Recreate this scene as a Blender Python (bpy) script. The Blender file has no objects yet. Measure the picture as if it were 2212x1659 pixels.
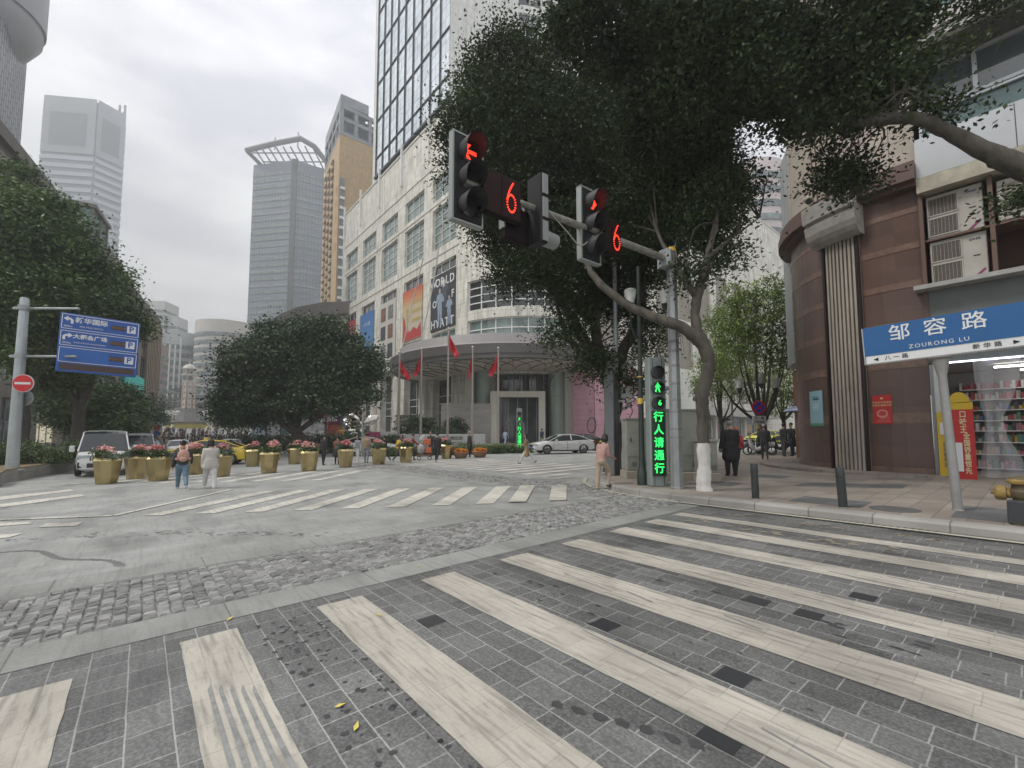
import bpy, bmesh, math, random
import numpy as np
from mathutils import Vector, Matrix, Euler
random.seed(7); RNG = np.random.default_rng(11)
R = math.radians; PI = math.pi
S = bpy.context.scene
COL = S.collection
# ---------------------------------------------------------------- camera
F = 951.0; TH = math.atan(.068); CH = 1.65; PW = 2212.0
cd = bpy.data.cameras.new('camera'); cam = bpy.data.objects.new('camera', cd); COL.objects.link(cam)
cam.location = (0, 0, CH); cam.rotation_euler = (PI/2 + TH, 0, 0)
cd.sensor_width = 36; cd.lens = 36*F/PW; cd.shift_y = 40.5/PW; cd.clip_start = .05; cd.clip_end = 2000
S.camera = cam
# ---------------------------------------------------------------- world: overcast daylight
w = bpy.data.worlds.new("World"); S.world = w; w.use_nodes = True
nt = w.node_tree; N = nt.nodes; L = nt.links; N.clear()
out = N.new('ShaderNodeOutputWorld'); bg = N.new('ShaderNodeBackground'); bg2 = N.new('ShaderNodeBackground'); add = N.new('ShaderNodeMixShader')
sky = N.new('ShaderNodeTexSky'); sky.sky_type = 'NISHITA'; sky.sun_disc = False; sky.sun_elevation = R(52); sky.sun_rotation = R(255); sky.dust_density = 3
bg.inputs[1].default_value = .1; L.new(sky.outputs[0], bg.inputs[0])
tc = N.new('ShaderNodeTexCoord'); sep = N.new('ShaderNodeSeparateXYZ'); L.new(tc.outputs['Generated'], sep.inputs[0])
mr = N.new('ShaderNodeMapRange'); mr.inputs[1].default_value = -.05; mr.inputs[2].default_value = 1.0; mr.inputs[3].default_value = .51; mr.inputs[4].default_value = 1.08; L.new(sep.outputs[2], mr.inputs[0])
mp = N.new('ShaderNodeMapping'); mp.inputs['Scale'].default_value = (1.1, 1.1, 3.2); mp.inputs['Rotation'].default_value = (.35, .3, .5); L.new(tc.outputs['Generated'], mp.inputs[0])
nz = N.new('ShaderNodeTexNoise'); nz.inputs['Scale'].default_value = 2.6; nz.inputs['Detail'].default_value = 6; nz.inputs['Roughness'].default_value = .5; L.new(mp.outputs[0], nz.inputs[0])
cr = N.new('ShaderNodeValToRGB'); cr.color_ramp.elements[0].position = .38; cr.color_ramp.elements[0].color = (.72, .73, .79, 1); cr.color_ramp.elements[1].position = .62; cr.color_ramp.elements[1].color = (1.14, 1.14, 1.13, 1)
L.new(nz.outputs[0], cr.inputs[0])
tint = N.new('ShaderNodeValToRGB'); tint.color_ramp.elements[0].position = 0; tint.color_ramp.elements[0].color = (.985, 1.0, .95, 1); tint.color_ramp.elements[1].position = .5; tint.color_ramp.elements[1].color = (.995, .99, 1.01, 1); L.new(sep.outputs[2], tint.inputs[0])
vm = N.new('ShaderNodeMix'); vm.data_type = 'RGBA'; vm.blend_type = 'MULTIPLY'; vm.inputs[0].default_value = 1; L.new(cr.outputs[0], vm.inputs[6]); L.new(tint.outputs[0], vm.inputs[7])
L.new(vm.outputs[2], bg2.inputs[0]); L.new(mr.outputs[0], bg2.inputs[1])
add.inputs[0].default_value = .93; L.new(bg.outputs[0], add.inputs[1]); L.new(bg2.outputs[0], add.inputs[2]); L.new(add.outputs[0], out.inputs[0])
sd = bpy.data.lights.new('sun', 'SUN'); sun = bpy.data.objects.new('sun', sd); COL.objects.link(sun)
sd.energy = 1.6; sd.angle = R(13); sd.color = (1, .96, .9)
sun.rotation_euler = (R(90-52), 0, R(-75))   # high, from behind left of the camera
S.view_settings.view_transform = 'Standard'; S.view_settings.look = 'None'; S.view_settings.exposure = .64; S.view_settings.gamma = 1
cy = S.cycles; cy.use_denoising = True; cy.max_bounces = 5; cy.diffuse_bounces = 4; cy.glossy_bounces = 2; cy.transmission_bounces = 4; cy.transparent_max_bounces = 8; cy.volume_bounces = 0; cy.caustics_reflective = False; cy.caustics_refractive = False; cy.use_adaptive_sampling = True; cy.adaptive_threshold = .02
# ---------------------------------------------------------------- frames of reference
AZ = R(40)   # both streets are turned 40 degrees: local x of a turned object runs along the cross street, local y along the main street
def XY(b, a): return (b*math.cos(AZ) - a*math.sin(AZ), b*math.sin(AZ) + a*math.cos(AZ))
def gz(x, y):
    a = -x*math.sin(AZ) + y*math.cos(AZ)
    return .015*max(-60, min(60, x)) + max(0, a-65)*.026
def at(px, py, D):
    u = (px-1106)/F; v = (870-py)/F
    y = math.cos(TH) - v*math.sin(TH); z = math.sin(TH) + v*math.cos(TH)
    return Vector((u*D/y, D, CH + z*D/y))
def col_at(px, D): return (px-1106)/F*D
# ---------------------------------------------------------------- materials
MATS = {}
def mat(name, col, rough=.8, metal=0, vary=0, scale=3, bump=0, emit=0, spec=.5, coord='Object', bscale=None, island=0, dirt=None, alpha=None, stretch=None, trans=0):
    if name in MATS: return MATS[name]
    m = bpy.data.materials.new(name); m.use_nodes = True; n = m.node_tree.nodes; l = m.node_tree.links
    b = n['Principled BSDF']; c = tuple(col[:3])+(1,)
    b.inputs['Base Color'].default_value = c; b.inputs['Roughness'].default_value = rough; b.inputs['Metallic'].default_value = metal
    b.inputs['Specular IOR Level'].default_value = spec
    if emit: b.inputs['Emission Color'].default_value = c; b.inputs['Emission Strength'].default_value = emit
    if trans: b.inputs['Transmission Weight'].default_value = trans
    if alpha is not None: b.inputs['Alpha'].default_value = alpha
    tcn = n.new('ShaderNodeTexCoord'); src = tcn.outputs[coord]
    if stretch: mpn = n.new('ShaderNodeMapping'); mpn.inputs['Scale'].default_value = stretch; l.new(src, mpn.inputs[0]); src = mpn.outputs[0]
    last = None
    if vary or dirt:
        t = n.new('ShaderNodeTexNoise'); t.inputs['Scale'].default_value = scale; t.inputs['Detail'].default_value = 5; t.inputs['Roughness'].default_value = .6; l.new(src, t.inputs[0])
        r = n.new('ShaderNodeValToRGB'); r.color_ramp.elements[0].position = .3; r.color_ramp.elements[1].position = .7
        d = dirt or tuple(x*(1-vary) for x in c[:3]); r.color_ramp.elements[0].color = tuple(d)+(1,); r.color_ramp.elements[1].color = tuple(min(1, x*(1+vary*.5)) for x in c[:3])+(1,)
        l.new(t.outputs[0], r.inputs[0]); last = r.outputs[0]
    if island:
        g = n.new('ShaderNodeNewGeometry'); h = n.new('ShaderNodeHueSaturation'); mm = n.new('ShaderNodeMapRange'); mm.inputs[3].default_value = 1-island; mm.inputs[4].default_value = 1+island
        l.new(g.outputs['Random Per Island'], mm.inputs[0]); l.new(mm.outputs[0], h.inputs['Value'])
        if last: l.new(last, h.inputs['Color'])
        else: h.inputs['Color'].default_value = c
        last = h.outputs[0]
    if last: l.new(last, b.inputs['Base Color'])
    if bump:
        t = n.new('ShaderNodeTexNoise'); t.inputs['Scale'].default_value = bscale or scale*3; t.inputs['Detail'].default_value = 4; l.new(src, t.inputs[0])
        bp = n.new('ShaderNodeBump'); bp.inputs['Strength'].default_value = bump; bp.inputs['Distance'].default_value = .02; l.new(t.outputs[0], bp.inputs['Height']); l.new(bp.outputs[0], b.inputs['Normal'])
    MATS[name] = m; return m
def leafmat(name, c1, c2, isl=.35, rough=.5):
    if name in MATS: return MATS[name]
    m = bpy.data.materials.new(name); m.use_nodes = True; n = m.node_tree.nodes; l = m.node_tree.links; b = n['Principled BSDF']
    g = n.new('ShaderNodeNewGeometry'); r = n.new('ShaderNodeValToRGB'); r.color_ramp.elements[0].color = c1+(1,); r.color_ramp.elements[1].color = c2+(1,)
    t = n.new('ShaderNodeTexNoise'); t.inputs['Scale'].default_value = .55; t.inputs['Detail'].default_value = 3; l.new(g.outputs['Position'], t.inputs[0])
    ma = n.new('ShaderNodeMath'); ma.operation = 'MULTIPLY_ADD'; ma.inputs[1].default_value = isl; l.new(g.outputs['Random Per Island'], ma.inputs[0])
    mb = n.new('ShaderNodeMath'); mb.operation = 'MULTIPLY_ADD'; mb.inputs[1].default_value = 1.9; mb.inputs[2].default_value = -.72; l.new(t.outputs[0], mb.inputs[0]); l.new(mb.outputs[0], ma.inputs[2])
    l.new(ma.outputs[0], r.inputs[0]); l.new(r.outputs[0], b.inputs['Base Color']); b.inputs['Roughness'].default_value = rough; b.inputs['Specular IOR Level'].default_value = .4
    tr = n.new('ShaderNodeBsdfTranslucent'); l.new(r.outputs[0], tr.inputs[0]); mx = n.new('ShaderNodeMixShader'); mx.inputs[0].default_value = .12
    l.new(b.outputs[0], mx.inputs[1]); l.new(tr.outputs[0], mx.inputs[2]); l.new(mx.outputs[0], n['Material Output'].inputs[0])
    MATS[name] = m; return m
def panelmat(name, col, joint, bw, bh, rough=.5, var=.08, mortar=.02, coord='UV', metal=0, streak=0, jcol=None, rot=0, offset=0., sq=1, swap=0, island=0, speck=0, wear=0, scratch=0, warp=0):
    """cladding / paving: joints on a grid in metres, slab-to-slab variation, streaks"""
    if name in MATS: return MATS[name]
    m = bpy.data.materials.new(name); m.use_nodes = True; n = m.node_tree.nodes; l = m.node_tree.links; b = n['Principled BSDF']
    b.inputs['Roughness'].default_value = rough; b.inputs['Metallic'].default_value = metal
    if coord == 'UV': tcn = n.new('ShaderNodeTexCoord'); src = tcn.outputs['UV']
    else:
        g = n.new('ShaderNodeNewGeometry'); mpn = n.new('ShaderNodeMapping'); mpn.inputs['Rotation'].default_value = (0, 0, rot); l.new(g.outputs['Position'], mpn.inputs[0]); src = mpn.outputs[0]
    if warp:
        tw_ = n.new('ShaderNodeTexNoise'); tw_.inputs['Scale'].default_value = 3.5; l.new(src, tw_.inputs[0]); vs1 = n.new('ShaderNodeVectorMath'); vs1.operation = 'SUBTRACT'; vs1.inputs[1].default_value = (.5, .5, .5); l.new(tw_.outputs['Color'], vs1.inputs[0])
        vs2 = n.new('ShaderNodeVectorMath'); vs2.operation = 'SCALE'; vs2.inputs['Scale'].default_value = warp; l.new(vs1.outputs[0], vs2.inputs[0]); vs3 = n.new('ShaderNodeVectorMath'); vs3.operation = 'ADD'; l.new(src, vs3.inputs[0]); l.new(vs2.outputs[0], vs3.inputs[1]); src = vs3.outputs[0]
    br = n.new('ShaderNodeTexBrick'); br.inputs['Scale'].default_value = 1; br.inputs['Brick Width'].default_value = bw; br.inputs['Row Height'].default_value = bh
    br.inputs['Mortar Size'].default_value = mortar; br.inputs['Mortar Smooth'].default_value = .3; br.offset = offset; br.squash = sq; br.squash_frequency = 3; br.inputs['Bias'].default_value = 0
    c = tuple(col); br.inputs['Color1'].default_value = tuple(x*(1+var) for x in c)+(1,); br.inputs['Color2'].default_value = tuple(x*(1-var) for x in c)+(1,); br.inputs['Mortar'].default_value = tuple(joint)+(1,)
    l.new(src, br.inputs[0]); last = br.outputs[0]
    t = n.new('ShaderNodeTexNoise'); t.inputs['Scale'].default_value = .9; t.inputs['Detail'].default_value = 6; l.new(src, t.inputs[0])
    r = n.new('ShaderNodeValToRGB'); r.color_ramp.elements[0].position = .3; r.color_ramp.elements[0].color = (.86, .86, .85, 1); r.color_ramp.elements[1].position = .7; r.color_ramp.elements[1].color = (1.06, 1.06, 1.06, 1)
    l.new(t.outputs[0], r.inputs[0]); mx = n.new('ShaderNodeMix'); mx.data_type = 'RGBA'; mx.blend_type = 'MULTIPLY'; mx.inputs[0].default_value = 1; l.new(last, mx.inputs[6]); l.new(r.outputs[0], mx.inputs[7]); last = mx.outputs[2]
    def over(sc, stre, lo, hi, dark, last, blend='MULTIPLY', det=4):
        mp2 = n.new('ShaderNodeMapping'); mp2.inputs['Scale'].default_value = (stre[1], stre[0], stre[2]) if swap else stre; l.new(src, mp2.inputs[0]); t2 = n.new('ShaderNodeTexNoise'); t2.inputs['Scale'].default_value = sc; t2.inputs['Detail'].default_value = det; l.new(mp2.outputs[0], t2.inputs[0])
        r2 = n.new('ShaderNodeValToRGB'); r2.color_ramp.elements[0].position = lo; r2.color_ramp.elements[0].color = tuple(dark)+(1,); r2.color_ramp.elements[1].position = hi; r2.color_ramp.elements[1].color = (1, 1, 1, 1) if blend == 'MULTIPLY' else (0, 0, 0, 1)
        l.new(t2.outputs[0], r2.inputs[0]); m2 = n.new('ShaderNodeMix'); m2.data_type = 'RGBA'; m2.blend_type = blend; m2.inputs[0].default_value = 1; l.new(last, m2.inputs[6]); l.new(r2.outputs[0], m2.inputs[7]); return m2.outputs[2]
    if streak: last = over(2.2, (1, .12, 1), .36, .56, (1-streak, 1-streak, 1-streak*1.15), last)
    if speck: last = over(55, (1, 1, 1), .35, .6, (speck, speck, speck), last, 'ADD', 2)
    if wear: last = over(1.3, (1, .45, 1), .33, .50, (1-wear, 1-wear, 1-wear), last, det=8); last = over(.45, (1, 1, 1), .32, .62, (1-wear*.55,)*3, last, det=5)
    if scratch: last = over(5, (4, .35, 1), .34, .50, (1-scratch, 1-scratch, 1-scratch), last, det=6); last = over(14, (2.5, .5, 1), .30, .46, (1-scratch*.6,)*3, last, det=8)
    l.new(last, b.inputs['Base Color'])
    bp = n.new('ShaderNodeBump'); bp.inputs['Strength'].default_value = .35; bp.inputs['Distance'].default_value = .01; iv = n.new('ShaderNodeMath'); iv.operation = 'SUBTRACT'; iv.inputs[0].default_value = 1; l.new(br.outputs['Fac'], iv.inputs[1]); l.new(iv.outputs[0], bp.inputs['Height']); l.new(bp.outputs[0], b.inputs['Normal'])
    MATS[name] = m; return m
# ---------------------------------------------------------------- mesh builder
class MB:
    def __init__(s): s.v = []; s.f = []; s.m = []; s.uv = []; s.n = 0; s.np = []
    def add(s, vs, fs, mi=0, uvs=None):
        o = s.n; s.v.extend([tuple(v) for v in vs]); s.n += len(vs)
        for k, f in enumerate(fs):
            s.f.append(tuple(i+o for i in f)); s.m.append(mi); s.uv.append(uvs[k] if uvs else None)
        return s
    def quad(s, p, mi=0, uv=None): return s.add(p, [tuple(range(len(p)))], mi, [uv] if uv else None)
    def box(s, c, d, mi=0, M=None, bev=0, taper=1):
        x, y, z = (k/2 for k in d)
        if bev > 0:
            b = min(bev, x*.9, y*.9, z*.9); vs = []
            for sz in (-1, 1):
                for lev in ((z, b), (z-b, 0)) if sz < 0 else ((z-b, 0), (z, b)):
                    hz, ins = lev
                    for (qx, qy) in ((x-b-ins*0, -(y-ins)), (x-ins, -(y-b)), (x-ins, y-b), (x-b, y-ins), (-(x-b), y-ins), (-(x-ins), y-b), (-(x-ins), -(y-b)), (-(x-b), -(y-ins))):
                        vs.append(Vector((qx, qy, sz*hz)))
            # order: bottom cap ring (z), ring (z-b) , ring, top cap ring
            fs = [tuple(reversed(range(8)))]
            for k in range(3):
                for i in range(8): fs.append((k*8+i, k*8+(i+1) % 8, (k+1)*8+(i+1) % 8, (k+1)*8+i))
            fs.append(tuple(range(24, 32)))
        else:
            t = taper
            vs = [Vector(q) for q in ((-x, -y, -z), (x, -y, -z), (x, y, -z), (-x, y, -z), (-x*t, -y*t, z), (x*t, -y*t, z), (x*t, y*t, z), (-x*t, y*t, z))]
            fs = [(0, 3, 2, 1), (4, 5, 6, 7), (0, 1, 5, 4), (1, 2, 6, 5), (2, 3, 7, 6), (3, 0, 4, 7)]
        c = Vector(c)
        vs = [(M @ v if M else v) + c for v in vs]
        return s.add(vs, fs, mi)
    def tube(s, pts, rad, n=10, mi=0, cap=True, sq=None):
        pts = [Vector(p) for p in pts]
        if not hasattr(rad, '__len__'): rad = [rad]*len(pts)
        vs = []; fs = []; up = None
        for i, p in enumerate(pts):
            d = (pts[min(i+1, len(pts)-1)]-pts[max(i-1, 0)]).normalized()
            if up is None:
                up = Vector((1, 0, 0)) if abs(d.z) > .7 else Vector((0, 0, 1))
            x = d.cross(up)
            if x.length < 1e-4: x = d.cross(Vector((0, 1, 0)))
            x.normalize(); y = x.cross(d).normalized(); up = y
            for k in range(n):
                a = 2*PI*k/n; vs.append(p + (x*math.cos(a)+y*math.sin(a)*(sq or 1))*rad[i])
        for i in range(len(pts)-1):
            for k in range(n): fs.append((i*n+k, i*n+(k+1) % n, (i+1)*n+(k+1) % n, (i+1)*n+k))
        if cap: fs.append(tuple(reversed(range(n)))); fs.append(tuple(range((len(pts)-1)*n, len(pts)*n)))
        return s.add(vs, fs, mi)
    def lathe(s, prof, n=24, c=(0, 0, 0), mi=0, a0=0, a1=2*PI, M=None):
        full = abs(a1-a0-2*PI) < 1e-6; cols = n if full else n+1; vs = []; c = Vector(c)
        for k in range(cols):
            a = a0+(a1-a0)*k/n
            for r, z in prof:
                v = Vector((r*math.cos(a), r*math.sin(a), z)); vs.append((M @ v if M else v)+c)
        m = len(prof); fs = []
        for k in range(n):
            k2 = (k+1) % cols
            for j in range(m-1): fs.append((k*m+j, k2*m+j, k2*m+j+1, k*m+j+1))
        return s.add(vs, fs, mi)
    def ball(s, c, r, n=12, mi=0, M=None):
        r = r if hasattr(r, '__len__') else (r, r, r)
        Mx = (M or Matrix.Identity(3)) @ Matrix.Diagonal(r)
        prof = [(math.sin(PI*j/(n//2)), -math.cos(PI*j/(n//2))) for j in range(n//2+1)]
        prof[0] = (1e-4, -1); prof[-1] = (1e-4, 1)
        return s.lathe(prof, n, c, mi, M=Mx)
    def prism(s, poly, z0, z1, mi=0, top=True, bot=True, uvwall=False):
        n = len(poly); vs = [(x, y, z0) for x, y in poly]+[(x, y, z1) for x, y in poly]
        u = 0
        for i in range(n):
            j = (i+1) % n; d = math.dist(poly[i], poly[j])
            s.add([vs[i], vs[j], vs[n+j], vs[n+i]], [(0, 1, 2, 3)], mi, [[(u, z0), (u+d, z0), (u+d, z1), (u, z1)]]); u += d
        if top: s.add(vs[n:], [tuple(range(n))], mi)
        if bot: s.add(vs[:n], [tuple(reversed(range(n)))], mi)
        return s
    def mesh(s, name, mats, smooth=False):
        me = bpy.data.meshes.new(name); me.from_pydata(s.v, [], s.f)
        for m in (mats if isinstance(mats, (list, tuple)) else [mats]): me.materials.append(m)
        if len(me.materials) > 1: me.polygons.foreach_set('material_index', s.m)
        if any(s.uv):
            ul = me.uv_layers.new(name='UVMap'); k = 0
            for f, uv in zip(s.f, s.uv):
                for i in range(len(f)):
                    if uv: ul.data[k].uv = uv[i]
                    else: ul.data[k].uv = (s.v[f[i]][0]+s.v[f[i]][1], s.v[f[i]][2])
                    k += 1
        if smooth:
            me.polygons.foreach_set('use_smooth', [True]*len(me.polygons))
            try: me.set_sharp_from_angle(angle=smooth if smooth is not True else R(40))
            except Exception: pass
        me.update(); return me
    def build(s, name, mats, parent=None, smooth=False, loc=None, rz=0):
        o = bpy.data.objects.new(name, s.mesh(name, mats, smooth)); COL.objects.link(o)
        if parent: o.parent = parent
        if loc is not None: o.location = loc
        o.rotation_euler.z = rz
        return o
def tag(o, label=None, cat=None, group=None, kind=None):
    if label: o['label'] = label
    if cat: o['category'] = cat
    if group: o['group'] = group
    if kind: o['kind'] = kind
    return o
def thing(name, label, cat, loc=(0, 0, 0), rz=0, group=None):
    o = bpy.data.objects.new(name, None); COL.objects.link(o); o.empty_display_size = .1
    o.location = loc; o.rotation_euler = (0, 0, rz); return tag(o, label, cat, group)
def struct(mb, name, mats, **k): return tag(mb.build(name, mats, **k), kind='structure')
def dup(root, loc, rz, label=None, group=None, scale=None):
    r = root.copy(); COL.objects.link(r); r.location = loc; r.rotation_euler = (0, 0, rz)
    if label: r['label'] = label
    if group: r['group'] = group
    if scale: r.scale = scale if hasattr(scale, '__len__') else (scale,)*3
    for ch in list(root.children):
        c = ch.copy(); COL.objects.link(c); c.parent = r
        for g in list(ch.children):
            d = g.copy(); COL.objects.link(d); d.parent = c
    return r
def vtext(body, size, pitch, m, parent, loc, rot=(PI/2, 0, 0), **k):
    for i, ch in enumerate(body): text(ch, size, m, parent, (loc[0], loc[1], loc[2]+pitch*((len(body)-1)/2-i)), rot, **k)
def text(body, size, m, parent, loc, rot=(PI/2, 0, 0), name='lettering', align='CENTER', ext=.004, bold=0, sx=1, space=1, vert=False):
    c = bpy.data.curves.new(name, 'FONT'); c.body = '\n'.join(body) if vert else body; c.size = size; c.align_x = align; c.align_y = 'CENTER'; c.extrude = ext; c.offset = bold; c.space_character = space; c.resolution_u = 2
    if vert: c.space_line = .86
    o = bpy.data.objects.new(name, c); COL.objects.link(o)
    me = bpy.data.meshes.new_from_object(o.evaluated_get(bpy.context.evaluated_depsgraph_get())); COL.objects.unlink(o); bpy.data.objects.remove(o)
    me.materials.clear(); me.materials.append(m); me.transform(Matrix.Diagonal((sx, 1, 1, 1)))
    o = bpy.data.objects.new(name, me); COL.objects.link(o); o.parent = parent; o.location = loc; o.rotation_euler = rot
    return o
# ================================================================ SETTING: ground, paving, markings
def P3(b, a, dz=0): x, y = XY(b, a); return (x, y, .015*x + dz)
granite = panelmat('pale_granite', (.32, .325, .31), (.25, .255, .245), .6, .3, .75, .07, .005, 'POS', rot=-AZ, offset=.5, wear=.24, speck=.03, scratch=.12)
granite_kerb = panelmat('granite_strip', (.27, .275, .26), (.16, .16, .155), 1.4, 20, .75, .05, .008, 'POS', rot=-AZ, offset=.5, wear=.22, speck=.04, scratch=.15)
asphalt = mat('far_road', (.27, .275, .27), .85, vary=.16, scale=.35, bump=.1)
tilemat = panelmat('dark_setts', (.128, .13, .126), (.33, .33, .31), .30, .2136, .55, .26, .0052, 'POS', rot=-AZ-PI/2, offset=.5, sq=.72, swap=1, wear=.45, speck=.085, scratch=.2, warp=.012)
g = MB(); xs = list(np.arange(-480, 481, 8.)); ys = list(np.arange(-80, 601, 8.))
vs = [(x, y, gz(x, y)) for y in ys for x in xs]; nx = len(xs)
g.add(vs, [(j*nx+i, j*nx+i+1, (j+1)*nx+i+1, (j+1)*nx+i) for j in range(len(ys)-1) for i in range(nx-1)])
struct(g, 'ground', granite)
def flat(name, polys, dz, m, ba=True):
    mb = MB()
    for p in polys: mb.quad([P3(b, a, dz) if ba else (b, a, .015*b+dz) for b, a in p])
    return struct(mb, name, m)
def rect(b0, b1, a0, a1): return [(b0, a0), (b1, a0), (b1, a1), (b0, a1)]
def ragged(b0, b1, a0, a1, st=.16, j=.0022):
    n = int((a1-a0)/st); rj = random.Random(int(b0*100)); J = lambda: rj.gauss(0, j)
    return [(b1+J(), a0+(a1-a0)*i/n) for i in range(n+1)]+[(b0+(b1-b0)*(1-k/5), a1+J()*1.6) for k in range(1, 5)]+[(b0+J(), a1-(a1-a0)*i/n) for i in range(n+1)]
flat('tiled_road', [rect(-16, 9.9, -16, 4.78)], .004, tilemat)
flat('granite_border', [rect(-22, 9.75, 4.78, 5.28), rect(-22, 8.4, 6.95, 7.5), rect(8.35, 8.9, 7.5, 26), rect(10.5, 10.95, 10.2, 26)], .008, granite_kerb)
cob = mat('cobble_stone', (.25, .25, .24), .7, vary=.3, scale=9, island=.34, bump=.5, bscale=60)
cobj = mat('cobble_joint', (.20, .20, .19), .9, vary=.2, scale=4)
flat('cobble_bed', [rect(-22, 9.75, 5.28, 6.95), rect(8.9, 10.5, 6.95, 26)], .006, cobj)
def cobbles(b0, b1, a0, a1, st, along):
    mb = MB(); rr = random.Random(5)
    nb = int((b1-b0)/st); na = int((a1-a0)/st)
    for i in range(nb):
        for j in range(na):
            cb = b0+(i+.5)*st; ca = a0+(j+.5)*st
            if along: ca += (i % 2)*st*.4*0
            h = .012+rr.random()*.012; e = st*.47; t = st*.33
            J = lambda s: s*(rr.random()-.5)
            dz = .006
            if 9.2 < cb and ca > 6.4 and cb > 9.2+(7-ca)*.2 and False: continue
            base = [(cb-e+J(.012), ca-e+J(.012)), (cb+e+J(.012), ca-e+J(.012)), (cb+e+J(.012), ca+e+J(.012)), (cb-e+J(.012), ca+e+J(.012))]
            top = [(cb-t+J(.02), ca-t+J(.02)), (cb+t+J(.02), ca-t+J(.02)), (cb+t+J(.02), ca+t+J(.02)), (cb-t+J(.02), ca+t+J(.02))]
            v = [P3(b, a, dz) for b, a in base]+[P3(b, a, dz+h+J(.012)) for b, a in top]
            mb.add(v, [(4, 5, 6, 7), (0, 1, 5, 4), (1, 2, 6, 5), (2, 3, 7, 6), (3, 0, 4, 7)])
    return mb
c1 = cobbles(-10, 9.7, 5.28, 6.95, .105, 0); c2 = cobbles(8.9, 10.5, 6.95, 25, .11, 1)
c1.add(c2.v, c2.f); struct(c1, 'cobblestones', cob)
# crossing stripes
paint = panelmat('worn_road_paint', (.47, .44, .38), (.39, .37, .32), .30, .2136, .7, .06, .0042, 'POS', rot=-AZ-PI/2, offset=.5, sq=.72, swap=1, wear=.24, scratch=.34, warp=.012, speck=.03)
paintw = panelmat('white_road_paint', (.62, .60, .53), (.56, .54, .48), .6, .3, .7, .03, .004, 'POS', rot=-AZ, wear=.3, scratch=.25)
yel = mat('faded_yellow_paint', (.46, .44, .34), .7, vary=.15, scale=3)
st = [(-.95, -.29), (.31, .70), (1.36, 1.80), (2.48, 2.92), (3.62, 4.12), (4.80, 5.25), (5.95, 6.42), (7.0, 7.42), (8.0, 8.32)]
flat('crosswalk_near', [ragged(b0, b1, -6, 4.5+.02*i) if i else ragged(-.95, -.29, -6, 4.36) for i, (b0, b1) in enumerate(st)]+[rect(b0, b1, -14, -6) for b0, b1 in st] + [rect(-2.2, -1.6, -14, 4.3), rect(-3.4, -2.8, -14, 4.3)], .009, paint)
z2 = []
for k in range(11):
    x = -7.85+k*1.0+(-.03*k if k > 7 else 0); y0 = 9.5+.125*k; y1 = 13.42+.03*k if k < 10 else 13.6
    z2.append([(x, y0), (x+.42, y0+.02), (x+.80+.0*k, y1+.02), (x+.36, y1)])
flat('crosswalk_middle', z2[:8], .011, paintw, False); flat('crosswalk_over_cobbles', z2[8:10], .026, paintw, False)
z3 = [rect(11.5+.02*k, 16.7, a, a+.47) for k, a in enumerate([12.8, 13.85, 14.9, 15.95, 17.0, 18.05, 19.1, 20.15, 21.2, 22.3, 23.4])] + [rect(11.4, 13, 11.7, 12.1), rect(11.2, 12.0, 10.9, 11.2)]
flat('crosswalk_far', z3, .013, paintw)
z4 = [[(x, 16.2+.02*k), (x+.4, 16.2+.02*k), (x+.75, 19.9+.1*k), (x+.3, 19.9+.1*k)] for k, x in enumerate(np.arange(-16.4, -6.6, 1.12))]
flat('crosswalk_by_planters', z4, .009, paintw, False)
def ribbon(pts, wd, dz, ba=True):
    out = []
    for p, q in zip(pts, pts[1:]):
        d = Vector((q[0]-p[0], q[1]-p[1])).normalized()*wd/2; n_ = (-d.y, d.x)
        out.append([(p[0]-n_[0], p[1]-n_[1]), (q[0]-n_[0], q[1]-n_[1]), (q[0]+n_[0], q[1]+n_[1]), (p[0]+n_[0], p[1]+n_[1])])
    return out
KERB = [(9.65, -30), (9.65, 4.0), (9.66, 5.2), (9.75, 6.2), (9.98, 7.3), (10.45, 8.4), (11.2, 9.3), (12.2, 10.1), (13.6, 10.8), (15.5, 11.35), (19, 11.6), (30, 11.7), (75, 11.7)]
def off(pts, d):
    o = []
    for i, p in enumerate(pts):
        q0 = Vector(pts[max(0, i-1)]); q1 = Vector(pts[min(len(pts)-1, i+1)]); t = (q1-q0).normalized(); o.append((p[0]+t.y*d, p[1]-t.x*d))
    return o
flat('edge_line', ribbon(off(KERB[:8], -.27), .11, 0), .028, yel)
wl = [(-2.6, 14.2), (-.39, 12.78), (2.23, 16.31)]
flat('stop_line', ribbon(wl, .15, 0)+ribbon([(-9, 15.2), (-2.6, 14.2)], .15, 0)+ribbon([(-6.2, 22.5), (-4.2, 26.7), (-3.0, 33.7), (-3, 60)], .13, 0), .014, paintw)
def gp(px, py):
    u = (px-1106)/F; v = (870-py)/F; y = math.cos(TH)-v*math.sin(TH); z = math.sin(TH)+v*math.cos(TH); t = CH/(.015*u-z); return (u*t, y*t)
flat('left_stripes', [[gp(*q) for q in p] for p in ([(-60, 1131), (60, 1128), (72, 1132), (-60, 1142)], [(100, 1132), (178, 1129), (165, 1137), (82, 1140)], [(-60, 1160), (50, 1153), (20, 1162), (-60, 1170)], [(-40, 1078), (150, 1058), (160, 1061), (-40, 1086)], [(-40, 1095), (175, 1068), (185, 1072), (-40, 1103)])], .011, paintw, False)
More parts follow.
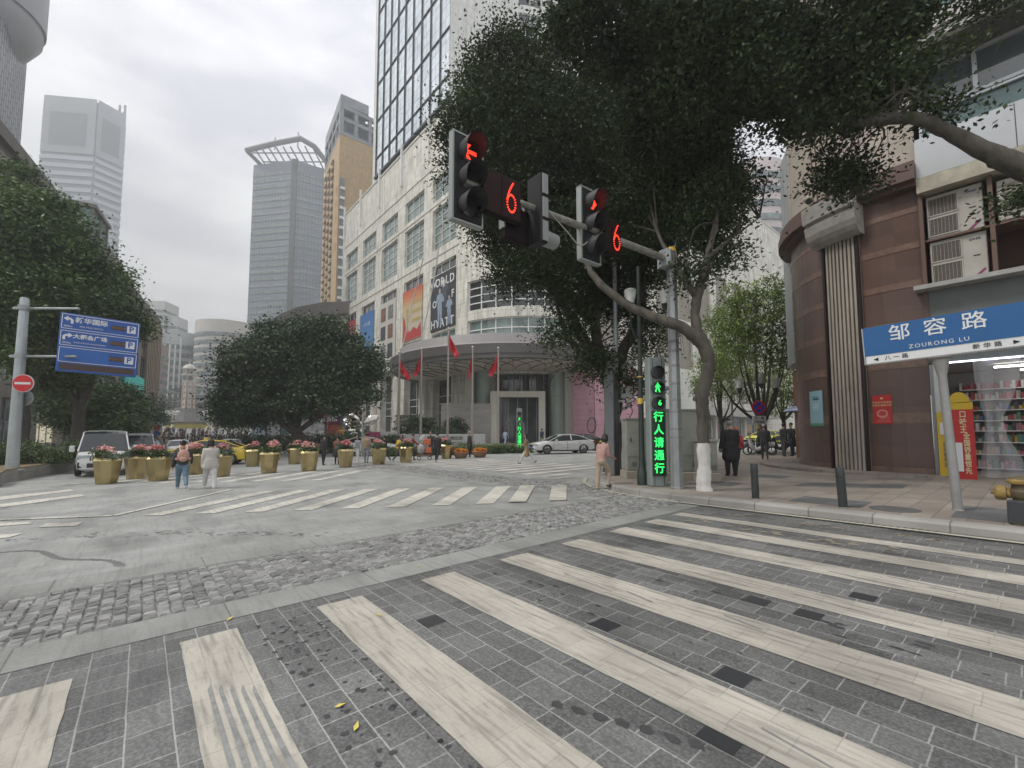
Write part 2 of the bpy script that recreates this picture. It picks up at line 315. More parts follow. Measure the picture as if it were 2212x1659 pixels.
# faded yellow cipher marks on the lane beside the kerb
rr = random.Random(3); fm = []
for (b0, a0) in [(8.85, 3.6), (8.85, 2.35), (8.8, 1.1), (7.7, 3.9), (7.7, 3.3), (7.7, 2.7), (7.75, 2.1), (7.8, 1.5)]:
    for k in range(7):
        bb = b0+rr.uniform(-.17, .17); aa = a0+rr.uniform(-.28, .28); s_ = rr.uniform(.04, .16); fm.append([(bb, aa), (bb+.05, aa+.01), (bb+.05+s_*.2, aa+s_), (bb-.02, aa+s_)])
flat('faded_lane_marks', fm, .013, mat('faded_mark_paint', (.30, .27, .21), .8, vary=.2, scale=12))
# tyre scuffs and stains on the stripes
sc = []
for k in range(5): sc.append([(.40+.055*k, 3.55-.05*k), (.42+.055*k, 3.62-.05*k), (.445+.06*k, 1.2), (.41+.06*k, 1.2)])
for k in range(3): sc.append([(-.78+.09*k, 3.25), (-.72+.09*k, 3.3), (-.70+.09*k, 2.85), (-.78+.09*k, 2.85)])
for k in range(16):
    b0 = random.choice(st[2:])[0]+random.uniform(.05, .35); a0 = random.uniform(.2, 3.6); l_ = random.uniform(.3, .9); w_ = random.uniform(.008, .02)
    sc.append([(b0, a0), (b0+w_, a0), (b0+w_+.06, a0+l_), (b0+.055, a0+l_)])
flat('tyre_scuffs', sc, .013, mat('scuff', (.27, .275, .265), .8, vary=.3, scale=14))
blots = []
def blot(b, a, r, n=9, st_=1):
    k0 = random.random()*6; return [(b+r*st_*math.cos(k0*0+2*PI*k/n)*random.uniform(.6, 1.2), a+r*math.sin(2*PI*k/n)*random.uniform(.6, 1.2)) for k in range(n)]
for k in range(150):
    t = random.random(); b = .85+random.random()*.5+random.gauss(0, .05); a = 4.4-3.0*t+random.gauss(0, .25); blots.append(blot(b, a, random.uniform(.01, .026)))
for k in range(26): blots.append(blot(random.uniform(3.0, 3.5), random.uniform(.9, 4.2), random.uniform(.015, .05), st_=.5))
for k in range(20): blots.append(blot(random.uniform(4.3, 4.8), random.uniform(.1, 3.0), random.uniform(.015, .07), st_=.4))
for k in range(7): blots.append(blot(2.0+.05*k, 1.95-.12*k, .05, st_=.8))
flat('road_stains', blots, .0065, mat('stain', (.055, .056, .056), .7, vary=.3, scale=20))
bl2 = []
for k in range(120):
    t = random.random(); x = -10+8*t; y = 6.9+.9*math.sin(t*3)+random.gauss(0, .12); bl2.append(blot(x, y, random.uniform(.015, .04), st_=1.6))
for k in range(26): t = k/26; bl2.append(blot(-7.6+2.6*t, 6.6-.9*t*t+.12*math.sin(9*t), .045, st_=1.8))
flat('footprint_stains', bl2, .004, mat('stain_pale', (.17, .172, .17), .7, vary=.2, scale=20), False)
ti = []
for px, py in [(917, 1350), (1305, 1356), (1590, 1463), (1555, 1615), (1756, 1340), (1880, 1297), (1640, 1300)]:
    u = (px-1106)/F; v = (870-py)/F; y = math.cos(TH)-v*math.sin(TH); z = math.sin(TH)+v*math.cos(TH); t = CH/(.015*u-z); x_, y_ = u*t, y*t
    a = -x_*math.sin(AZ)+y_*math.cos(AZ); b = x_*math.cos(AZ)+y_*math.sin(AZ); ti.append((round(b/.2136-.5)*.2136+.0, round(a/.2136-.5)*.2136))
flat('polished_inlay_tiles', [rect(b+.008, b+.206, a+.008, a+.206) for b, a in ti], .0075, mat('polished_black_tile', (.035, .036, .04), .35))
lf = mat('yellow_leaf', (.62, .50, .12), .6)
lp = None
for i, (px, py) in enumerate([(905, 1225), (497, 1340), (818, 1332), (1420, 1198), (1270, 1176), (735, 1530), (770, 1575), (830, 1170)]):
    u = (px-1106)/F; v = (870-py)/F; y = math.cos(TH)-v*math.sin(TH); z = math.sin(TH)+v*math.cos(TH); t = CH/(.015*u-z)
    if lp is None:
        mb = MB(); s_ = .035; mb.add([(-s_, 0, 0), (-s_*.3, s_*.4, .008), (s_, .005, .014), (-s_*.2, -s_*.45, .006)], [(0, 3, 2, 1)]); lp = mb.build('fallen_leaf', lf); o = lp
    else: o = lp.copy(); COL.objects.link(o)
    o.location = (u*t, y*t, .015*u*t+.012); o.rotation_euler.z = i*1.3
    tag(o, 'small yellow fallen leaf ' + ['on the granite strip above the third near stripe', 'on the granite strip left of the first long stripe', 'on the second long worn stripe', 'on the cobbles below the corner kerb', 'on the pale upper stripe edge', 'on the dark setts near the bottom, upper of two', 'on the dark setts near the bottom, lower of two', 'on the cobble band near its middle'][i], 'leaf', 'fallen yellow leaves on the road')
# right-hand pavement with kerb
pav = panelmat('pavement_slabs', (.30, .262, .222), (.17, .155, .135), .8, .4, .7, .16, .008, 'POS', rot=-AZ, offset=.5, wear=.2)
pavd = panelmat('pavement_dark_slabs', (.13, .135, .138), (.10, .10, .10), .4, .4, .7, .12, .008, 'POS', rot=-AZ, wear=.2)
inner = off(KERB, .28)
flat('pavement', [[(b, a) for b, a in inner]+[(75, -30)]], .15, pav)
mb = MB()
o0 = off(KERB, 0); o1 = off(KERB, .035); o2 = off(KERB, .285)
rows = [[P3(b, a, -.02) for b, a in o0], [P3(b, a, .11) for b, a in off(KERB, .008)], [P3(b, a, .148) for b, a in o1], [P3(b, a, .155) for b, a in off(KERB, .08)], [P3(b, a, .155) for b, a in o2], [P3(b, a, .10) for b, a in o2]]
nk = len(KERB)
for r0, r1 in zip(rows, rows[1:]): mb.add(r0+r1, [(i, i+1, nk+i+1, nk+i) for i in range(nk-1)])
struct(mb, 'kerb', panelmat('kerb_stone', (.34, .325, .30), (.17, .165, .155), 20, .95, .75, .06, .012, 'POS', rot=-AZ, wear=.2))
flat('pavement_pattern', [rect(10.3, 11.3, 2.2, 3.4), rect(12.0, 12.9, 5.3, 6.2), [(13.1, 4.2), (14.1, 4.2), (15.3, 2.2), (14.2, 2.2)], rect(10.3, 11.9, -.4, 1.0), [(12.4, 7.4), (13.6, 7.2), (13.2, 6.4), (12.2, 6.7)], rect(14.8, 15.8, 5.0, 5.9), rect(10.3, 12, -5, -2)], .154, pavd)
mb = MB(); mb.lathe([(.001, .008), (.36, .008), (.37, 0)], 28, c=P3(10.6, 1.75, .152)); struct(mb, 'manhole_cover', mat('manhole', (.14, .14, .14), .6, .3, vary=.3, scale=20))
# curved plinth step in front of the granite building
CC = (15.3, 16.3); CR = 3.95
def cpt(r, phi): # phi 0 = towards the near road, 90deg = towards the cross street
    c, s_ = math.cos(phi), math.sin(phi); bx, by = XY(-c, s_); return (CC[0]+r*bx, CC[1]+r*by)
step = [cpt(CR+1.55-(.9*(1-k/18)**2), R(-8+k*6)) for k in range(19)]
mb = MB(); cb = CC[0]*math.cos(AZ)+CC[1]*math.sin(AZ); ca = -CC[0]*math.sin(AZ)+CC[1]*math.cos(AZ)
ring = [cpt(CR+.35, R(-14))]+step+[XY(cb+12, ca+CR+1.5), XY(cb+12, ca)]
mb.prism([(x, y) for x, y in ring], .28, .40); struct(mb, 'step', pav)
# drain grate by the kerb
mb = MB()
for k in range(24): b, a = 9.50, 1.1+k*.09; x, y = XY(b, a); mb.box((x, y, .015*x+.012), (.16, .045, .012), M=Matrix.Rotation(AZ, 3, 'Z'))
tag(mb.build('drain_grate', mat('cast_iron', (.07, .07, .07), .6, .4, vary=.3, scale=15)), 'narrow iron drain grate in the gutter beside the kerb', 'drain grate')
# left planting bed with stone kerb
PB = [(-14.5, 14.5), (-17.5, 15.7), (-19.6, 17.2), (-21.0, 19.3), (-22.7, 23.2), (-24.7, 27.0), (-38, 30), (-48, 20), (-40, 8), (-22, 11)]
PB = [(-18.0, 15.6), (-19.6, 17.2), (-20.8, 19.3), (-22.6, 22.6), (-26, 26.5), (-44, 28), (-46, 14), (-30, 12.2), (-21, 13.6)]
mb = MB(); mb.prism(PB, -.9, .17); bed = thing('planting_bed', 'low stone kerbed planting bed under the tall trees by the road sign pole', 'planter')
mb.build('stone_kerb', panelmat('planter_stone', (.30, .29, .27), (.2, .2, .2), .9, .4, .8, .08, .01, 'UV', wear=.2), bed)
mb = MB(); mb.prism([(-21.1+(x+21.1)*.985, 20+(y-20)*.985) if False else (x*.985-.35, y*.985+.3) for x, y in PB], .1, .22); mb.build('soil', mat('soil', (.20, .15, .08), .95, vary=.4, scale=4), bed)
# plaza with flower bed in the far distance is built with the monument
# ================================================================ BUILDINGS
def line_f(p, q):
    p = Vector(p); q = Vector(q); d = (q-p).normalized(); nrm = Vector((d.y, -d.x))
    return lambda u, z, k=0: (p.x+d.x*u+nrm.x*k, p.y+d.y*u+nrm.y*k, z)
def arc_f(c, r, a0, sgn=1):
    return lambda u, z, k=0: (c[0]+(r+k)*math.cos(a0+sgn*u/r), c[1]+(r+k)*math.sin(a0+sgn*u/r), z)
def fbox(mb, f, u0, u1, z0, z1, d0, d1, mi=0, nu=1):
    for i in range(nu):
        a = u0+(u1-u0)*i/nu; b = u0+(u1-u0)*(i+1)/nu
        v = [f(a, z0, d0), f(b, z0, d0), f(b, z1, d0), f(a, z1, d0), f(a, z0, d1), f(b, z0, d1), f(b, z1, d1), f(a, z1, d1)]
        fs = [(0, 1, 2, 3), (4, 5, 6, 7), (0, 1, 5, 4), (3, 2, 6, 7)]+([(0, 3, 7, 4)] if i == 0 else [])+([(1, 2, 6, 5)] if i == nu-1 else [])
        mb.add(v, fs, mi, [[(a, z0), (b, z0), (b, z1), (a, z1)]]*2+[[(a, 0), (b, 0), (b, .3), (a, .3)]]*2+[[(0, 0), (0, 1), (1, 1), (1, 0)]]*(len(fs)-4))
def facade(mb, f, u0, u1, z0, z1, wins=(), mi=0, du=None):
    us = {u0, u1}; zs = {z0, z1}
    for w_ in wins: us |= {w_[0], w_[1]}; zs |= {w_[2], w_[3]}
    if du:
        k = math.ceil((u1-u0)/du); us |= {u0+(u1-u0)*i/k for i in range(k+1)}
    us = sorted(u for u in us if u0 <= u <= u1); zs = sorted(z for z in zs if z0 <= z <= z1)
    for a, b in zip(us, us[1:]):
        if b-a < 1e-6: continue
        for c, d in zip(zs, zs[1:]):
            um = (a+b)/2; zm = (c+d)/2; k = 0
            hit = [w_ for w_ in wins if w_[0] < um < w_[1] and w_[2] < zm < w_[3]]
            if hit: continue
            mb.add([f(a, c), f(b, c), f(b, d), f(a, d)], [(0, 1, 2, 3)], mi, [[(a, c), (b, c), (b, d), (a, d)]])
    for w_ in wins:
        a, b, c, d = w_[:4]; k = -(w_[4] if len(w_) > 4 else .4); n = math.ceil((b-a)/du) if du else 1
        for i in range(n):
            p = a+(b-a)*i/n; q = a+(b-a)*(i+1)/n
            for z in (c, d): mb.add([f(p, z), f(q, z), f(q, z, k), f(p, z, k)], [(0, 1, 2, 3)], mi, [[(p, z), (q, z), (q, z+.4), (p, z+.4)]])
        for u in (a, b): mb.add([f(u, c), f(u, d), f(u, d, k), f(u, c, k)], [(0, 1, 2, 3)], mi, [[(u, c), (u, d), (u+.4, d), (u+.4, c)]])
def window(parent, f, a, b, c, d, nx, nz, depth=.35, pm=None, fm=None, du=None, fw=.09, name='window', zsplit=None):
    n = math.ceil((b-a)/du) if du else 1
    mb = MB()
    for i in range(n):
        p = a+(b-a)*i/n; q = a+(b-a)*(i+1)/n; mb.add([f(p, c, -depth), f(q, c, -depth), f(q, d, -depth), f(p, d, -depth)], [(0, 1, 2, 3)], 0, [[(p, c), (q, c), (q, d), (p, d)]])
    o = mb.build(name, pm or glassd, parent)
    mb = MB(); e0 = -depth+.004; e1 = -depth+.10
    zz = zsplit or [c+(d-c)*j/nz for j in range(nz+1)]
    for j, z in enumerate(zz):
        lo, hi = (z, z+fw) if j == 0 else (z-fw, z) if j == len(zz)-1 else (z-fw/2, z+fw/2); fbox(mb, f, a, b, lo, hi, e0, e1, nu=n)
    for i in range(nx+1):
        u = a+(b-a)*i/nx; lo, hi = (u, u+fw) if i == 0 else (u-fw, u) if i == nx else (u-fw/2, u+fw/2); fbox(mb, f, lo, hi, c, d, e0-.001, e1+.012)
    mb.build('frame', fm or framew, o); return o
glassd = mat('window_glass_dark', (.045, .055, .055), .08, vary=.75, scale=.25, spec=.8)
glassl = mat('window_glass_pale', (.20, .27, .25), .12, vary=.5, scale=.5, spec=.8)
glassb = mat('tower_glass', (.10, .13, .15), .04, .0, spec=1.0, vary=.25, scale=.08)
framew = mat('white_frame', (.78, .78, .76), .5)
frameg = mat('grey_frame', (.30, .31, .32), .5, .2)
framed = mat('dark_frame', (.06, .065, .07), .5, .3)
tile = panelmat('cream_tile_cladding', (.80, .775, .70), (.52, .51, .46), 2.17, 1.75, .55, .05, .035, 'UV', streak=.32)
tileb = panelmat('upper_tile_cladding', (.74, .74, .71), (.45, .45, .44), 1.5, 1.5, .45, .04, .03, 'UV', streak=.1)
# ---- hotel ------------------------------------------------------
HB = 32.75; HC = (2.0, 68.0); HR = 12.5
hot = thing('hotel_building', 'big cream tiled hotel with a rounded corner, banners and a glass tower on top', 'hotel', (HC[0], HC[1], 0))
_MB = MB
class Kid(_MB):
    """parts written in world coordinates under a thing that stands elsewhere"""
    def build(s, name, mats, parent=None, smooth=False, **k):
        o = _MB.build(s, name, mats, parent, smooth, **k)
        if parent is not None:
            r = parent
            while r.parent: r = r.parent
            if parent.parent is None: o.matrix_parent_inverse = Matrix.LocRotScale(r.location, r.rotation_euler, None).inverted()
        return o
MB = Kid
def fl(u, z, k=0):   # left facade: u = a coordinate, outward = -b
    x, y = XY(HB-k, u); return (x, y, z)
a0h = 50.6; ZT = 50.0
bays = [(51.3+9.4*k, 57.9+9.4*k) for k in range(5)]
wl_ = []; specs = []
for k, (ua, ub) in enumerate(bays):
    for (c, d, nx, nz, pm) in ((36.8, 40.4, 3, 2, glassl), (29.1, 35.5, 3, 5, glassl), (13.2, 16.3, 3, 1, glassl), (25.1, 26.7, 3, 1, glassd), (1.2, 11.6, 2, 5, glassd)):
        if c == 1.2: uu = (ua+1.0, ub-.6)
        else: uu = (ua, ub)
        wl_.append((uu[0], uu[1], c, d, .45 if c > 1.2 else 1.1)); specs.append((uu[0], uu[1], c, d, nx, nz, pm, .45 if c > 1.2 else 1.1))
mb = MB(); facade(mb, fl, a0h, 98.0, -1, ZT, wl_)
# back side of the parapet & roof
fa = arc_f(HC, HR, math.atan2(-math.cos(AZ)*0-1, 0)-0)  # placeholder mapping, replaced below
A_L = math.atan2(math.sin(AZ+PI), math.cos(AZ+PI))      # outward normal of left facade = -B
A_R = math.atan2(-math.cos(AZ), math.sin(AZ))           # outward normal of right facade = -A
def fc(u, z, k=0):
    ph = AZ+PI + u/HR; return (HC[0]+(HR+k)*math.cos(ph), HC[1]+(HR+k)*math.sin(ph), z)
UA = HR*PI/2
wa = []; sa = []
gl0 = .9
for (c, d) in ((13.9, 16.6), (17.9, 22.0), (28.5, 32), (36, 40)): wa.append((2.2, UA-2.0, c, d, .4)); sa.append((2.2, UA-2.0, c, d, 7, 2 if c < 17 else 4 if c < 20 else 3, glassd if c > 14 else glassl))
wa.append((2.0, 4.7, 1.0, 10.2, 1.0)); wa.append((6.2, 14.2, .1, 9.2, 1.6)); wa.append((15.2, UA-.4, 0.1, 9.2, .25))
facade(mb, fc, 0, UA, -1, ZT, wa, du=1.1)
pR = (HC[0]+HR*math.cos(AZ+PI*1.5), HC[1]+HR*math.sin(AZ+PI*1.5))
def fr(u, z, k=0):   # right facade along B, outward = -A
    x = pR[0]+u*math.cos(AZ)+k*math.sin(AZ); y = pR[1]+u*math.sin(AZ)-k*math.cos(AZ); return (x, y, z)
wr = [(3+7*k, 7.5+7*k, c, d, .4) for k in range(8) for c, d in ((12.5, 19), (21, 32))]+[(26+3.5*k, 27.8+3.5*k, 34, 44, .3) for k in range(3)]+[(40, 47, 39.5, 40.5, .2)]
facade(mb, fr, 0, 92, -1, ZT, wr)
C0 = fl(96.5, 0)[:2]; C1 = fr(92, 0)[:2]
mb.build('wall', tile, hot)
# roof slab and rear walls
mb = MB(); back = XY(HB+60, 96.5)
poly = [fl(96.5, 0)[:2], fl(a0h, 0)[:2]]+[fc(UA*i/14, 0)[:2] for i in range(15)]+[fr(92, 0)[:2], (back[0]+10, back[1]+10)]
poly = [((x-HC[0])*.985+HC[0], (y-HC[1])*.985+HC[1]) for x, y in poly]
mb.prism(poly, 47.0, 48.6, bot=True); mb.build('roof', mat('roof_grey', (.25, .25, .25), .9), hot)
for (ua, ub, c, d, nx, nz, pm, dep) in specs: window(hot, fl, ua, ub, c, d, nx, nz, dep, pm, zsplit=[1.2, 4.6, 5.9, 7.0, 10.4, 11.6] if c == 1.2 else None)
for (ua, ub, c, d, nx, nz, pm) in sa: window(hot, fc, ua, ub, c, d, nx, nz, .4, pm, du=1.1, fw=.14)
louv = panelmat('louvre', (.36, .33, .27), (.12, .11, .09), 30, .22, .6, .02, .03, 'UV')
for w_ in wr[:16]: mb = MB(); mb.add([fr(w_[0], w_[2], -.4), fr(w_[1], w_[2], -.4), fr(w_[1], w_[3], -.4), fr(w_[0], w_[3], -.4)], [(0, 1, 2, 3)], 0, [[(w_[0], w_[2]), (w_[1], w_[2]), (w_[1], w_[3]), (w_[0], w_[3])]]); mb.build('louvre', louv, hot)
for w_ in wr[16:]: window(hot, fr, w_[0], w_[1], w_[2], w_[3], 1, 1, w_[4], glassd, frameg)
# pilasters between ground-floor windows, parapet coping and drain fins
mb = MB()
for k in range(6):
    u = 49.9+9.4*k
    if k: fbox(mb, fl, u-.55, u+.55, -1, 12.9, .003, .55)
fbox(mb, fl, a0h, 96.5, 12.2, 12.9, .004, .9)
mb.build('pilaster', tile, hot)
mb = MB(); fbox(mb, fl, a0h, 96.6, ZT, ZT+.35, -.5, .12); fbox(mb, fc, 0, UA, ZT, ZT+.35, -.5, .12, nu=18); fbox(mb, fr, 0, 92, ZT, ZT+.35, -.5, .12)
for z in (27.9, 36.0, 42.3, 12.9): fbox(mb, fl, a0h, 96.5, z, z+.18, .003, .09)
mb.build('coping', mat('coping', (.64, .62, .57), .6, vary=.2, scale=1), hot)
for k in range(6):
    mb = MB(); u = 59.3+9.4*k
    if u < 97: fbox(mb, fl, u-.16, u+.16, 44.2, 51.8, .003, .35); mb.build('drain_fin', framew, hot)
# banners (flat prints hung over the windows)
def banner(ua, ub, c, d, m, name='banner', label=None):
    t = MB(); fbox(t, fl, ua, ub, c, d, .06, .14); o = t.build(name, m, hot)
    if label: o['label'] = label
    return o
ROTL = (PI/2, 0, AZ-PI/2)
def onl(u, z, k): x, y, z = fl(u, z, k); return (x-HC[0], y-HC[1], z)
bw = banner(51.2, 58.0, 16.6, 24.9, mat('banner_black', (.035, .037, .045), .6, vary=.5, scale=.8), label='black banner with white letters and pale blue figures')
wh = mat('print_white', (.72, .74, .75), .6)
for i, (s_, z) in enumerate((('WORLD', 23.7), ('HYATT', 17.6))):
    for k, ch in enumerate(s_): text(ch, 1.75, wh, hot, onl(57.2-1.3*k, z+(-.05*k), .16), ROTL, 'banner_lettering', bold=.03)
text('O', 1.5, wh, hot, onl(56.8, 20.6, .16), ROTL, 'banner_lettering', bold=.03); text('F', 1.5, wh, hot, onl(51.8, 21.2, .16), ROTL, 'banner_lettering', bold=.03)
fig = mat('print_pale_blue', (.30, .38, .47), .6, vary=.3, scale=2); figd = mat('print_dark_blue', (.07, .08, .11), .6); skin_p = mat('print_skin', (.45, .33, .28), .6)
def printfig(u, z0, h, body, leg, wd=.55):
    t = MB()
    def q(pts, mi, k): t.add([fl(u-a*h*wd, z0+b*h, k) for a, b in pts], [tuple(range(len(pts)))], mi)
    q([(-.16, 0), (-.04, 0), (.0, .45), (.06, 0), (.18, 0), (.22, .5), (-.2, .5)], 1, .165)
    q([(-.22, .45), (.22, .45), (.18, .62), (.34, .6), (.4, .66), (.22, .84), (-.22, .84), (-.38, .64), (-.3, .6), (-.18, .64)], 0, .17)
    q([(math.cos(i*PI/5)*.10, .915+math.sin(i*PI/5)*.075) for i in range(10)], 2, .175)
    t.build('printed_figure', [body, leg, skin_p], hot)
printfig(55.3, 17.2, 5.6, fig, fig); printfig(52.7, 17.0, 4.2, fig, fig); printfig(53.9, 19.5, 4.3, figd, figd); printfig(54.2, 21.6, 2.6, wh, figd)
# orange banner with poster artwork reduced to a generic column and ribbons
def gradmat(name, stops, ax=1):
    m = bpy.data.materials.new(name); m.use_nodes = True; n = m.node_tree.nodes; l = m.node_tree.links; b = n['Principled BSDF']; b.inputs['Roughness'].default_value = .6
    t = n.new('ShaderNodeTexCoord'); s_ = n.new('ShaderNodeSeparateXYZ'); l.new(t.outputs['Generated'], s_.inputs[0]); r = n.new('ShaderNodeValToRGB')
    while len(r.color_ramp.elements) < len(stops): r.color_ramp.elements.new(.5)
    for e, (p, c) in zip(r.color_ramp.elements, stops): e.position = p; e.color = tuple(c)+(1,)
    l.new(s_.outputs[2], r.inputs[0]); l.new(r.outputs[0], b.inputs['Base Color']); return m
banner(60.7, 67.4, 16.6, 25.0, gradmat('banner_sunset', [(0, (.50, .16, .12)), (.22, (.55, .50, .40)), (.65, (.60, .48, .30)), (.82, (.62, .24, .10)), (1, (.55, .10, .05))]), label='orange and cream banner')
redp = mat('print_red', (.50, .05, .05), .6); goldp = mat('print_gold', (.50, .38, .10), .6)
t = MB()
t.add([fl(u, z, .16) for u, z in ((67.1, 16.8), (61.0, 16.8), (61.0, 19.0), (62.2, 18.0), (63.4, 18.6), (64.6, 17.9), (66.0, 18.6), (66.5, 20.3), (67.1, 21))], [tuple(range(9))]); t.build('printed_ribbon', redp, hot)
t = MB(); t.add([fl(u, z, .168) for u, z in ((65.9, 18), (65.3, 18), (65.35, 21.4), (65.15, 21.5), (65.4, 22), (65.8, 22), (66.05, 21.5), (65.85, 21.4))], [tuple(range(8))])
for r_ in range(3):
    for k in range(5): u = 64.0-.72*k; z = 22.3-1.45*r_; t.add([fl(u, z, .168), fl(u-.5, z, .168), fl(u-.52, z+.55, .168), fl(u-.05, z+.55, .168)], [(0, 1, 2, 3)])
t.build('printed_column', goldp, hot)
banner(70.1, 76.8, 14.0, 25.0, mat('banner_cream', (.56, .55, .50), .6), label='cream banner with six framed product pictures')
ph = [mat('photo_%s' % n_, c, .6, vary=.7, scale=2.5) for n_, c in (('brown', (.25, .12, .08)), ('grey', (.22, .22, .22)), ('dark', (.06, .07, .08)))]
k = 0
for zz in (21.6, 18.2, 14.8):
    for uu in (76.1, 73.1): t = MB(); fbox(t, fl, uu-2.0, uu, zz, zz+2.5, .15, .17); t.build('printed_picture', ph[k % 3], hot); k += 1
banner(79.5, 86.3, 9.5, 25.0, gradmat('banner_blue', [(0, (.20, .20, .28)), (.3, (.30, .22, .2)), (.45, (.12, .30, .55)), (1, (.04, .16, .42))]), label='blue banner with city skyline')
t = MB()
for u_, h_ in ((85.3, 3), (84.5, 5), (83.9, 7.5), (83.2, 5.2), (82.4, 4.2), (81.5, 5.8), (80.7, 4)): t.add([fl(u_+.3, 9.6, .16), fl(u_-.3, 9.6, .16), fl(u_-.1, 9.6+h_, .16), fl(u_+.05, 9.6+h_*1.12, .16)], [(0, 1, 2, 3)])
t.build('printed_skyline', mat('print_brown', (.25, .15, .12), .6), hot)
text('一杯入魂', .95, wh, hot, onl(83, 22.6, .16), ROTL, 'banner_lettering')
banner(89, 95.6, 12, 25.0, mat('banner_red', (.42, .035, .05), .6), label='red banner')
# slanting white cables of the flag decorations
for (u0, z0, u1, z1) in ((66.5, 13.5, 51.5, 31), (60, 14, 46.5, 34)):
    t = MB(); p = Vector(fl(u0, z0, 1.0)); q = Vector(fl(u1*.5+u0*.5, z0+8, 2.5)); r_ = Vector(fl(u1, z1-6, 5)); t.tube([p, q, r_], .09, 5); t.build('rope_light', framew, hot)
# canopy
can = (0.0, 64.2); CRd = 17.4
soff = panelmat('canopy_soffit', (.70, .63, .53), (.30, .26, .21), 3.0, 2.2, .6, .04, .05, 'UV', streak=.1)
mb = MB(); A_0 = R(150); A_1 = R(400)
steps = 60
for i in range(steps):
    p0 = A_0+(A_1-A_0)*i/steps; p1 = A_0+(A_1-A_0)*(i+1)/steps
    for (r0, z0), (r1, z1), mi in (((9.5, 9.35), (11.2, 9.35), 1), ((11.2, 9.35), (16.2, 9.95), 1), ((16.2, 9.95), (16.5, 9.75), 0), ((16.5, 9.75), (17.0, 9.8), 0), ((17.0, 9.8), (17.0, 10.25), 0), ((17.0, 10.25), (17.25, 10.3), 2), ((17.25, 10.3), (17.4, 11.3), 0), ((17.4, 11.3), (17.3, 11.45), 2), ((17.3, 11.45), (16.6, 11.5), 0), ((16.6, 11.5), (16.2, 12.7), 2), ((16.2, 12.7), (9.5, 13.0), 2)):
        v = [(can[0]+r_*math.cos(p_), can[1]+r_*math.sin(p_), z_) for r_, z_, p_ in ((r0, z0, p0), (r0, z0, p1), (r1, z1, p1), (r1, z1, p0))]
        mb.add(v, [(0, 1, 2, 3)], mi, [[(p0*14, r0), (p1*14, r0), (p1*14, r1), (p0*14, r1)]])
mb.build('entrance_canopy', [mat('canopy_rim', (.17, .16, .155), .45, .3, vary=.15, scale=1), soff, mat('canopy_pale_rim', (.27, .255, .25), .5)], hot)
mb = MB()  # curved joints in the soffit
for k in range(20):
    a_ = R(200)+k*R(9)
    for s_ in (-1, 1):
        pts = [(can[0]+(11.3+4.8*t)*math.cos(a_+s_*R(14)*t*t), can[1]+(11.3+4.8*t)*math.sin(a_+s_*R(14)*t*t), 9.35+.6*t-.03) for t in np.linspace(0, 1, 7)]
        mb.tube(pts, .045, 4)
mb.build('soffit_rib', framed, hot)
# entrance
mb = MB(); fbox(mb, fc, 2.05, 4.65, 1.0, 10.2, -1.0, -.95); fbox(mb, fc, 6.25, 14.15, .1, 9.2, -1.55, -1.5, nu=8); mb.build('lobby_glass', glassd, hot)
mb = MB()
for u in np.arange(6.3, 14.2, .87): fbox(mb, fc, u-.03, u+.03, .1, 9.2, -1.5, -1.35)
for u in (2.1, 3.35, 4.6): fbox(mb, fc, u-.06, u+.06, 1, 10.2, -.95, -.8)
for z in (5.2, 6.4, 4.0): fbox(mb, fc, 2.1, 4.6, z-.06, z+.06, -.95, -.81)
mb.build('lobby_mullions', frameg, hot)
mb = MB(); D0 = 53.6; xa, xb = col_at(1059, D0), col_at(1178, D0)
for x in (xa+.4, xb-.4): mb.box((x, D0+.8, 3.0), (.8, 1.8, 6.0))
mb.box(((xa+xb)/2, D0+.8, 6.35), (xb-xa, 1.8, .72)); po = mb.build('entrance_portal', mat('portal_stone', (.66, .63, .55), .5, vary=.1, scale=1), hot)
mb = MB(); mb.box(((xa+xb)/2, D0+1.2, 3.0), (xb-xa-1.6, .06, 6.0)); mb.build('door', glassd, hot)
mb = MB()
for x in np.linspace(xa+1.0, xb-1.0, 5): mb.box((x, D0+1.12, 3.0), (.07, .08, 5.9))
for x in (xa+3.3, xa+4.1): mb.box((x, D0+1.05, 1.6), (.12, .1, 2.6))
mb.build('door_frame', frameg, hot)
for (px, w_, m_) in ((1014, 1.1, tile), (1230, 1.1, tile)):
    mb = MB(); x = col_at(px, 55); mb.lathe([(w_*.55, 0), (w_*.55, 9.4)], 16, c=(x, 55, 0)) if False else mb.box((x, 55.4, 4.7), (w_, 1.2, 9.4)); mb.build('column', m_, hot)
for px in (1043, 1207):
    mb = MB(); x = col_at(px, 55.8); mb.lathe([(1.05, 0), (1.05, 9.4)], 20, c=(x, 56.3, 0)); mb.build('round_column', mat('green_glass_column', (.36, .43, .39), .25, vary=.1, scale=1), hot, smooth=True)
mb = MB(); mb.box((-5.6, 53.5, 2.6), (6.0, .5, 5.2)); mb.build('feature_wall', mat('marble_wall', (.38, .36, .33), .5, vary=.35, scale=.7, stretch=(.3, 1, 1.5)), hot)
mb = MB(); mb.prism([(-13, 48.6), (20, 48.6), (20, 60), (-13, 60)], -.5, .35); mb.build('plinth', granite, hot)
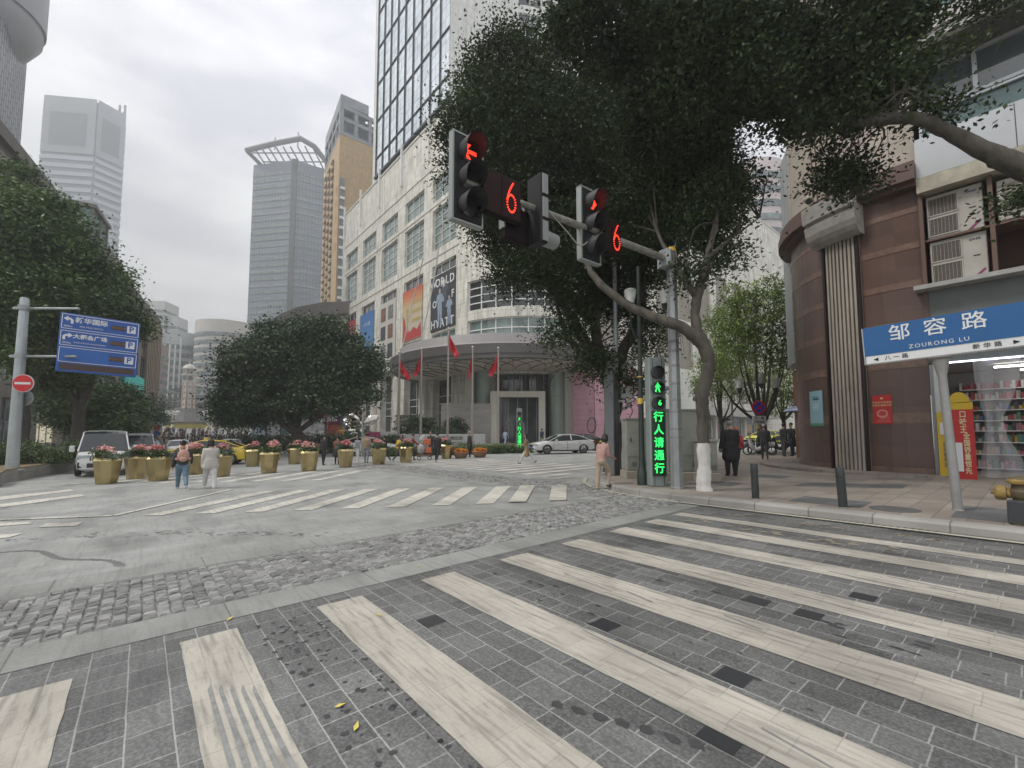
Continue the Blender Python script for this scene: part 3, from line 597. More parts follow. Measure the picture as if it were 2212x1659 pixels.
# pink hoarding boards to the right of the entrance
pink = panelmat('pink_hoarding', (.60, .34, .41), (.42, .24, .29), 5.2, .62, .6, .03, .02, 'UV')
hd = thing('hoarding', 'pink printed hoarding boards under the canopy right of the hotel entrance', 'hoarding', (13, 53.5, 0))
hp = [(11.6-3.9, 54.0), (12.9, 53.5), (21, 53.8)]
hp = [(col_at(1240, 53.0), 53.0), (col_at(1285, 50.5), 50.5), (col_at(1396, 50.0), 50.0)]
for p, q in zip(hp, hp[1:]): mb = MB(); fbox(mb, line_f(p, q), 0, math.dist(p, q), 0, 8.9, 0, .15); mb.build('board', pink, hd)
blu = mat('print_navy', (.05, .06, .16), .6)
hoff = Vector((-13, -53.5, 0))
text('風格', 1.3, wh, hd, Vector((col_at(1378, 49.8), 49.78, 5.9))+hoff, bold=.02); text('高端购物', .75, wh, hd, Vector((col_at(1375, 49.6), 49.72, 1.9))+hoff)
mb = MB(); mb.box((col_at(1376, 49.8), 49.84, 1.6), (3.6, .06, 1.9)); mb.build('printed_panel', blu, hd)
mb = MB()
for i in range(10):
    a = i*.62; mb.tube([(col_at(1278, 50.2)+.5*math.cos(a+j*.5), 50.3-.02, 2.5+.9*math.sin(a+j*.6)) for j in range(3)], .05, 4)
mb.build('printed_squiggle', figd, hd)
# glass tower and tiled tower above the podium
tw = thing('glass_tower', 'tall blue glass curtain wall tower with pale tiled side above the cream hotel', 'tower', (HC[0]+4, HC[1]+10, 45))
gt = panelmat('curtain_glass', (.72, .79, .83), (.05, .06, .07), 1.56, 1.95, .045, .12, .036, 'UV'); gt.node_tree.nodes['Principled BSDF'].inputs['Metallic'].default_value = .55
def ft(u, z, k=0): x, y = XY(HB+.9-k, u); return (x, y, z)
mb = MB(); fbox(mb, ft, 54.6, 82.4, 52.4, 135, -.5, 0); mb.build('curtain_wall', gt, tw)
mb = MB()
for u in np.linspace(54.6, 82.4, 10): fbox(mb, ft, u-.07, u+.07, 52.2, 135, .003, .22)
fbox(mb, ft, 54.4, 82.6, 52.1, 52.55, -.5, .4)
for z in np.arange(56.3, 135, 7.8): fbox(mb, ft, 54.6, 82.4, z-.07, z+.07, .003, .2)
mb.build('mullions', mat('tower_mullion', (.05, .06, .07), .5, .4), tw)
mb = MB(); facade(mb, ft, 82.6, 84.2, 48, 135)
side = line_f(XY(HB+.6, 54.4), XY(HB+13.5, 54.4))
facade(mb, lambda u, z, k=0: (side(u, z, k)), 0, 12.9, 49, 135); facade(mb, line_f(XY(HB+30, 84.2), XY(HB+.6, 84.2)), 0, 29, 45, 135)
tc_ = XY(HB+20, 62); 
mb.build('tiled_wall', tileb, tw)
cyl = lambda u, z, k=0: (tc_[0]+(11.5+k)*math.cos(AZ+PI*1.18+u/11.5), tc_[1]+(11.5+k)*math.sin(AZ+PI*1.18+u/11.5), z)
wc = [(4+5.2*i, 8.2+5.2*i, 49.5+4.1*j, 52.2+4.1*j, .25) for i in range(4) for j in range(18)]
mb = MB(); facade(mb, cyl, 0, 26, 49, 135, wc, du=1.3); mb.build('rounded_wall', tileb, tw)
for w_ in wc:
    if w_[2] < 105: window(tw, cyl, w_[0], w_[1], w_[2], w_[3], 2, 2, .25, glassd, framew, du=2.1, fw=.1)
mb = MB()
for u in np.arange(56.5, 82, 4.5): x, y, z = ft(u, 46, -1.6); mb.lathe([(.7, 47), (.7, 52.3)], 12, c=(x, y, 0))
mb.build('roof_column', tileb, tw, smooth=True)
mb = MB(); poly = [ft(54.6, 0, -.5)[:2], ft(84, 0, -.5)[:2], XY(HB+24, 84), XY(HB+14, 55)]; mb.prism(poly, 52.3, 52.7); mb.prism([ft(54.8, 0, -3.5)[:2], ft(84, 0, -3.5)[:2], XY(HB+24, 84), XY(HB+14, 55)], 47, 52.3); mb.build('core', framed, tw)
# white hoarding wall of the construction site on the right street side
wg = thing('site_hoarding', 'long white site hoarding wall with dark lettering behind the grey cabinets', 'hoarding', (24, 52, 0))
hf = line_f((col_at(1392, 49), 49), (col_at(1392, 49)+.766*11, 49+.643*11)); mb = MB(); fbox(mb, hf, 0, 11, -.2, 9.5, 0, .2); mb.build('panel', mat('hoarding_white', (.68, .68, .64), .6, vary=.12, scale=.5), wg)
x, y, z = hf(5.5, 6.6, .24); text('改造中', 1.0, figd, wg, (x-24, y-52, z), (PI/2, 0, AZ), bold=.02); x, y, z = hf(5.2, 4.0, .24); text('敬请期待', .5, figd, wg, (x-24, y-52, z), (PI/2, 0, AZ))
# ---- amber tower ---------------------------------------------------
def tower(name, label, cat, poly, z0, z1, wallm, bands=None, bandm=None, roofm=None, group=None, bd=.25, bname='window_band'):
    cx = sum(p[0] for p in poly)/len(poly); cy_ = sum(p[1] for p in poly)/len(poly); t = thing(name, label, cat, (cx, cy_, z0), group=group)
    mb = MB(); mb.prism(poly, z0, z1, uvwall=True); mb.build('wall', wallm, t)
    if bands:
        n = int((z1-z0-4)/bands)
        for k in range(n):
            z = z0+2+k*bands; m2 = MB(); pp = [((x-cx)*1.0+cx, (y-cy_)+cy_) for x, y in poly]; u = 0
            for i in range(len(pp)):
                p, q = pp[i], pp[(i+1) % len(pp)]; f = line_f(p, q); L_ = math.dist(p, q); fbox(m2, f, .3, L_-.3, z, z+bands*.5, .02, bd)
            m2.build(bname, bandm, t)
    return t
amb = panelmat('amber_tile', (.50, .34, .16), (.36, .26, .14), 1.2, 1.1, .6, .08, .05, 'UV', streak=.15)
p0 = (-61.3, 150); p1 = (-77.0, 174); p2 = (p0[0]+22*.766, p0[1]+22*.643); p3 = (p1[0]+22*.766, p1[1]+22*.643)
am = tower('amber_tower', 'ochre tiled high-rise with small paired windows and grey open frame crown', 'tower', [p0, p2, p3, p1], -2, 108, amb)
fA = line_f(p1, p0); LA = math.dist(p0, p1); off_ = Vector((-am.location.x, -am.location.y, 0))
for r_ in range(26):
    for c_ in range(3):
        z = 26+3.0*r_; u = 3.5+6.5*c_; mb = MB(); fbox(mb, fA, u, u+2.9, z, z+1.7, .01, .12); w_ = mb.build('window', glassd, am)
        mb = MB(); fbox(mb, fA, u-.35, u+3.25, z+1.75, z+2.15, .02, .7); fbox(mb, fA, u+1.3, u+1.6, z, z+1.7, .125, .2); mb.build('hood', amb, w_)
mb = MB(); fB = line_f(p0, p2); fbox(mb, fB, .6, 2.0, 10, 92, .01, .3); mb.build('stair_window_strip', glassb, am)
for r_ in range(22): mb = MB(); fbox(mb, fB, .5, 2.1, 12+3.6*r_, 12.9+3.6*r_, .31, .8); mb.build('air_conditioner', framew, am)
gf = mat('grey_concrete', (.27, .29, .31), .7, vary=.2, scale=.3)
mb = MB()
for f, L_ in ((fA, LA), (fB, 22)):
    for u in np.linspace(.5, L_-.5, 5): fbox(mb, f, u-.6, u+.6, 108, 118, -1.2, 0)
    for z in (108, 113.5, 118): fbox(mb, f, 0, L_, z, z+1.3, -1.4, .1)
mb.prism([p0, (p0[0]+8, p0[1]+6), (p1[0]+8, p1[1]+6), p1], 119.3, 123); mb.build('crown_frame', gf, am)
mb = MB(); mb.prism([((x+68)*.8-66, (y-165)*.8+166) for x, y in [p0, p2, p3, p1]], 108, 118); mb.build('plant_room', mat('plant_blue', (.16, .22, .28), .7, vary=.3, scale=.2), am)
fz = mat('red_letters', (.42, .16, .10), .6)
for k, ch in enumerate('雾都宾馆酒店'[:5]): x, y, z = fA(LA-2.2, 88-5.2*k, .3); o = text(ch, 2.6, fz, am, (x+off_.x, y+off_.y, z+2), (PI/2, 0, math.atan2(p0[1]-p1[1], p0[0]-p1[0])), 'sign_lettering')
# ---- grey tower with slanted crown ----------------------------------
gw = mat('grey_panel', (.185, .22, .265), .6, vary=.12, scale=.05)
q1 = (-160, 262); q2 = (-132, 257); q3 = (-118, 266); q4 = (-134, 300); q5 = (-158, 300)
gtw = tower('grey_office_tower', 'slim grey office tower with ribbon windows and a tilted open grid crown', 'tower', [q1, q2, q3, q4, q5], -3, 167, gw, 4.1, panelmat('ribbon_window', (.16, .20, .20), (.32, .34, .36), 1.9, 9, .2, .3, .3, 'UV'))
mb = MB(); cz = [(-157, 258, 166), (-122, 252, 178), (-103, 266, 166), (-112, 268, 160)]
fr_ = [(-158, 262), (-126, 250), (-104, 262)]
mb.tube([(-163, 259, 174.5), (-143, 254, 175.5), (-126, 251, 176.5), (-120, 256, 175), (-116, 264, 170.5), (-114, 269, 165)], [1.6]*6, 6); mb.tube([(-163, 259, 174.5), (-156, 272, 168), (-150, 285, 166)], 1.2, 6)
for k in range(9): x = -157+4.4*k; mb.tube([(x, 257, 174.8+.15*k), (x+1, 284, 167)], .45, 5)
for k in range(4): y = 260+6*k; mb.tube([(-160+3*k, y, 173.5-1.9*k), (-117-1*k, y, 173.5-1.9*k)], .4, 5)
mb.tube([(-145, 258, 174), (-145, 258, 182)], .3, 5); mb.tube([(-130, 256, 175), (-130, 256, 184)], .3, 5)
mb.build('crown', mat('crown_steel', (.16, .17, .18), .6), gtw)
mb = MB(); mb.prism([(-133.5, 256.3), (-130.5, 256.6), (-130.5, 258.4), (-133.5, 258.4)], 0, 167.5); mb.build('corner_recess', mat('recess_dark', (.10, .11, .12), .7), gtw)
# ---- left banded tower ----------------------------------------------
l1 = (-368, 330); l2 = (-331, 335); l3 = (-324, 352); l4 = (-378, 402); l5 = (-428, 395)
lw = mat('silver_panel', (.38, .42, .47), .4, .2, vary=.1, scale=.03)
lt_ = tower('banded_tower', 'silver high-rise with horizontal bands and dark recessed top floors at the far left', 'tower', [l1, l2, l3, l4, l5], -4, 265, mat('tower_dark_band', (.17, .19, .22), .4), 6.4, lw, bname='spandrel_band', bd=.9)
dk = mat('recessed_dark', (.10, .125, .15), .4)
for f, a, b in ((line_f(l1, l2), 5, 31), (line_f(l2, l3), 3, 15)): mb = MB(); fbox(mb, f, a, b, 227, 254, 1.05, 1.2); mb.build('recessed_top', dk, lt_)
for f, LL in ((line_f(l1, l2), 37.3), (line_f(l2, l3), 18.3)): mb = MB(); fbox(mb, f, 0, LL, 221, 267, .92, 1.0); mb.build('top_cladding', mat('top_panel', (.27, .30, .33), .5, vary=.2, scale=.05), lt_)
mb = MB()
for x in (-333, -328.5): mb.tube([(x, 356, 255), (x, 356, 279)], .9, 6)
mb.box((-330.7, 356, 272), (6, 1, 1)); mb.build('mast', gf, lt_)
mb = MB(); mb.prism([(-310, 300), (-294, 300), (-300, 320), (-315, 320)], -4, 160); mb.prism([(-293.5, 300), (-284, 304), (-300, 320)], -4, 152)
lb = thing('pale_building', 'pale building with a green glass corner in front of the banded tower', 'building', (-300, 310, -4)); mb.build('wall', panelmat('pale_band', (.46, .50, .53), (.22, .25, .28), 12, 3.4, .5, .05, .5, 'UV'), lb)
mb = MB(); mb.prism([(-297, 298.5), (-290, 298.5), (-290, 301), (-297, 301)], -4, 151); mb.build('glass_corner', mat('green_glass', (.18, .30, .29), .2), lb)
# ---- dark patterned tower with drum, top left -------------------------
e0 = (-104.9, 90); e1 = (-68, 36); dt = thing('patterned_tower', 'dark tower with a woven oblong panel facade and grey drum cut by the left edge', 'tower', (-85, 60, 0))
pat = panelmat('woven_facade', (.25, .27, .31), (.055, .058, .065), 3.4, 1.05, .35, .25, .24, 'UV', offset=.5)
pat_n = pat.node_tree
def fD(u, z, k=0): q = line_f(e1, e0); return q(z, u, k)
mb = MB(); f = line_f(e1, e0); LD = math.dist(e0, e1)
mb.add([f(0, 0), f(LD, 0), f(LD, 81), f(0, 81)], [(0, 1, 2, 3)], 0, [[(0, 0), (0, LD), (81, LD), (81, 0)]])
mb.build('facade', pat, dt)
mb = MB(); bk = [e1, (e0[0]+.3, e0[1]-.0), (e0[0]-30, e0[1]-18), (e1[0]-30, e1[1]-18)]; mb.prism([(x-.25, y-.2) for x, y in bk], 0, 81.2); mb.build('body', framed, dt)
mb = MB(); mb.lathe([(4, 77), (7.5, 80), (9.6, 84), (9.6, 86), (10, 86), (10, 118)], 32, c=(-107, 82, 0)); mb.build('drum', mat('drum_grey', (.33, .34, .36), .5, vary=.1, scale=.2), dt, smooth=R(30))
# ---- mall along the left of the plaza ---------------------------------
m0 = (-43.2, 27.5); m1 = (-99, 121.5)
ml = thing('shopping_mall', 'long shopping building behind the trees along the left side of the plaza', 'building', (-80, 75, 0)); fm_ = line_f(m0, m1); LM = math.dist(m0, m1)
mw = [(4+9.5*k, 11+9.5*k, c, d, .5) for k in range(11) for c, d in ((.2, 5.5), (7.5, 12.5), (15, 20), (22, 27))]
mb = MB(); facade(mb, fm_, 0, LM, -1, 31.5, mw); mb.build('wall', panelmat('mall_stone', (.22, .20, .18), (.1, .1, .09), 2, 1, .5, .1, .03, 'UV'), ml)
lit = mat('shop_window_lit', (.75, .68, .5), .4, emit=.35, vary=.8, scale=1.2)
for i, w_ in enumerate(mw): window(ml, fm_, w_[0], w_[1], w_[2], w_[3], 3, 1 if w_[2] > 1 else 2, .5, glassd if w_[2] > 1 or i % 3 else lit, frameg)
mb = MB(); mb.prism([m0, m1, (m1[0]-30, m1[1]-18), (m0[0]-30, m0[1]-18)], 30.8, 31.6); fbox(mb, fm_, 0, LM, 31.6, 33, -.6, .5); mb.build('roof', mat('mall_roof', (.13, .12, .11), .6, vary=.2, scale=1), ml)
mb = MB(); fbox(mb, fm_, 47, 55, 31.7, 37.4, -7, .3); mb.build('glass_pavilion', mat('pavilion_glass', (.16, .25, .23), .1, vary=.4, scale=.3), ml)
mb = MB()
for u in (47, 51, 55): fbox(mb, fm_, u-.2, u+.2, 31.7, 37.6, .31, .5)
fbox(mb, fm_, 46.6, 55.4, 37.4, 38, -7.2, .8); fbox(mb, fm_, 58, 68, 31.7, 35.0, -8, .2); mb.build('pavilion_frame', mat('pavilion_frame', (.20, .18, .17), .5), ml)
mb = MB()
for k in range(9): fbox(mb, fm_, 92+2.1*k, 93+2.1*k, -1, 31, .51, .9)
mb.build('bronze_fin', mat('bronze_panel', (.30, .24, .15), .45, .3, vary=.3, scale=.5), ml)
mb = MB(); fbox(mb, fm_, 72, 90, 10.5, 14.5, .6, .8); o = mb.build('screen', mat('screen_teal', (.02, .30, .27), .5, emit=.3, vary=.6, scale=.4), ml); o['label'] = 'lit teal advertising screen'
# ---- department block beyond the centre tree ---------------------------
dp = thing('department_store', 'glass-fronted store with a swooping dark grey roof ribbon behind the broad plaza tree', 'building', (-50, 100, 0))
dpo = [(-35.8, 94.3), (-40, 99), (-55, 106), (-60, 118), (-30, 125)]
mb = MB(); mb.prism([(-36.5, 95), (-58, 103), (-62, 118), (-25, 118)], -1, 22, uvwall=True); mb.build('glass_wall', panelmat('green_curtain', (.13, .19, .19), (.05, .07, .07), 2.4, 3.2, .1, .15, .05, 'UV'), dp)
rib = [(-34, 92, 29.6), (-41, 94, 30.0), (-48, 97, 29.8), (-54, 100.5, 29.0), (-58, 103, 27.2), (-61, 104, 24.5)]
mb = MB(); 
for (x0, y0, z0), (x1, y1, z1) in zip(rib, rib[1:]):
    v = [(x0, y0, z0), (x1, y1, z1), (x1, y1, z1-2.6), (x0, y0, z0-2.6)]; w2 = [(x, y+9, z) for x, y, z in v]; mb.add(v+w2, [(0, 1, 2, 3), (4, 5, 6, 7), (0, 1, 5, 4), (3, 2, 6, 7), (0, 3, 7, 4), (1, 2, 6, 5)])
mb.build('roof_ribbon', mat('ribbon_grey', (.15, .135, .125), .6, vary=.15, scale=.5), dp)
mb = MB()
for x, y, z in ((-37, 96, 27.2), (-50, 100, 27), (-55, 104, 26)): mb.tube([(x, y, 20), (x, y, z-2)], .7, 8)
mb.build('roof_column', gf, dp)
for px, y0_, w_, h_, m_, tx, nm, lab in ((703, 924, 4.2, 5.6, mat('shop_red', (.42, .03, .035), .5, emit=.12), '成泰通信', 'shop_board', 'red shop board with white characters under the store'), (730, 905, 2.6, 3.0, mat('shop_navy', (.03, .05, .10), .5, emit=.1), '家電維修', 'shop_board', 'dark blue shop board with white characters'), (731, 938, 2.4, 2.6, mat('shop_amber', (.35, .17, .03), .5, emit=.3, vary=.6, scale=3), '', 'shop_board', 'glowing amber shop panel')):
    s_ = 62; p = at(px, y0_, s_); t = thing(nm, lab, 'sign board', (p.x, p.y, p.z-h_/2)); mb = _MB(); mb.box((0, 0, h_/2), (w_, .25, h_)); 
    for sx_ in (-1, 1): mb.box((sx_*w_*.4, 0, -(p.z-h_/2+1)/2), (.12, .12, p.z-h_/2+1))
    mb.build('board', m_, t)
    if tx: text(tx, w_*.21, wh, t, (0, -.14, h_*.72)); 
    if w_ > 4: mb = _MB(); mb.box((0, -.15, h_*.28), (w_*.86, .04, h_*.42)); mb.build('poster', mat('poster_warm', (.40, .06, .04), .5, vary=.6, scale=1.4), t)
# ---- far round buildings ----------------------------------------------
def roundb(label, px0, px1, py, D, fh, wallm, bm, zb=2.5, name='round_office_building', letters=None):
    x0 = col_at(px0, D); x1 = col_at(px1, D); r_ = (x1-x0)/2*1.03; cx = (x0+x1)/2*((D+r_)/D); cy_ = D+r_; top = at((px0+px1)/2, py, D).z; n = 28
    t = thing(name, label, 'building', (cx, cy_, 0)); mb = MB(); mb.lathe([(r_, -3), (r_, top), (r_-1, top), (.1, top-.2)], n*2, c=(cx, cy_, 0)); mb.build('wall', wallm, t)
    k = 0; z = zb
    while z < top-fh*1.2:
        mb = MB(); mb.lathe([(r_+.02, z), (r_+.35, z+.05), (r_+.35, z+fh*.5), (r_+.02, z+fh*.55)], n*2, c=(cx, cy_, 0)); mb.build('window_band', bm, t); z += fh
    return t, cx, cy_, r_, top
bandw = mat('band_glass', (.22, .26, .27), .2, vary=.7, scale=.5)
roundb('round pale stone office tower with stacked ribbon windows behind the broad plaza tree', 423, 545, 688, 235, 4.3, mat('pale_stone', (.56, .53, .49), .7, vary=.1, scale=.1), bandw)
bk_, cx, cy_, r_, top = roundb('curved glass bank building with vertical white fins behind the clock tower', 313, 425, 712, 240, 4.6, mat('bank_grey', (.50, .53, .54), .5, vary=.15, scale=.1), bandw)
mb = MB()
for k in range(13):
    a = R(-150+9*k); x = cx+(r_+.6)*math.cos(a); y = cy_+(r_+.6)*math.sin(a); mb.box((x, y, top*.5-4 if k % 4 else top*.5), (.8, .8, top-8), M=Matrix.Rotation(a, 3, 'Z'))
mb.build('fin', framew, bk_)
for k, ch in enumerate('重庆银行'): a = R(-98+7*k); text(ch, 3.9, wh, bk_, ((r_+1.6)*math.cos(a), (r_+1.6)*math.sin(a), top-4.2), (PI/2, 0, a+PI/2), 'sign_lettering', bold=.08)
tower('apartment_tower', 'pale stepped apartment tower far behind the bank building', 'tower', [(-256, 300), (-241, 300), (-243, 316), (-258, 316)], 0, 93, mat('pale_wall', (.55, .56, .54), .7, vary=.1, scale=.1), 3.6, bandw)
tower('apartment_tower', 'lower hazy apartment block at the right of the stepped far tower', 'tower', [(-241, 303), (-234, 303), (-236, 316), (-241, 316)], 0, 83, mat('pale_wall', (.42, .43, .42)), 3.6, bandw)
tower('brick_block', 'narrow pinkish block behind the striped mall end', 'building', [(-179, 215), (-174, 214), (-178, 226), (-183, 226)], 0, 46, mat('pink_wall', (.36, .29, .26), .7, vary=.15, scale=.2), 4, bandw)
# ---- clock tower monument and its flower mound --------------------------
mx, my = -146, 198; mz = 5.9
mb = MB(); mb.lathe([(14.5, 1.5), (12.6, 5.3), (12.4, 6.0), (.1, 6.2)], 48, c=(mx, my, -.3)); fb = struct(mb, 'flower_mound', leafmat('yellow_flowers', (.28, .25, .03), (.42, .36, .05), .5, .8))
mb = MB(); mb.lathe([(12.9, 5.8), (12.9, 6.35), (12, 6.4), (.1, 6.5)], 48, c=(mx, my, 0)); struct(mb, 'monument_terrace', mat('terrace', (.13, .12, .10), .8))
mo = thing('clock_tower', 'octagonal white clock tower with red brown stripes and small dome on a grey plinth', 'monument', (mx, my, 6.3)); mo.scale = (.9, .9, .88)
mb = _MB(); oc = lambda r_: [(r_*math.cos(PI/8+k*PI/4), r_*math.sin(PI/8+k*PI/4)) for k in range(8)]
mb.prism([(x*1.0, y) for x, y in oc(5.2)], 0, 6.6); mb.prism(oc(5.7), 6.4, 7.0); mb.prism(oc(6.3), 0, 1.0); mb.build('plinth', mat('plinth_stone', (.30, .30, .29), .8, vary=.15, scale=.5), mo)
mb = _MB(); o8 = oc(3.2); o7 = oc(2.75); v = [(x, y, 7) for x, y in o8]+[(x, y, 23.5) for x, y in o7]; mb.add(v, [(i, (i+1) % 8, 8+(i+1) % 8, 8+i) for i in range(8)]); mb.prism(oc(3.0), 20.6, 24.2); mb.build('shaft', mat('monument_white', (.60, .58, .54), .7, vary=.08, scale=.6), mo)
mb = _MB()
for k in range(8):
    a = PI/8+k*PI/4; mb.add([(3.24*math.cos(a+s_), 3.24*math.sin(a+s_), 7) for s_ in (-.13, .13)]+[(2.8*math.cos(a+s_), 2.8*math.sin(a+s_), 20.4) for s_ in (.13, -.13)], [(0, 1, 2, 3)])
mb.build('brick_stripe', mat('red_brown_tile', (.34, .15, .09), .7), mo)
mb = _MB()
for k in range(8):
    a = k*PI/4
    for z in (9, 12, 15, 18): mb = _MB(); r_ = 2.98-.028*(z-7); mb.box((r_*math.cos(a), r_*math.sin(a), z), (.12, .5, 1.0), M=Matrix.Rotation(a, 3, 'Z')); mb.build('slit_window', framed, mo)
mb = _MB(); mb.lathe([(3.1, 23.6), (3.6, 24.2), (3.6, 24.6), (2.9, 24.7)], 8); mb.lathe([(2.3, 27.2), (3.0, 27.3), (2.9, 27.8), (2.4, 28.8), (1.4, 29.6), (.35, 29.9), (.3, 30.8), (.12, 31), (.06, 35)], 16)
for k in range(8): a = k*PI/4; mb.tube([(2.3*math.cos(a), 2.3*math.sin(a), 24.6), (2.3*math.cos(a), 2.3*math.sin(a), 27.3)], .28, 6)
mb.build('lantern_dome', mat('dome_cream', (.58, .56, .50), .6), mo, smooth=R(35))
mb = _MB(); 
for a in (-PI/2, -PI/2+.79, -PI/2-.79): mb.lathe([(.02, 0), (1.0, 0), (1.1, .15)], 14, c=(3.05*math.cos(a), 3.05*math.sin(a), 22.4), M=Matrix.Rotation(a, 3, 'Z') @ Matrix.Rotation(PI/2, 3, 'Y'))
mb.build('clock_face', mat('clock_dark', (.16, .17, .17), .5), mo)
# ================================================================ RED GRANITE CORNER BUILDING
gb = thing('granite_building', 'corner building in banded red brown granite with beige panels above and a street shop', 'building', (CC[0], CC[1], 0))
gran = panelmat('red_granite', (.12, .070, .055), (.055, .034, .028), .92, .62, .3, .14, .004, 'UV', speck=.02)
granb = mat('band_granite', (.20, .125, .095), .35, vary=.3, scale=5)
beige = panelmat('beige_panels', (.44, .385, .32), (.17, .13, .11), 2.1, 2.2, .5, .04, .014, 'UV')
def fg(u, z, k=0):  # u: 0 at tangent with shop facade; positive round the curve (arc length), then along the cross street
    if u <= 0:
        x, y = XY(cb-CR-k, ca+u); return (x, y, z)
    if u <= CR*PI/2: x, y = cpt(CR+k, u/CR); return (x, y, z)
    v_ = u-CR*PI/2; x, y = XY(cb+v_, ca+CR+k); return (x, y, z)
U2 = CR*PI/2
mb = MB(); facade(mb, fg, -.62, 0, 0, 9.3); facade(mb, fg, 0, U2, 0, 9.3, du=.35); facade(mb, fg, U2, U2+14, 0, 9.3); mb.build('granite_wall', gran, gb, smooth=R(20))
for z, h_ in ((.15, .42), (1.95, .32), (3.68, .26), (4.95, .2), (6.2, .2), (7.4, .2), (8.55, .17)):
    mb = MB(); fbox(mb, fg, -.6, 0, z, z+h_, .003, .014); fbox(mb, fg, 0, U2, z, z+h_, .003, .014, nu=16); fbox(mb, fg, U2, U2+14, z, z+h_, .003, .014); mb.build('stone_band', granb, gb)
corn = mat('cornice_brown', (.13, .075, .06), .45, vary=.25, scale=3)
mb = MB()
for (z0, z1, k0) in ((9.3, 9.45, .25), (9.45, 9.75, .45), (9.75, 10.05, .38)): fbox(mb, fg, -.62, 0, z0, z1, -.3, k0); fbox(mb, fg, 0, U2, z0, z1, -.3, k0, nu=18); fbox(mb, fg, U2, U2+14, z0, z1, -.3, k0)
mb.build('cornice', corn, gb)
mb = MB(); facade(mb, fg, -.62, 0, 10.05, 26); facade(mb, fg, 0, U2, 10.05, 26, du=.5); facade(mb, fg, U2, U2+14, 10.05, 26); mb.build('upper_wall', beige, gb)
# fluted pilaster with its scroll capital
plm = mat('pilaster_stone', (.40, .355, .30), .7, vary=.3, scale=2, stretch=(1, 1, .3)); mb = MB(); ua, ub = R(14.5)*CR, R(29)*CR
fbox(mb, fg, ua-.09, ub+.09, .1, 8.3, .002, .05, nu=6)
nf = 8; wf = (ub-ua)/nf
for k in range(nf): fbox(mb, fg, ua+wf*k+.012, ua+wf*(k+1)-.045, .3, 8.35, .052, .14)
mb.build('fluted_pilaster', [plm], gb)
mb = MB(); fbox(mb, fg, ua-.1, ua-.02, .1, 8.3, .051, .16); fbox(mb, fg, ub+.02, ub+.1, .1, 8.3, .051, .16); mb.build('pilaster_edge', mat('dark_metal_edge', (.04, .03, .03), .4, .5), gb)
mb = MB(); prof = [(.12, 8.3), (.3, 8.32), (.45, 8.42), (.55, 8.57), (.62, 8.75), (.66, 9.05), (.62, 9.08), (.62, 9.16), (.72, 9.2), (.74, 9.5), (.75, 9.75), (0, 9.78)]
for i in range(8):
    a = ua-.25+(ub-ua+.5)*i/8; b = ua-.25+(ub-ua+.5)*(i+1)/8
    for (k0, z0), (k1, z1) in zip(prof, prof[1:]): mb.add([fg(a, z0, k0), fg(b, z0, k0), fg(b, z1, k1), fg(a, z1, k1)], [(0, 1, 2, 3)])
for u in (ua-.25, ub+.25): mb.add([fg(u, z, k) for k, z in prof]+[fg(u, 9.78, 0), fg(u, 8.3, 0)], [tuple(range(len(prof)+2))])
mb.build('pilaster_capital', mat('capital_stone', (.36, .34, .31), .7, vary=.3, scale=3), gb)
# vertical joint strips on the beige part
mb = MB()
for u in (R(33)*CR, R(36)*CR, R(11)*CR, R(14)*CR): fbox(mb, fg, u, u+.03, 10.05, 26, .002, .03)
mb.build('joint_strip', corn, gb)
# posters on the granite
def poster(label, ph0, ph1, z0, z1, m, draw):
    t = thing('poster', label, 'poster', fg(R((ph0+ph1)/2)*CR, z0, .03)); mb = MB(); fbox(mb, fg, R(ph0)*CR, R(ph1)*CR, z0, z1, .012, .04, nu=4); mb.build('sheet', m, t); draw(t, ph0, ph1, z0, z1); return t
def pq(t, ph, z, wph, h, m, name='printed_line'):
    mb = MB(); fbox(mb, fg, R(ph)*CR, R(ph+wph)*CR, z, z+h, .041, .044, nu=2); mb.build(name, m, t)
yw = mat('print_cream', (.72, .60, .30), .6)
def dr_red(t, a, b, z0, z1):
    w_ = b-a
    for k, (s_, z) in enumerate((('平安出行你我他', .74), ('文明交通靠大家', .64))): c = R((a+b)/2)*CR; x, y, z_ = fg(c, z0+(z1-z0)*z, .05); o = text(s_, .075, yw, t, Vector((x, y, z_))-t.location, (PI/2, 0, math.atan2(fg(c+.1, 0)[1]-fg(c-.1, 0)[1], fg(c+.1, 0)[0]-fg(c-.1, 0)[0])+PI))
    pq(t, a+w_*.43, z0+(z1-z0)*.86, w_*.14, .05, yw, 'printed_emblem')
    mb = MB(); c = R((a+b)/2)*CR
    mb.add([fg(c+.15*math.cos(i*PI/8), z0+.33+.14*math.sin(i*PI/8), .043) for i in range(16)], [tuple(range(16))]); mb.build('printed_ring', mat('print_pale_red', (.62, .25, .2), .5), t)
    mb = MB(); mb.add([fg(c+.1*math.cos(i*PI/8), z0+.34+.08*math.sin(i*PI/8), .046) for i in range(16)], [tuple(range(16))]); mb.build('printed_disc', redp, t)
    for k in range(4): pq(t, a+w_*(.08+.02*k), z0+.06+.05*k, w_*(.8-.12*k), .012, mat('print_pale_red', (.62, .25, .2)), 'printed_stripe')
poster('red safety notice poster on the granite wall right of the fluted pilaster', 4.2, 11.2, 1.93, 2.86, mat('poster_red', (.50, .02, .02), .4), dr_red)
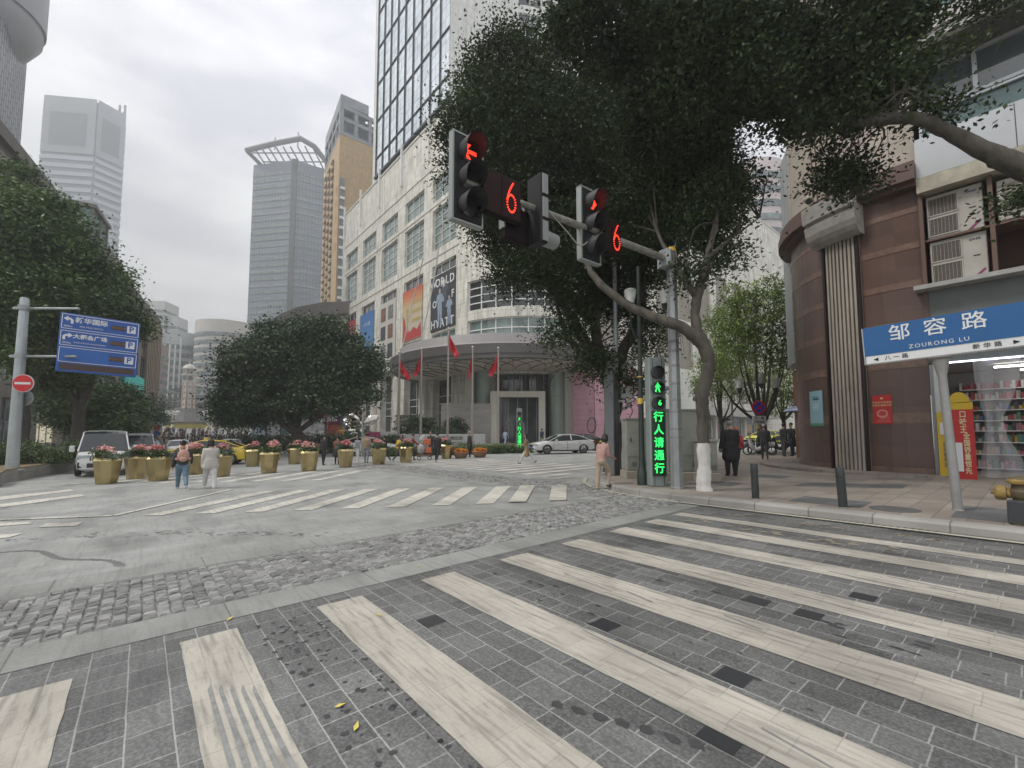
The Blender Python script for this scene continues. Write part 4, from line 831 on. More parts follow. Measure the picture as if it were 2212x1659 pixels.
def dr_blue(t, a, b, z0, z1):
    w_ = b-a; gr = mat('print_green', (.10, .30, .16), .6)
    for k in range(4): pq(t, a+w_*.25, z0+(z1-z0)*(.62-.05*k), w_*.5, .022, wh)
    pq(t, a+w_*.3, z0+(z1-z0)*.82, w_*.5, .035, gr); pq(t, a+w_*.25, z0+(z1-z0)*.74, w_*.45, .07, blu); pq(t, a, z0, w_, .1, gr, 'printed_grass')
    for k in range(6): pq(t, a+w_*(.1+.14*k), z0+.1, w_*.07, .12+.09*(k % 3), mat('print_haze', (.33, .50, .55), .6), 'printed_skyline')
poster('pale blue notice poster on the granite wall left of the fluted pilaster', 36, 46, 1.9, 3.2, mat('poster_blue', (.28, .48, .55), .4), dr_blue)
# shop front facade (right of the granite): u from -0.62 down
def fsh(u, z, k=0): return fg(-u, z, k)   # u measured towards the right
UE = 16
fas = mat('grey_fascia', (.16, .175, .175), .5, .2, vary=.15, scale=1.5)
mb = MB(); fbox(mb, fsh, .63, UE, 3.75, 5.95, -.3, .04); mb.build('fascia_panel', fas, gb)
mb = MB()
for u in (2.75, 5.2): fbox(mb, fsh, u-.008, u+.008, 3.76, 5.94, .041, .044)
mb.build('fascia_joint', framed, gb)
mb = MB(); fbox(mb, fsh, .45, UE, 5.95, 6.08, -.3, .5); mb.build('ledge', mat('ledge_white', (.42, .42, .40), .6, vary=.2, scale=3), gb)
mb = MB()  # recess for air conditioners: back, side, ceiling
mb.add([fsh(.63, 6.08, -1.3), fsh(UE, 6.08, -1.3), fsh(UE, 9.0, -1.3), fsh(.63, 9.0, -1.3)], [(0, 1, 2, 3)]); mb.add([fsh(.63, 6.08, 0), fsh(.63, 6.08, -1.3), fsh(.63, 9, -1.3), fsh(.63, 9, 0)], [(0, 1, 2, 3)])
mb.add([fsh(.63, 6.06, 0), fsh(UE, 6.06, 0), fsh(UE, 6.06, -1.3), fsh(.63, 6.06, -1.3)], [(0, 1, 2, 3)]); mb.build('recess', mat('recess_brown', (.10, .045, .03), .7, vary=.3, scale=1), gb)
mb = MB(); fbox(mb, fsh, .63, .72, 3.8, 9.1, -.1, .10)
for u in (2.08, 4.05): fbox(mb, fsh, u, u+.1, 6.08, 9.0, -.9, .02)
fbox(mb, fsh, .72, UE, 7.5, 7.56, -.9, .0); mb.build('recess_rail', mat('rail_brown', (.14, .08, .06), .5), gb)
wpan = mat('white_alu_panel', (.50, .52, .53), .35, .3, vary=.12, scale=.7); beam = mat('weathered_beam', (.46, .43, .34), .7, vary=.4, scale=2)
mb = MB(); fbox(mb, fsh, .63, UE, 9.0, 9.45, -1.4, .25); mb.build('beam', beam, gb)
mb = MB(); fbox(mb, fsh, .63, UE, 9.5, 10.75, -1.4, .15); mb.build('alu_band', wpan, gb)
mb = MB(); fbox(mb, fsh, .66, UE, 9.45, 9.5, -1.3, .1)
for u in (2.7, 5.3, 8): fbox(mb, fsh, u-.01, u+.01, 9.5, 10.75, .151, .156)
mb.build('shadow_gap', framed, gb)
tealg = mat('teal_glass', (.12, .19, .19), .12, vary=.3, scale=.6)
refl = mat('sliding_pane_glass', (.10, .12, .13), .03, .0, spec=1.0, vary=.5, scale=.8)
for i, u in enumerate(np.arange(.75, 15, 2.6)):
    window(gb, fsh, u, u+2.52, 10.78, 11.55, 1, 1, .08, tealg, wpan, fw=.07, name='fixed_pane')
    window(gb, fsh, u, u+2.52, 11.6, 12.95, 2, 1, .12, refl if i % 2 == 0 else glassd, wpan, fw=.1)
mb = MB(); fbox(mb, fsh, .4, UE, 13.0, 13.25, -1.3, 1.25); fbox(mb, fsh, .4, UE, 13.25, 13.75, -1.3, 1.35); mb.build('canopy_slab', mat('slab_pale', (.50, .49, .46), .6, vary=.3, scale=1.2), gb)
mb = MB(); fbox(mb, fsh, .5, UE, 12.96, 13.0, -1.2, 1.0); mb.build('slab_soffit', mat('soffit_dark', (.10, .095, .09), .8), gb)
mb = MB(); fbox(mb, fsh, .55, UE, 13.75, 22, -.2, .6); mb.build('teal_cladding', panelmat('teal_panels', (.16, .26, .27), (.06, .1, .1), 2.6, 3, .15, .12, .03, 'UV'), gb)
mb = MB(); mb.prism([XY(cb-CR+1.8, ca-UE), XY(cb-CR+1.8, ca-.2), XY(cb+.5, ca+CR-1.2), XY(cb+14, ca+CR-1.0), XY(cb+14, ca-UE)], 3.9, 25.8); mb.build('core', framed, gb)
# metal clad column at the corner, brown box below, white booth
mc = thing('clad_column', 'tall light grey metal clad shaft standing against the left edge of the red granite building', 'column', (14.1, 20.5, 0))
xq = [(12.95, 20.5), (col_at(1727, 19.0), 19.0), (col_at(1727, 19.0)+1, 20.2), (14.1, 22)]
mb = MB(); mb.prism(xq, 4.75, 14.5, uvwall=True); mb.build('cladding', panelmat('alu_cladding', (.36, .38, .40), (.10, .1, .1), .62, 3.1, .4, .04, .012, 'UV', metal=.3), mc)
mb = MB(); mb.prism([(x*1+.25, y+.35) for x, y in [(xq[0][0]+.5, xq[0][1]), (xq[1][0]-.05, xq[1][1]), xq[2], xq[3]]], 0, 4.75); mb.build('lower_shaft', mat('brown_panel', (.16, .07, .035), .4), mc)
bo = thing('street_booth', 'narrow white roadside booth with glass side at the foot of the granite wall', 'booth', (col_at(1738, 19.2), 18.9, .42))
mb = _MB(); mb.box((0, 0, .75), (.34, .5, 1.5)); mb.box((-.15, 0, 2.6), (.05, .5, 3.7)); mb.build('body', mat('booth_grey', (.33, .34, .35), .5), bo)
mb = _MB(); mb.lathe([(.001, -.02), (.75, -.02), (.8, -.18), (.8, -.42)], 24); mb.build('base', mat('booth_base', (.22, .22, .22), .7), bo)
# ================================================================ TREES
MB = _MB
LEAF = {}
def leaves(name, blobs, n, size, m, parent=None, seed=1, clump=30, spread=.35, flat_=.0, aspect=.55, shell=.55):
    """blobs: (centre, (rx, ry, rz), weight). Leaf-sized quads gathered in clumps through the crown's volume."""
    rg = np.random.default_rng(seed); W = np.array([b[2]*b[1][0]*b[1][1]*b[1][2] for b in blobs])**.8; W = W/W.sum()
    nc = max(1, n//clump); bi = rg.choice(len(blobs), nc, p=W)
    d = rg.normal(size=(nc, 3)); d /= np.linalg.norm(d, axis=1)[:, None]; rad = rg.random(nc)**(1/3.); rad = shell+(1-shell)*rad if shell < 1 else rad
    rad = np.where(rg.random(nc) < .35, rg.random(nc)**.5, rad)
    C = np.array([b[0] for b in blobs])[bi]; RR = np.array([b[1] for b in blobs])[bi]
    cc = C+d*rad[:, None]*RR
    csz = spread*(.5+rg.random(nc))
    ci = np.repeat(np.arange(nc), clump); k = len(ci)
    p = cc[ci]+rg.normal(size=(k, 3))*csz[ci][:, None]*np.array([1, 1, .55])
    ax = rg.normal(size=(k, 3)); ax[:, 2] = ax[:, 2]*.6-.25; ax /= np.linalg.norm(ax, axis=1)[:, None]
    nn = rg.normal(size=(k, 3)); nn[:, 2] = np.abs(nn[:, 2])+.5+flat_
    sd_ = np.cross(ax, nn); sd_ /= np.linalg.norm(sd_, axis=1)[:, None]
    sz = size*(.6+.7*rg.random(k))[:, None]
    V = np.stack([p-ax*sz*.5, p+sd_*sz*aspect*.5, p+ax*sz*.5, p-sd_*sz*aspect*.5], 1).reshape(-1, 3)
    me = bpy.data.meshes.new(name); me.vertices.add(len(V)); me.vertices.foreach_set('co', V.astype(np.float32).ravel())
    me.loops.add(4*k); me.loops.foreach_set('vertex_index', np.arange(4*k, dtype=np.int32)); me.polygons.add(k)
    me.polygons.foreach_set('loop_start', np.arange(k, dtype=np.int32)*4)
    me.materials.append(m); me.update(calc_edges=True)
    o = bpy.data.objects.new(name, me); COL.objects.link(o)
    if parent: o.parent = parent; o.matrix_parent_inverse = Matrix.Translation(parent.location).inverted()
    return o
def pblob(px, py, D, rx, ry, rd=None, w=1):
    p = at(px, py, D); s = D/F; return (tuple(p), (rx*s, (rd if rd is not None else .7*(rx+ry)/2*s), ry*s), w)
def branch_mesh(lines, mb=None, n=9):
    mb = mb or MB()
    for pts, rads in lines: mb.tube(pts, rads, n)
    return mb
bark = mat('grey_bark', (.095, .085, .068), .85, vary=.55, scale=4, bump=1.0, bscale=18, stretch=(1, 1, .35))
barkd = mat('dark_bark', (.07, .06, .05), .9, vary=.4, scale=3, bump=.6, bscale=14)
lime = mat('whitewash', (.66, .65, .61), .85, vary=.25, scale=4, bump=.5, bscale=9, stretch=(1, 1, .3))
fic = leafmat('banyan_leaf', (.006, .013, .005), (.065, .10, .028), .5, .6)
fic2 = leafmat('street_tree_leaf', (.020, .045, .024), (.10, .145, .062), .35, .5)
fic3 = leafmat('left_tree_leaf', (.026, .058, .022), (.145, .215, .062), .4, .5)
feath = leafmat('feathery_leaf', (.09, .15, .035), (.34, .43, .11), .5, .6)
hed = leafmat('hedge_leaf', (.03, .055, .02), (.12, .17, .05), .5, .5)
def curve(pts, rads, k=6, jit=.0):
    """smooth a polyline (Catmull-Rom) so limbs bend instead of kink"""
    P = [Vector(p) for p in pts]; out = []; ro = []
    for i in range(len(P)-1):
        p0 = P[max(i-1, 0)]; p1 = P[i]; p2 = P[i+1]; p3 = P[min(i+2, len(P)-1)]
        for j in range(k):
            t = j/k; out.append(.5*((2*p1)+(-p0+p2)*t+(2*p0-5*p1+4*p2-p3)*t*t+(-p0+3*p1-3*p2+p3)*t**3)+Vector((random.gauss(0, jit), random.gauss(0, jit), 0))); ro.append(rads[i]*(1-t)+rads[i+1]*t)
    out.append(P[-1]); ro.append(rads[-1]); return out, [r*(1+random.gauss(0, .05)) for r in ro]
def twigs(blobs, src, n, r0, seed, maxd=99):
    rr = random.Random(seed); L_ = []
    for k in range(n):
        b = rr.choice(blobs); c = Vector(b[0]); s0 = min((Vector(rr.choice(src)) for _ in range(7)), key=lambda v: (v-c).length); e = c+Vector((rr.uniform(-.8, .8)*b[1][0], rr.uniform(-.8, .8)*b[1][1], rr.uniform(-.7, .8)*b[1][2]))
        if (e-s0).length > maxd: continue
        mid = s0.lerp(e, .5)+Vector((rr.uniform(-.3, .3), rr.uniform(-.3, .3), rr.uniform(.1, .6)))
        L_.append(curve([s0, mid, e], [r0, r0*.6, r0*.18], 4))
    return L_
# --- 1 whitewashed pavement banyan: trunk and the big horizontal limb
T1 = (4.78, 11.0)
t1 = thing('banyan_tree', 'slender grey tree with whitewashed foot growing on the pavement beside the traffic light pole', 'tree', (T1[0], T1[1], .22))
tb = Vector((T1[0], T1[1], .22))
def A1(px, py, D=11.0): return at(px, py, D)-tb
mb = MB()
pts, rd = curve([A1(1520, 958), A1(1519, 900), A1(1517, 850), A1(1530, 800), A1(1527, 762), A1(1508, 728)], [.155, .15, .165, .155, .17, .19], 5, .006); mb.tube(pts, rd, 14)
fork = A1(1508, 728)
limbs = [curve([A1(1510, 735), A1(1470, 705), A1(1420, 688, 11.2), A1(1350, 655, 11.6), A1(1290, 605, 12.1), A1(1262, 560, 12.6), A1(1235, 520, 13)], [.17, .14, .125, .115, .10, .07, .03], 6, .01),
         curve([A1(1508, 728), A1(1502, 680), A1(1506, 640), A1(1520, 590), A1(1532, 540), A1(1545, 480, 11.4), A1(1560, 400, 11.8)], [.13, .115, .12, .10, .08, .06, .03], 5, .008),
         curve([A1(1508, 645), A1(1480, 605), A1(1450, 560, 11.6), A1(1420, 500, 12.3), A1(1400, 420, 13)], [.10, .075, .06, .045, .02], 5),
         curve([A1(1527, 560), A1(1560, 530), A1(1600, 500, 11.5), A1(1640, 470, 12)], [.06, .045, .03, .015], 4)]
for p, r in limbs: mb.tube(p, r, 10)
mb.ball(A1(1541, 800), (.08, .06, .05), 8); mb.ball(A1(1500, 862), (.05, .05, .06), 8)
mb.build('trunk', bark, t1, smooth=True)
mb = MB(); pts, rd = curve([Vector((0, 0, -.1)), A1(1520, 1052), A1(1521, 1010), A1(1519, 957)], [.21, .185, .15, .16], 6, .004); mb.tube(pts, rd, 14); mb.build('whitewashed_foot', lime, t1, smooth=True)
# --- 2 big banyan left of it: several dark stems from behind the pedestrian light
D2 = 16.5
t2b = at(1322, 1000, D2); t2b.z = gz(t2b.x, t2b.y)+.12
t2 = thing('banyan_tree', 'large dark evergreen whose several stems fork low behind the pedestrian lights', 'tree', t2b)
def A2(px, py, D=D2): return at(px, py, D)-t2b
mb = MB()
stems = [curve([Vector((0, 0, -.1)), A2(1324, 900), A2(1322, 830), A2(1296, 790), A2(1262, 735), A2(1230, 680), A2(1180, 600), A2(1120, 480, 15.5)], [.36, .32, .28, .24, .2, .16, .12, .05], 5, .015),
         curve([A2(1318, 840), A2(1300, 775), A2(1285, 700), A2(1290, 600), A2(1270, 480), A2(1200, 350)], [.24, .22, .2, .17, .13, .05], 5, .015),
         curve([A2(1325, 830), A2(1345, 760), A2(1380, 690), A2(1385, 600), A2(1360, 450), A2(1330, 250)], [.25, .22, .2, .16, .1, .04], 5, .015),
         curve([A2(1300, 790), A2(1250, 760), A2(1215, 700), A2(1200, 640)], [.16, .13, .09, .04], 4),
         curve([A2(1275, 700), A2(1230, 640), A2(1150, 560), A2(1050, 480, 15), A2(990, 400, 14.6)], [.14, .12, .09, .06, .02], 4)]
for p, r in stems: mb.tube(p, r, 10)
b2 = [pblob(1010, 300, 15.5, 60, 110), pblob(1060, 420, 15.5, 62, 110), pblob(1080, 190, 16, 95, 85), pblob(1160, 290, 16.5, 130, 140), pblob(1150, 480, 16.5, 120, 130), pblob(1120, 600, 16, 62, 45), pblob(1230, 400, 17, 130, 160), pblob(1320, 300, 17, 140, 170), pblob(1250, 590, 16.5, 90, 80), pblob(1330, 620, 17, 70, 80), pblob(1235, 690, 16, 40, 45), pblob(1390, 720, 16.5, 45, 60), pblob(1150, 120, 16.5, 70, 50),
      pblob(1085, 90, 15.5, 28, 50), pblob(1280, 790, 15.5, 45, 35), pblob(1365, 830, 15.5, 40, 45), pblob(1400, 480, 16.5, 100, 150), pblob(1210, 730, 15.5, 30, 30)]
ends = [s[0][-1]+t2b for s in stems]+[s[0][len(s[0])//2]+t2b for s in stems]
for p, r in twigs(b2, ends, 60, .05, 4): mb.tube([q-t2b for q in p], r, 6)
mb.build('trunk', barkd, t2, smooth=True)
leaves('crown', b2, 270000, .125, fic, t2, 21, 70, .38)
# crown of tree 1
b1 = [pblob(1225, 520, 13.5, 55, 50), pblob(1270, 490, 13.5, 60, 50), pblob(1540, 465, 12, 55, 75), pblob(1572, 395, 12, 40, 50), pblob(1500, 360, 12.8, 85, 80), pblob(1420, 430, 13.5, 75, 60), pblob(1565, 560, 11.5, 30, 30), pblob(1490, 590, 11, 32, 26, .4, .6), pblob(1625, 410, 12.5, 16, 12, .3, .6), pblob(1330, 480, 13.5, 70, 55), pblob(1440, 280, 12, 90, 90), pblob(1520, 310, 12.5, 60, 45)]
leaves('crown', b1, 95000, .105, fic, t1, 22, 55, .30)
mb = MB()
for p, r in twigs(b1, [Vector(l[0][-1])+tb for l in limbs]+[Vector(l[0][-6])+tb for l in limbs], 40, .03, 9): mb.tube([q-tb for q in p], r, 5)
for k in range(26):
    s0 = A1(1445+random.uniform(-30, 60), 705+random.uniform(-5, 10)); mb.tube([s0, s0+Vector((random.gauss(0, .05), 0, -random.uniform(.2, .9)))], [.006, .002], 4)
mb.build('twigs', barkd, t1)
# --- 3 limb reaching in from the right, trunk outside the frame
t3b = Vector((13.2, 7.6, .35)); t3 = thing('banyan_tree', 'spreading dark tree from the right edge, its bare limb arching over the shop', 'tree', t3b)
def A3(px, py, D): return at(px, py, D)-t3b
mb = MB()
main3 = curve([Vector((0, 0, -.1)), Vector((-.1, .1, 2.5)), Vector((-.6, .3, 5.0)), A3(2215, 365, 8.6), A3(2135, 330, 8.8), A3(2050, 285, 9), A3(1985, 258, 9), A3(1930, 255, 9.2), A3(1850, 262, 9.5), A3(1760, 235, 9.8), A3(1640, 190, 10.2), A3(1500, 130, 10.5), A3(1340, 80, 10.5)], [.32, .29, .27, .22, .17, .14, .12, .12, .10, .09, .08, .06, .03], 5, .01)
mb.tube(main3[0], main3[1], 12)
b3 = [pblob(1850, 50, 9.5, 150, 80), pblob(1750, 150, 9.8, 170, 100, None, .7), pblob(1560, 90, 10.5, 200, 100), pblob(1350, 60, 10.5, 170, 80), pblob(1620, 205, 11.5, 110, 50, None, .6), pblob(1820, 255, 9.6, 80, 34), pblob(1920, 175, 9.3, 65, 40), pblob(2020, 240, 9, 40, 35, .3, .7), pblob(1480, 220, 11, 130, 90), pblob(1800, 340, 10.8, 18, 34, .2, .7), pblob(1822, 385, 10.8, 58, 46, .35, 1.1), pblob(2190, 425, 8.4, 45, 24, .3, 1), pblob(2100, -10, 9, 110, 22, .4, .5), pblob(2060, 100, 9, 60, 30, .3, .2), pblob(1720, 285, 10.6, 60, 22, .4, .8), pblob(2120, 240, 9.2, 45, 30, .2, .18), pblob(1230, 40, 10.5, 60, 40)]
for p, r in twigs(b3, [v+t3b for v in main3[0][35::3]], 90, .035, 6, 1.7): mb.tube([q-t3b for q in p], r, 5)
mb.build('trunk', bark, t3, smooth=True)
leaves('crown', b3, 115000, .115, fic, t3, 23, 60, .26)
# --- centre street tree
def street_tree(name, label, px, py, D, blobs, n, size, m, seed, forks=5, tr=.3, group=None, clump=34, spread=.6, tm=None, dx=0):
    base = at(px, py, D); base.z = gz(base.x, base.y); t = thing(name, label, 'tree', base, group=group); mb = MB(); rr = random.Random(seed)
    cs = [Vector(b[0])-base for b in blobs]; zc = min(c.z for c in cs)*.55
    mb.tube(*curve([Vector((0, 0, -.3)), Vector((dx*.4, 0, zc*.5)), Vector((dx, 0, zc))], [tr*1.2, tr, tr*.9], 4, .02), 9)
    for k in range(forks):
        c = rr.choice(cs); mb.tube(*curve([Vector((dx, 0, zc*.92)), Vector((dx, 0, zc)).lerp(c, .5)+Vector((0, 0, .4)), c], [tr*.7, tr*.4, tr*.1], 4, .03), 7)
    for p, r in twigs(blobs, [Vector((dx, 0, zc*1.1))+base+Vector((rr.uniform(-1, 1), 0, rr.uniform(0, 2))) for _ in range(5)], forks*3, tr*.2, seed): mb.tube([q-base for q in p], r, 5)
    mb.build('trunk', tm or barkd, t, smooth=True); leaves('crown', blobs, n, size, m, t, seed, clump, spread); return t
cbl = [pblob(640, 770, 36, 95, 60), pblob(700, 730, 36, 75, 42), pblob(560, 790, 36, 75, 60), pblob(512, 830, 36, 36, 42), pblob(740, 800, 36, 75, 55), pblob(790, 790, 35, 32, 36), pblob(620, 860, 36, 120, 45), pblob(530, 890, 36, 62, 32), pblob(720, 850, 35, 70, 40), pblob(600, 715, 37, 45, 22), pblob(800, 850, 34, 14, 14, .5), pblob(494, 872, 37, 24, 24)]
street_tree('street_tree', 'broad dark green tree at the plaza centre in front of the round office tower', 677, 965, 36, cbl, 100000, .27, fic2, 31, 9, .38, clump=110, spread=.55, dx=-1.5)
# --- left side trees
lt = [([pblob(60, 520, 24, 120, 110), pblob(30, 420, 25, 60, 70), pblob(140, 560, 25, 78, 60), pblob(90, 640, 24, 120, 70), pblob(20, 640, 23, 60, 80), pblob(185, 600, 26, 60, 50), pblob(20, 740, 23, 60, 60), pblob(90, 720, 25, 60, 40)], 35, 1000, 24, 70000, .21, 41, .42, 'tallest leafy tree behind the blue parking sign at the left edge'),
      ([pblob(215, 625, 30, 62, 42), pblob(250, 690, 31, 48, 38), pblob(190, 680, 30, 65, 55), pblob(285, 705, 32, 26, 18), pblob(170, 770, 29, 60, 35), pblob(120, 800, 28, 60, 50)], 165, 985, 29, 52000, .24, 42, .36, 'tree with its crown reaching right of the blue parking sign'),
      ([pblob(190, 880, 36, 75, 45), pblob(250, 870, 38, 45, 40), pblob(225, 920, 36, 75, 28), pblob(290, 900, 42, 24, 26), pblob(140, 880, 34, 40, 40)], 215, 970, 37, 44000, .26, 43, .28, 'low bushy green tree behind the white van')]
for bl, px, py, D, n, s_, sdn, tr_, lab in lt: street_tree('street_tree', lab, px, py, D, bl, n, s_, fic3, sdn, 6, tr_, 'trees along the left side of the plaza', 90, .50)
for i, (px, D, h_, lab) in enumerate([(306, 70, 60, 'tree at the foot of the striped shop front left of the plaza'), (322, 120, 34, 'hazy tree left of the clock tower beside the crowd'), (372, 215, 74, 'distant tree directly left of the clock tower'), (437, 215, 70, 'distant tree directly right of the clock tower'), (345, 212, 60, 'distant rounded tree between the bank building and the plaza lamps'), (492, 150, 44, 'hazy tree half hidden by the broad plaza tree')]):
    s_ = D/F; street_tree('street_tree', lab, px, 935, D, [pblob(px, 925-h_*.75, D, 30, h_*.5), pblob(px-16, 925-h_*.4, D, 20, h_*.4), pblob(px+16, 925-h_*.45, D, 20, h_*.4)], 3500, .7 if D > 100 else .4, fic2, 60+i, 3, .3, 'trees around the far plaza', 14, .9)
# bare shrubs of the left bed and hedges
def hedge(name, label, cat, pts, r, h, n, size, m=hed, seed=5, group=None):
    o = leaves(name, [((x, y, z+h*.5), (r, r, h*.6), 1) for x, y, z in pts], n, size, m, None, seed, 16, r*.22); return tag(o, label, cat, group)
hedge('shrub', 'dense low shrubs filling the planting bed behind the no entry sign', 'shrub', [(-23.2-.9*k, 20.6+1.1*k*.8, .2) for k in range(5)]+[(-27-k, 22, .2) for k in range(4)]+[(-22.6, 22.2, .2), (-23.6, 24, .2)], .9, .9, 16000, .12)
hedge('shrub', 'small clipped shrub at the right end of the planting bed beside the van', 'shrub', [(-21.9, 21.0, .2), (-22.6, 20.0, .2), (-23.2, 19.0, .2)], .5, .6, 6000, .09)
hedge('shrub', 'dark shady shrubs on the ground under the broad plaza tree', 'shrub', [tuple(at(px, 952, 41)-Vector((0, 0, .9))) for px in range(500, 760, 16)], 1.0, 1.3, 14000, .2, fic2, 15)
# --- feathery trees of the cross street
def feathery(label, px, py, D, blobs, n, seed, tr=.16):
    base = at(px, py, D); base.z = gz(base.x, base.y)+.1; t = thing('feathery_tree', label, 'tree', base, group='feathery leaved trees along the cross street'); mb = MB(); rr = random.Random(seed)
    cs = [Vector(b[0])-base for b in blobs]; z0 = 1.7*D/25
    mb.tube(*curve([Vector((0, 0, -.2)), Vector((.05, 0, z0*.6)), Vector((0, 0, z0))], [tr*1.3, tr*1.05, tr], 4, .01), 9)
    for k in range(9):
        c = cs[k % len(cs)]+Vector((rr.uniform(-.6, .6), rr.uniform(-.6, .6), rr.uniform(-.2, 1.2))); mb.tube(*curve([Vector((0, 0, z0*.9)), Vector((c.x*.55, c.y*.5, z0+(c.z-z0)*.35)), c], [tr*.55, tr*.32, tr*.06], 5, .015), 6)
    mb.build('trunk', barkd, t, smooth=True)
    rg = np.random.default_rng(seed); fr = []
    # each frond: rows of narrow drooping leaflets in a flat fan
    o = leaves('crown', blobs, n, .34, feath, t, seed, 8, .30, 1.5, .22, .35); return t
feathery('tall feathery tree with many thin forked branches beside the no stopping sign', 1650, 990, 29, [pblob(1640, 680, 26, 75, 60), pblob(1700, 660, 27, 50, 50), pblob(1590, 720, 26, 60, 50), pblob(1660, 760, 26, 80, 50), pblob(1600, 640, 26, 45, 35), pblob(1700, 770, 27, 40, 50), pblob(1560, 790, 25, 45, 40), pblob(1640, 815, 30, 60, 18), pblob(1670, 615, 27, 40, 22)], 13000, 71, .22)
feathery('slim feathery tree behind the whitewashed trunk', 1560, 985, 32, [pblob(1560, 700, 31, 45, 50), pblob(1560, 780, 31, 55, 45), pblob(1530, 830, 31, 40, 35), pblob(1600, 840, 32, 45, 30)], 7000, 72, .15)
feathery('feathery tree beside the corner of the red granite building', 1695, 985, 34, [pblob(1700, 830, 34, 45, 40), pblob(1730, 860, 34, 30, 40), pblob(1680, 870, 34, 45, 30)], 4500, 73, .14)
# ================================================================ STREET FURNITURE
MB = _MB
steel = mat('galvanised_steel', (.33, .345, .35), .45, .5, vary=.25, scale=4, stretch=(1, 1, .3)); steeld = mat('painted_dark_green', (.03, .045, .04), .45, .2, vary=.2, scale=6)
blackp = mat('black_housing', (.016, .016, .018), .6, vary=.3, scale=8, spec=.3); lens = mat('dark_lens', (.03, .03, .032), .2); redled = mat('red_led', (1, .045, .02), .5, emit=1.8); grnled = mat('green_led', (.025, .72, .12), .5, emit=1.15)
hoodm = mat('visor', (.04, .04, .042), .5); rimm = mat('backplate_rim', (.30, .32, .31), .5, .2); grease = mat('weathered_arm', (.30, .29, .26), .6, .2, vary=.55, scale=5)
AROT = AZ   # local x = across the road, local -y = towards oncoming traffic
def dots(mb, pts, r=.011, y=0): 
    for x, z in pts:
        mb.add([(x+r*math.cos(k*PI/3), y, z+r*math.sin(k*PI/3)) for k in range(6)], [tuple(range(6))])
def line_pts(p, q, step): 
    n = max(1, round(math.dist(p, q)/step)); return [(p[0]+(q[0]-p[0])*i/n, p[1]+(q[1]-p[1])*i/n) for i in range(n+1)]
def arrow(left):
    P_ = []; s_ = -1 if left else 1
    for k in (-.022, 0, .022): P_ += line_pts((.12*-s_, k), (-.0*s_+.09*s_, k), .021)
    for k in (0, .022, .044):
        P_ += line_pts((s_*(.115-k), 0), (s_*(.03-k), .11), .021)+line_pts((s_*(.115-k), 0), (s_*(.03-k), -.11), .021)
    return P_
def six(w=.15, h=.34):
    P_ = []
    for o_ in (0, .026):
        for k in range(20): a = 2*PI*k/20; P_.append(((w-o_)*math.cos(a), -h*.35+(h*.62-o_)*math.sin(a)*.92))
    for o_ in (0, .028):
        for t in np.linspace(0, 1, 11): P_.append((-w*.95+o_+(w*1.25)*t**1.6, -h*.2+h*1.15*t))
    return P_
def signal_head(name, label, loc, rz, left=None, H=1.68, W=.60, back=False, group=None):
    t = thing(name, label, 'traffic light', loc, rz, group)
    mb = MB(); mb.box((0, .05, 0), (W, .13, H), bev=.03); mb.build('housing', blackp, t)
    mb = MB()
    for (x, z, dx, dz) in ((-W/2-.02, 0, .035, H+.07), (W/2+.02, 0, .035, H+.07), (0, H/2+.02, W+.075, .035), (0, -H/2-.02, W+.075, .035)): mb.box((x, .06, z), (dx, .14 if dx < .1 else .138, dz))
    mb.build('backplate_rim', rimm, t)
    for i in (1, 0, -1):
        z = i*.53; mb = MB(); r_ = .225; n = 22; vs = []; fs = []
        for ring, rr_ in ((0, r_), (1, r_-.012)):
            for k in range(n+1):
                a = R(-52)+R(284)*k/n; ln = .40*(.35+.65*max(0, math.sin((a+R(52))*PI/R(284)))**.6)
                vs += [(rr_*math.cos(a), -.01, z+rr_*math.sin(a)), (rr_*math.cos(a), -.01-ln, z+rr_*math.sin(a)-.04*ln)]
        m_ = 2*(n+1)
        for ring in range(2):
            for k in range(n): q = ring*m_+2*k; fs.append((q, q+1, q+3, q+2))
        mb.add(vs, fs); mb.build('visor', hoodm, t)
        mb = MB(); mb.lathe([(.001, 0), (.20, 0), (.205, .012)], 22, c=(0, -.022, z), M=Matrix.Rotation(PI/2, 3, 'X')); ln_ = mb.build('lens', lens, t)
        if left is not None and i == 1: mb = MB(); dots(mb, [(x*1.25, z_*1.25+z) for x, z_ in arrow(left)], .0125, -.04); mb.build('lit_arrow', redled, ln_)
    return t
PA = Vector((4.27, 11.5, .0)); PA.z = gz(4.27, 11.5)+.15; ad = Vector((-.83, -.557, 0)).normalized()
tp = thing('traffic_light_pole', 'tall grey octagonal pole at the kerb carrying the long weathered signal arm', 'traffic light pole', PA)
mb = MB(); mb.lathe([(.19, -.02), (.19, .03), (.165, .05), (.16, 1.2), (.135, 5.9)], 8); mb.build('pole', steel, tp)
mb = MB(); mb.lathe([(.14, 5.9), (.14, 6.22), (.10, 6.38), (.001, 6.42)], 12); mb.build('yellow_cap', mat('yellow_cap', (.62, .36, .03), .5, vary=.3, scale=6), tp, smooth=R(40))
zA = 6.02; mb = MB(); mb.tube([ad*.1+Vector((0, 0, zA)), ad*6.3+Vector((0, 0, zA+.16))], [.095, .06], 8); mb.build('arm', grease, tp, smooth=R(50))
mb = MB(); mb.box((ad.x*.16, ad.y*.16, zA), (.42, .3, .5), M=Matrix.Rotation(math.atan2(ad.y, ad.x), 3, 'Z'), bev=.04)
mb.box((ad.x*.3, ad.y*.3, zA-.02), (.05, .42, .42), M=Matrix.Rotation(math.atan2(ad.y, ad.x), 3, 'Z')); mb.build('arm_bracket', steel, tp)
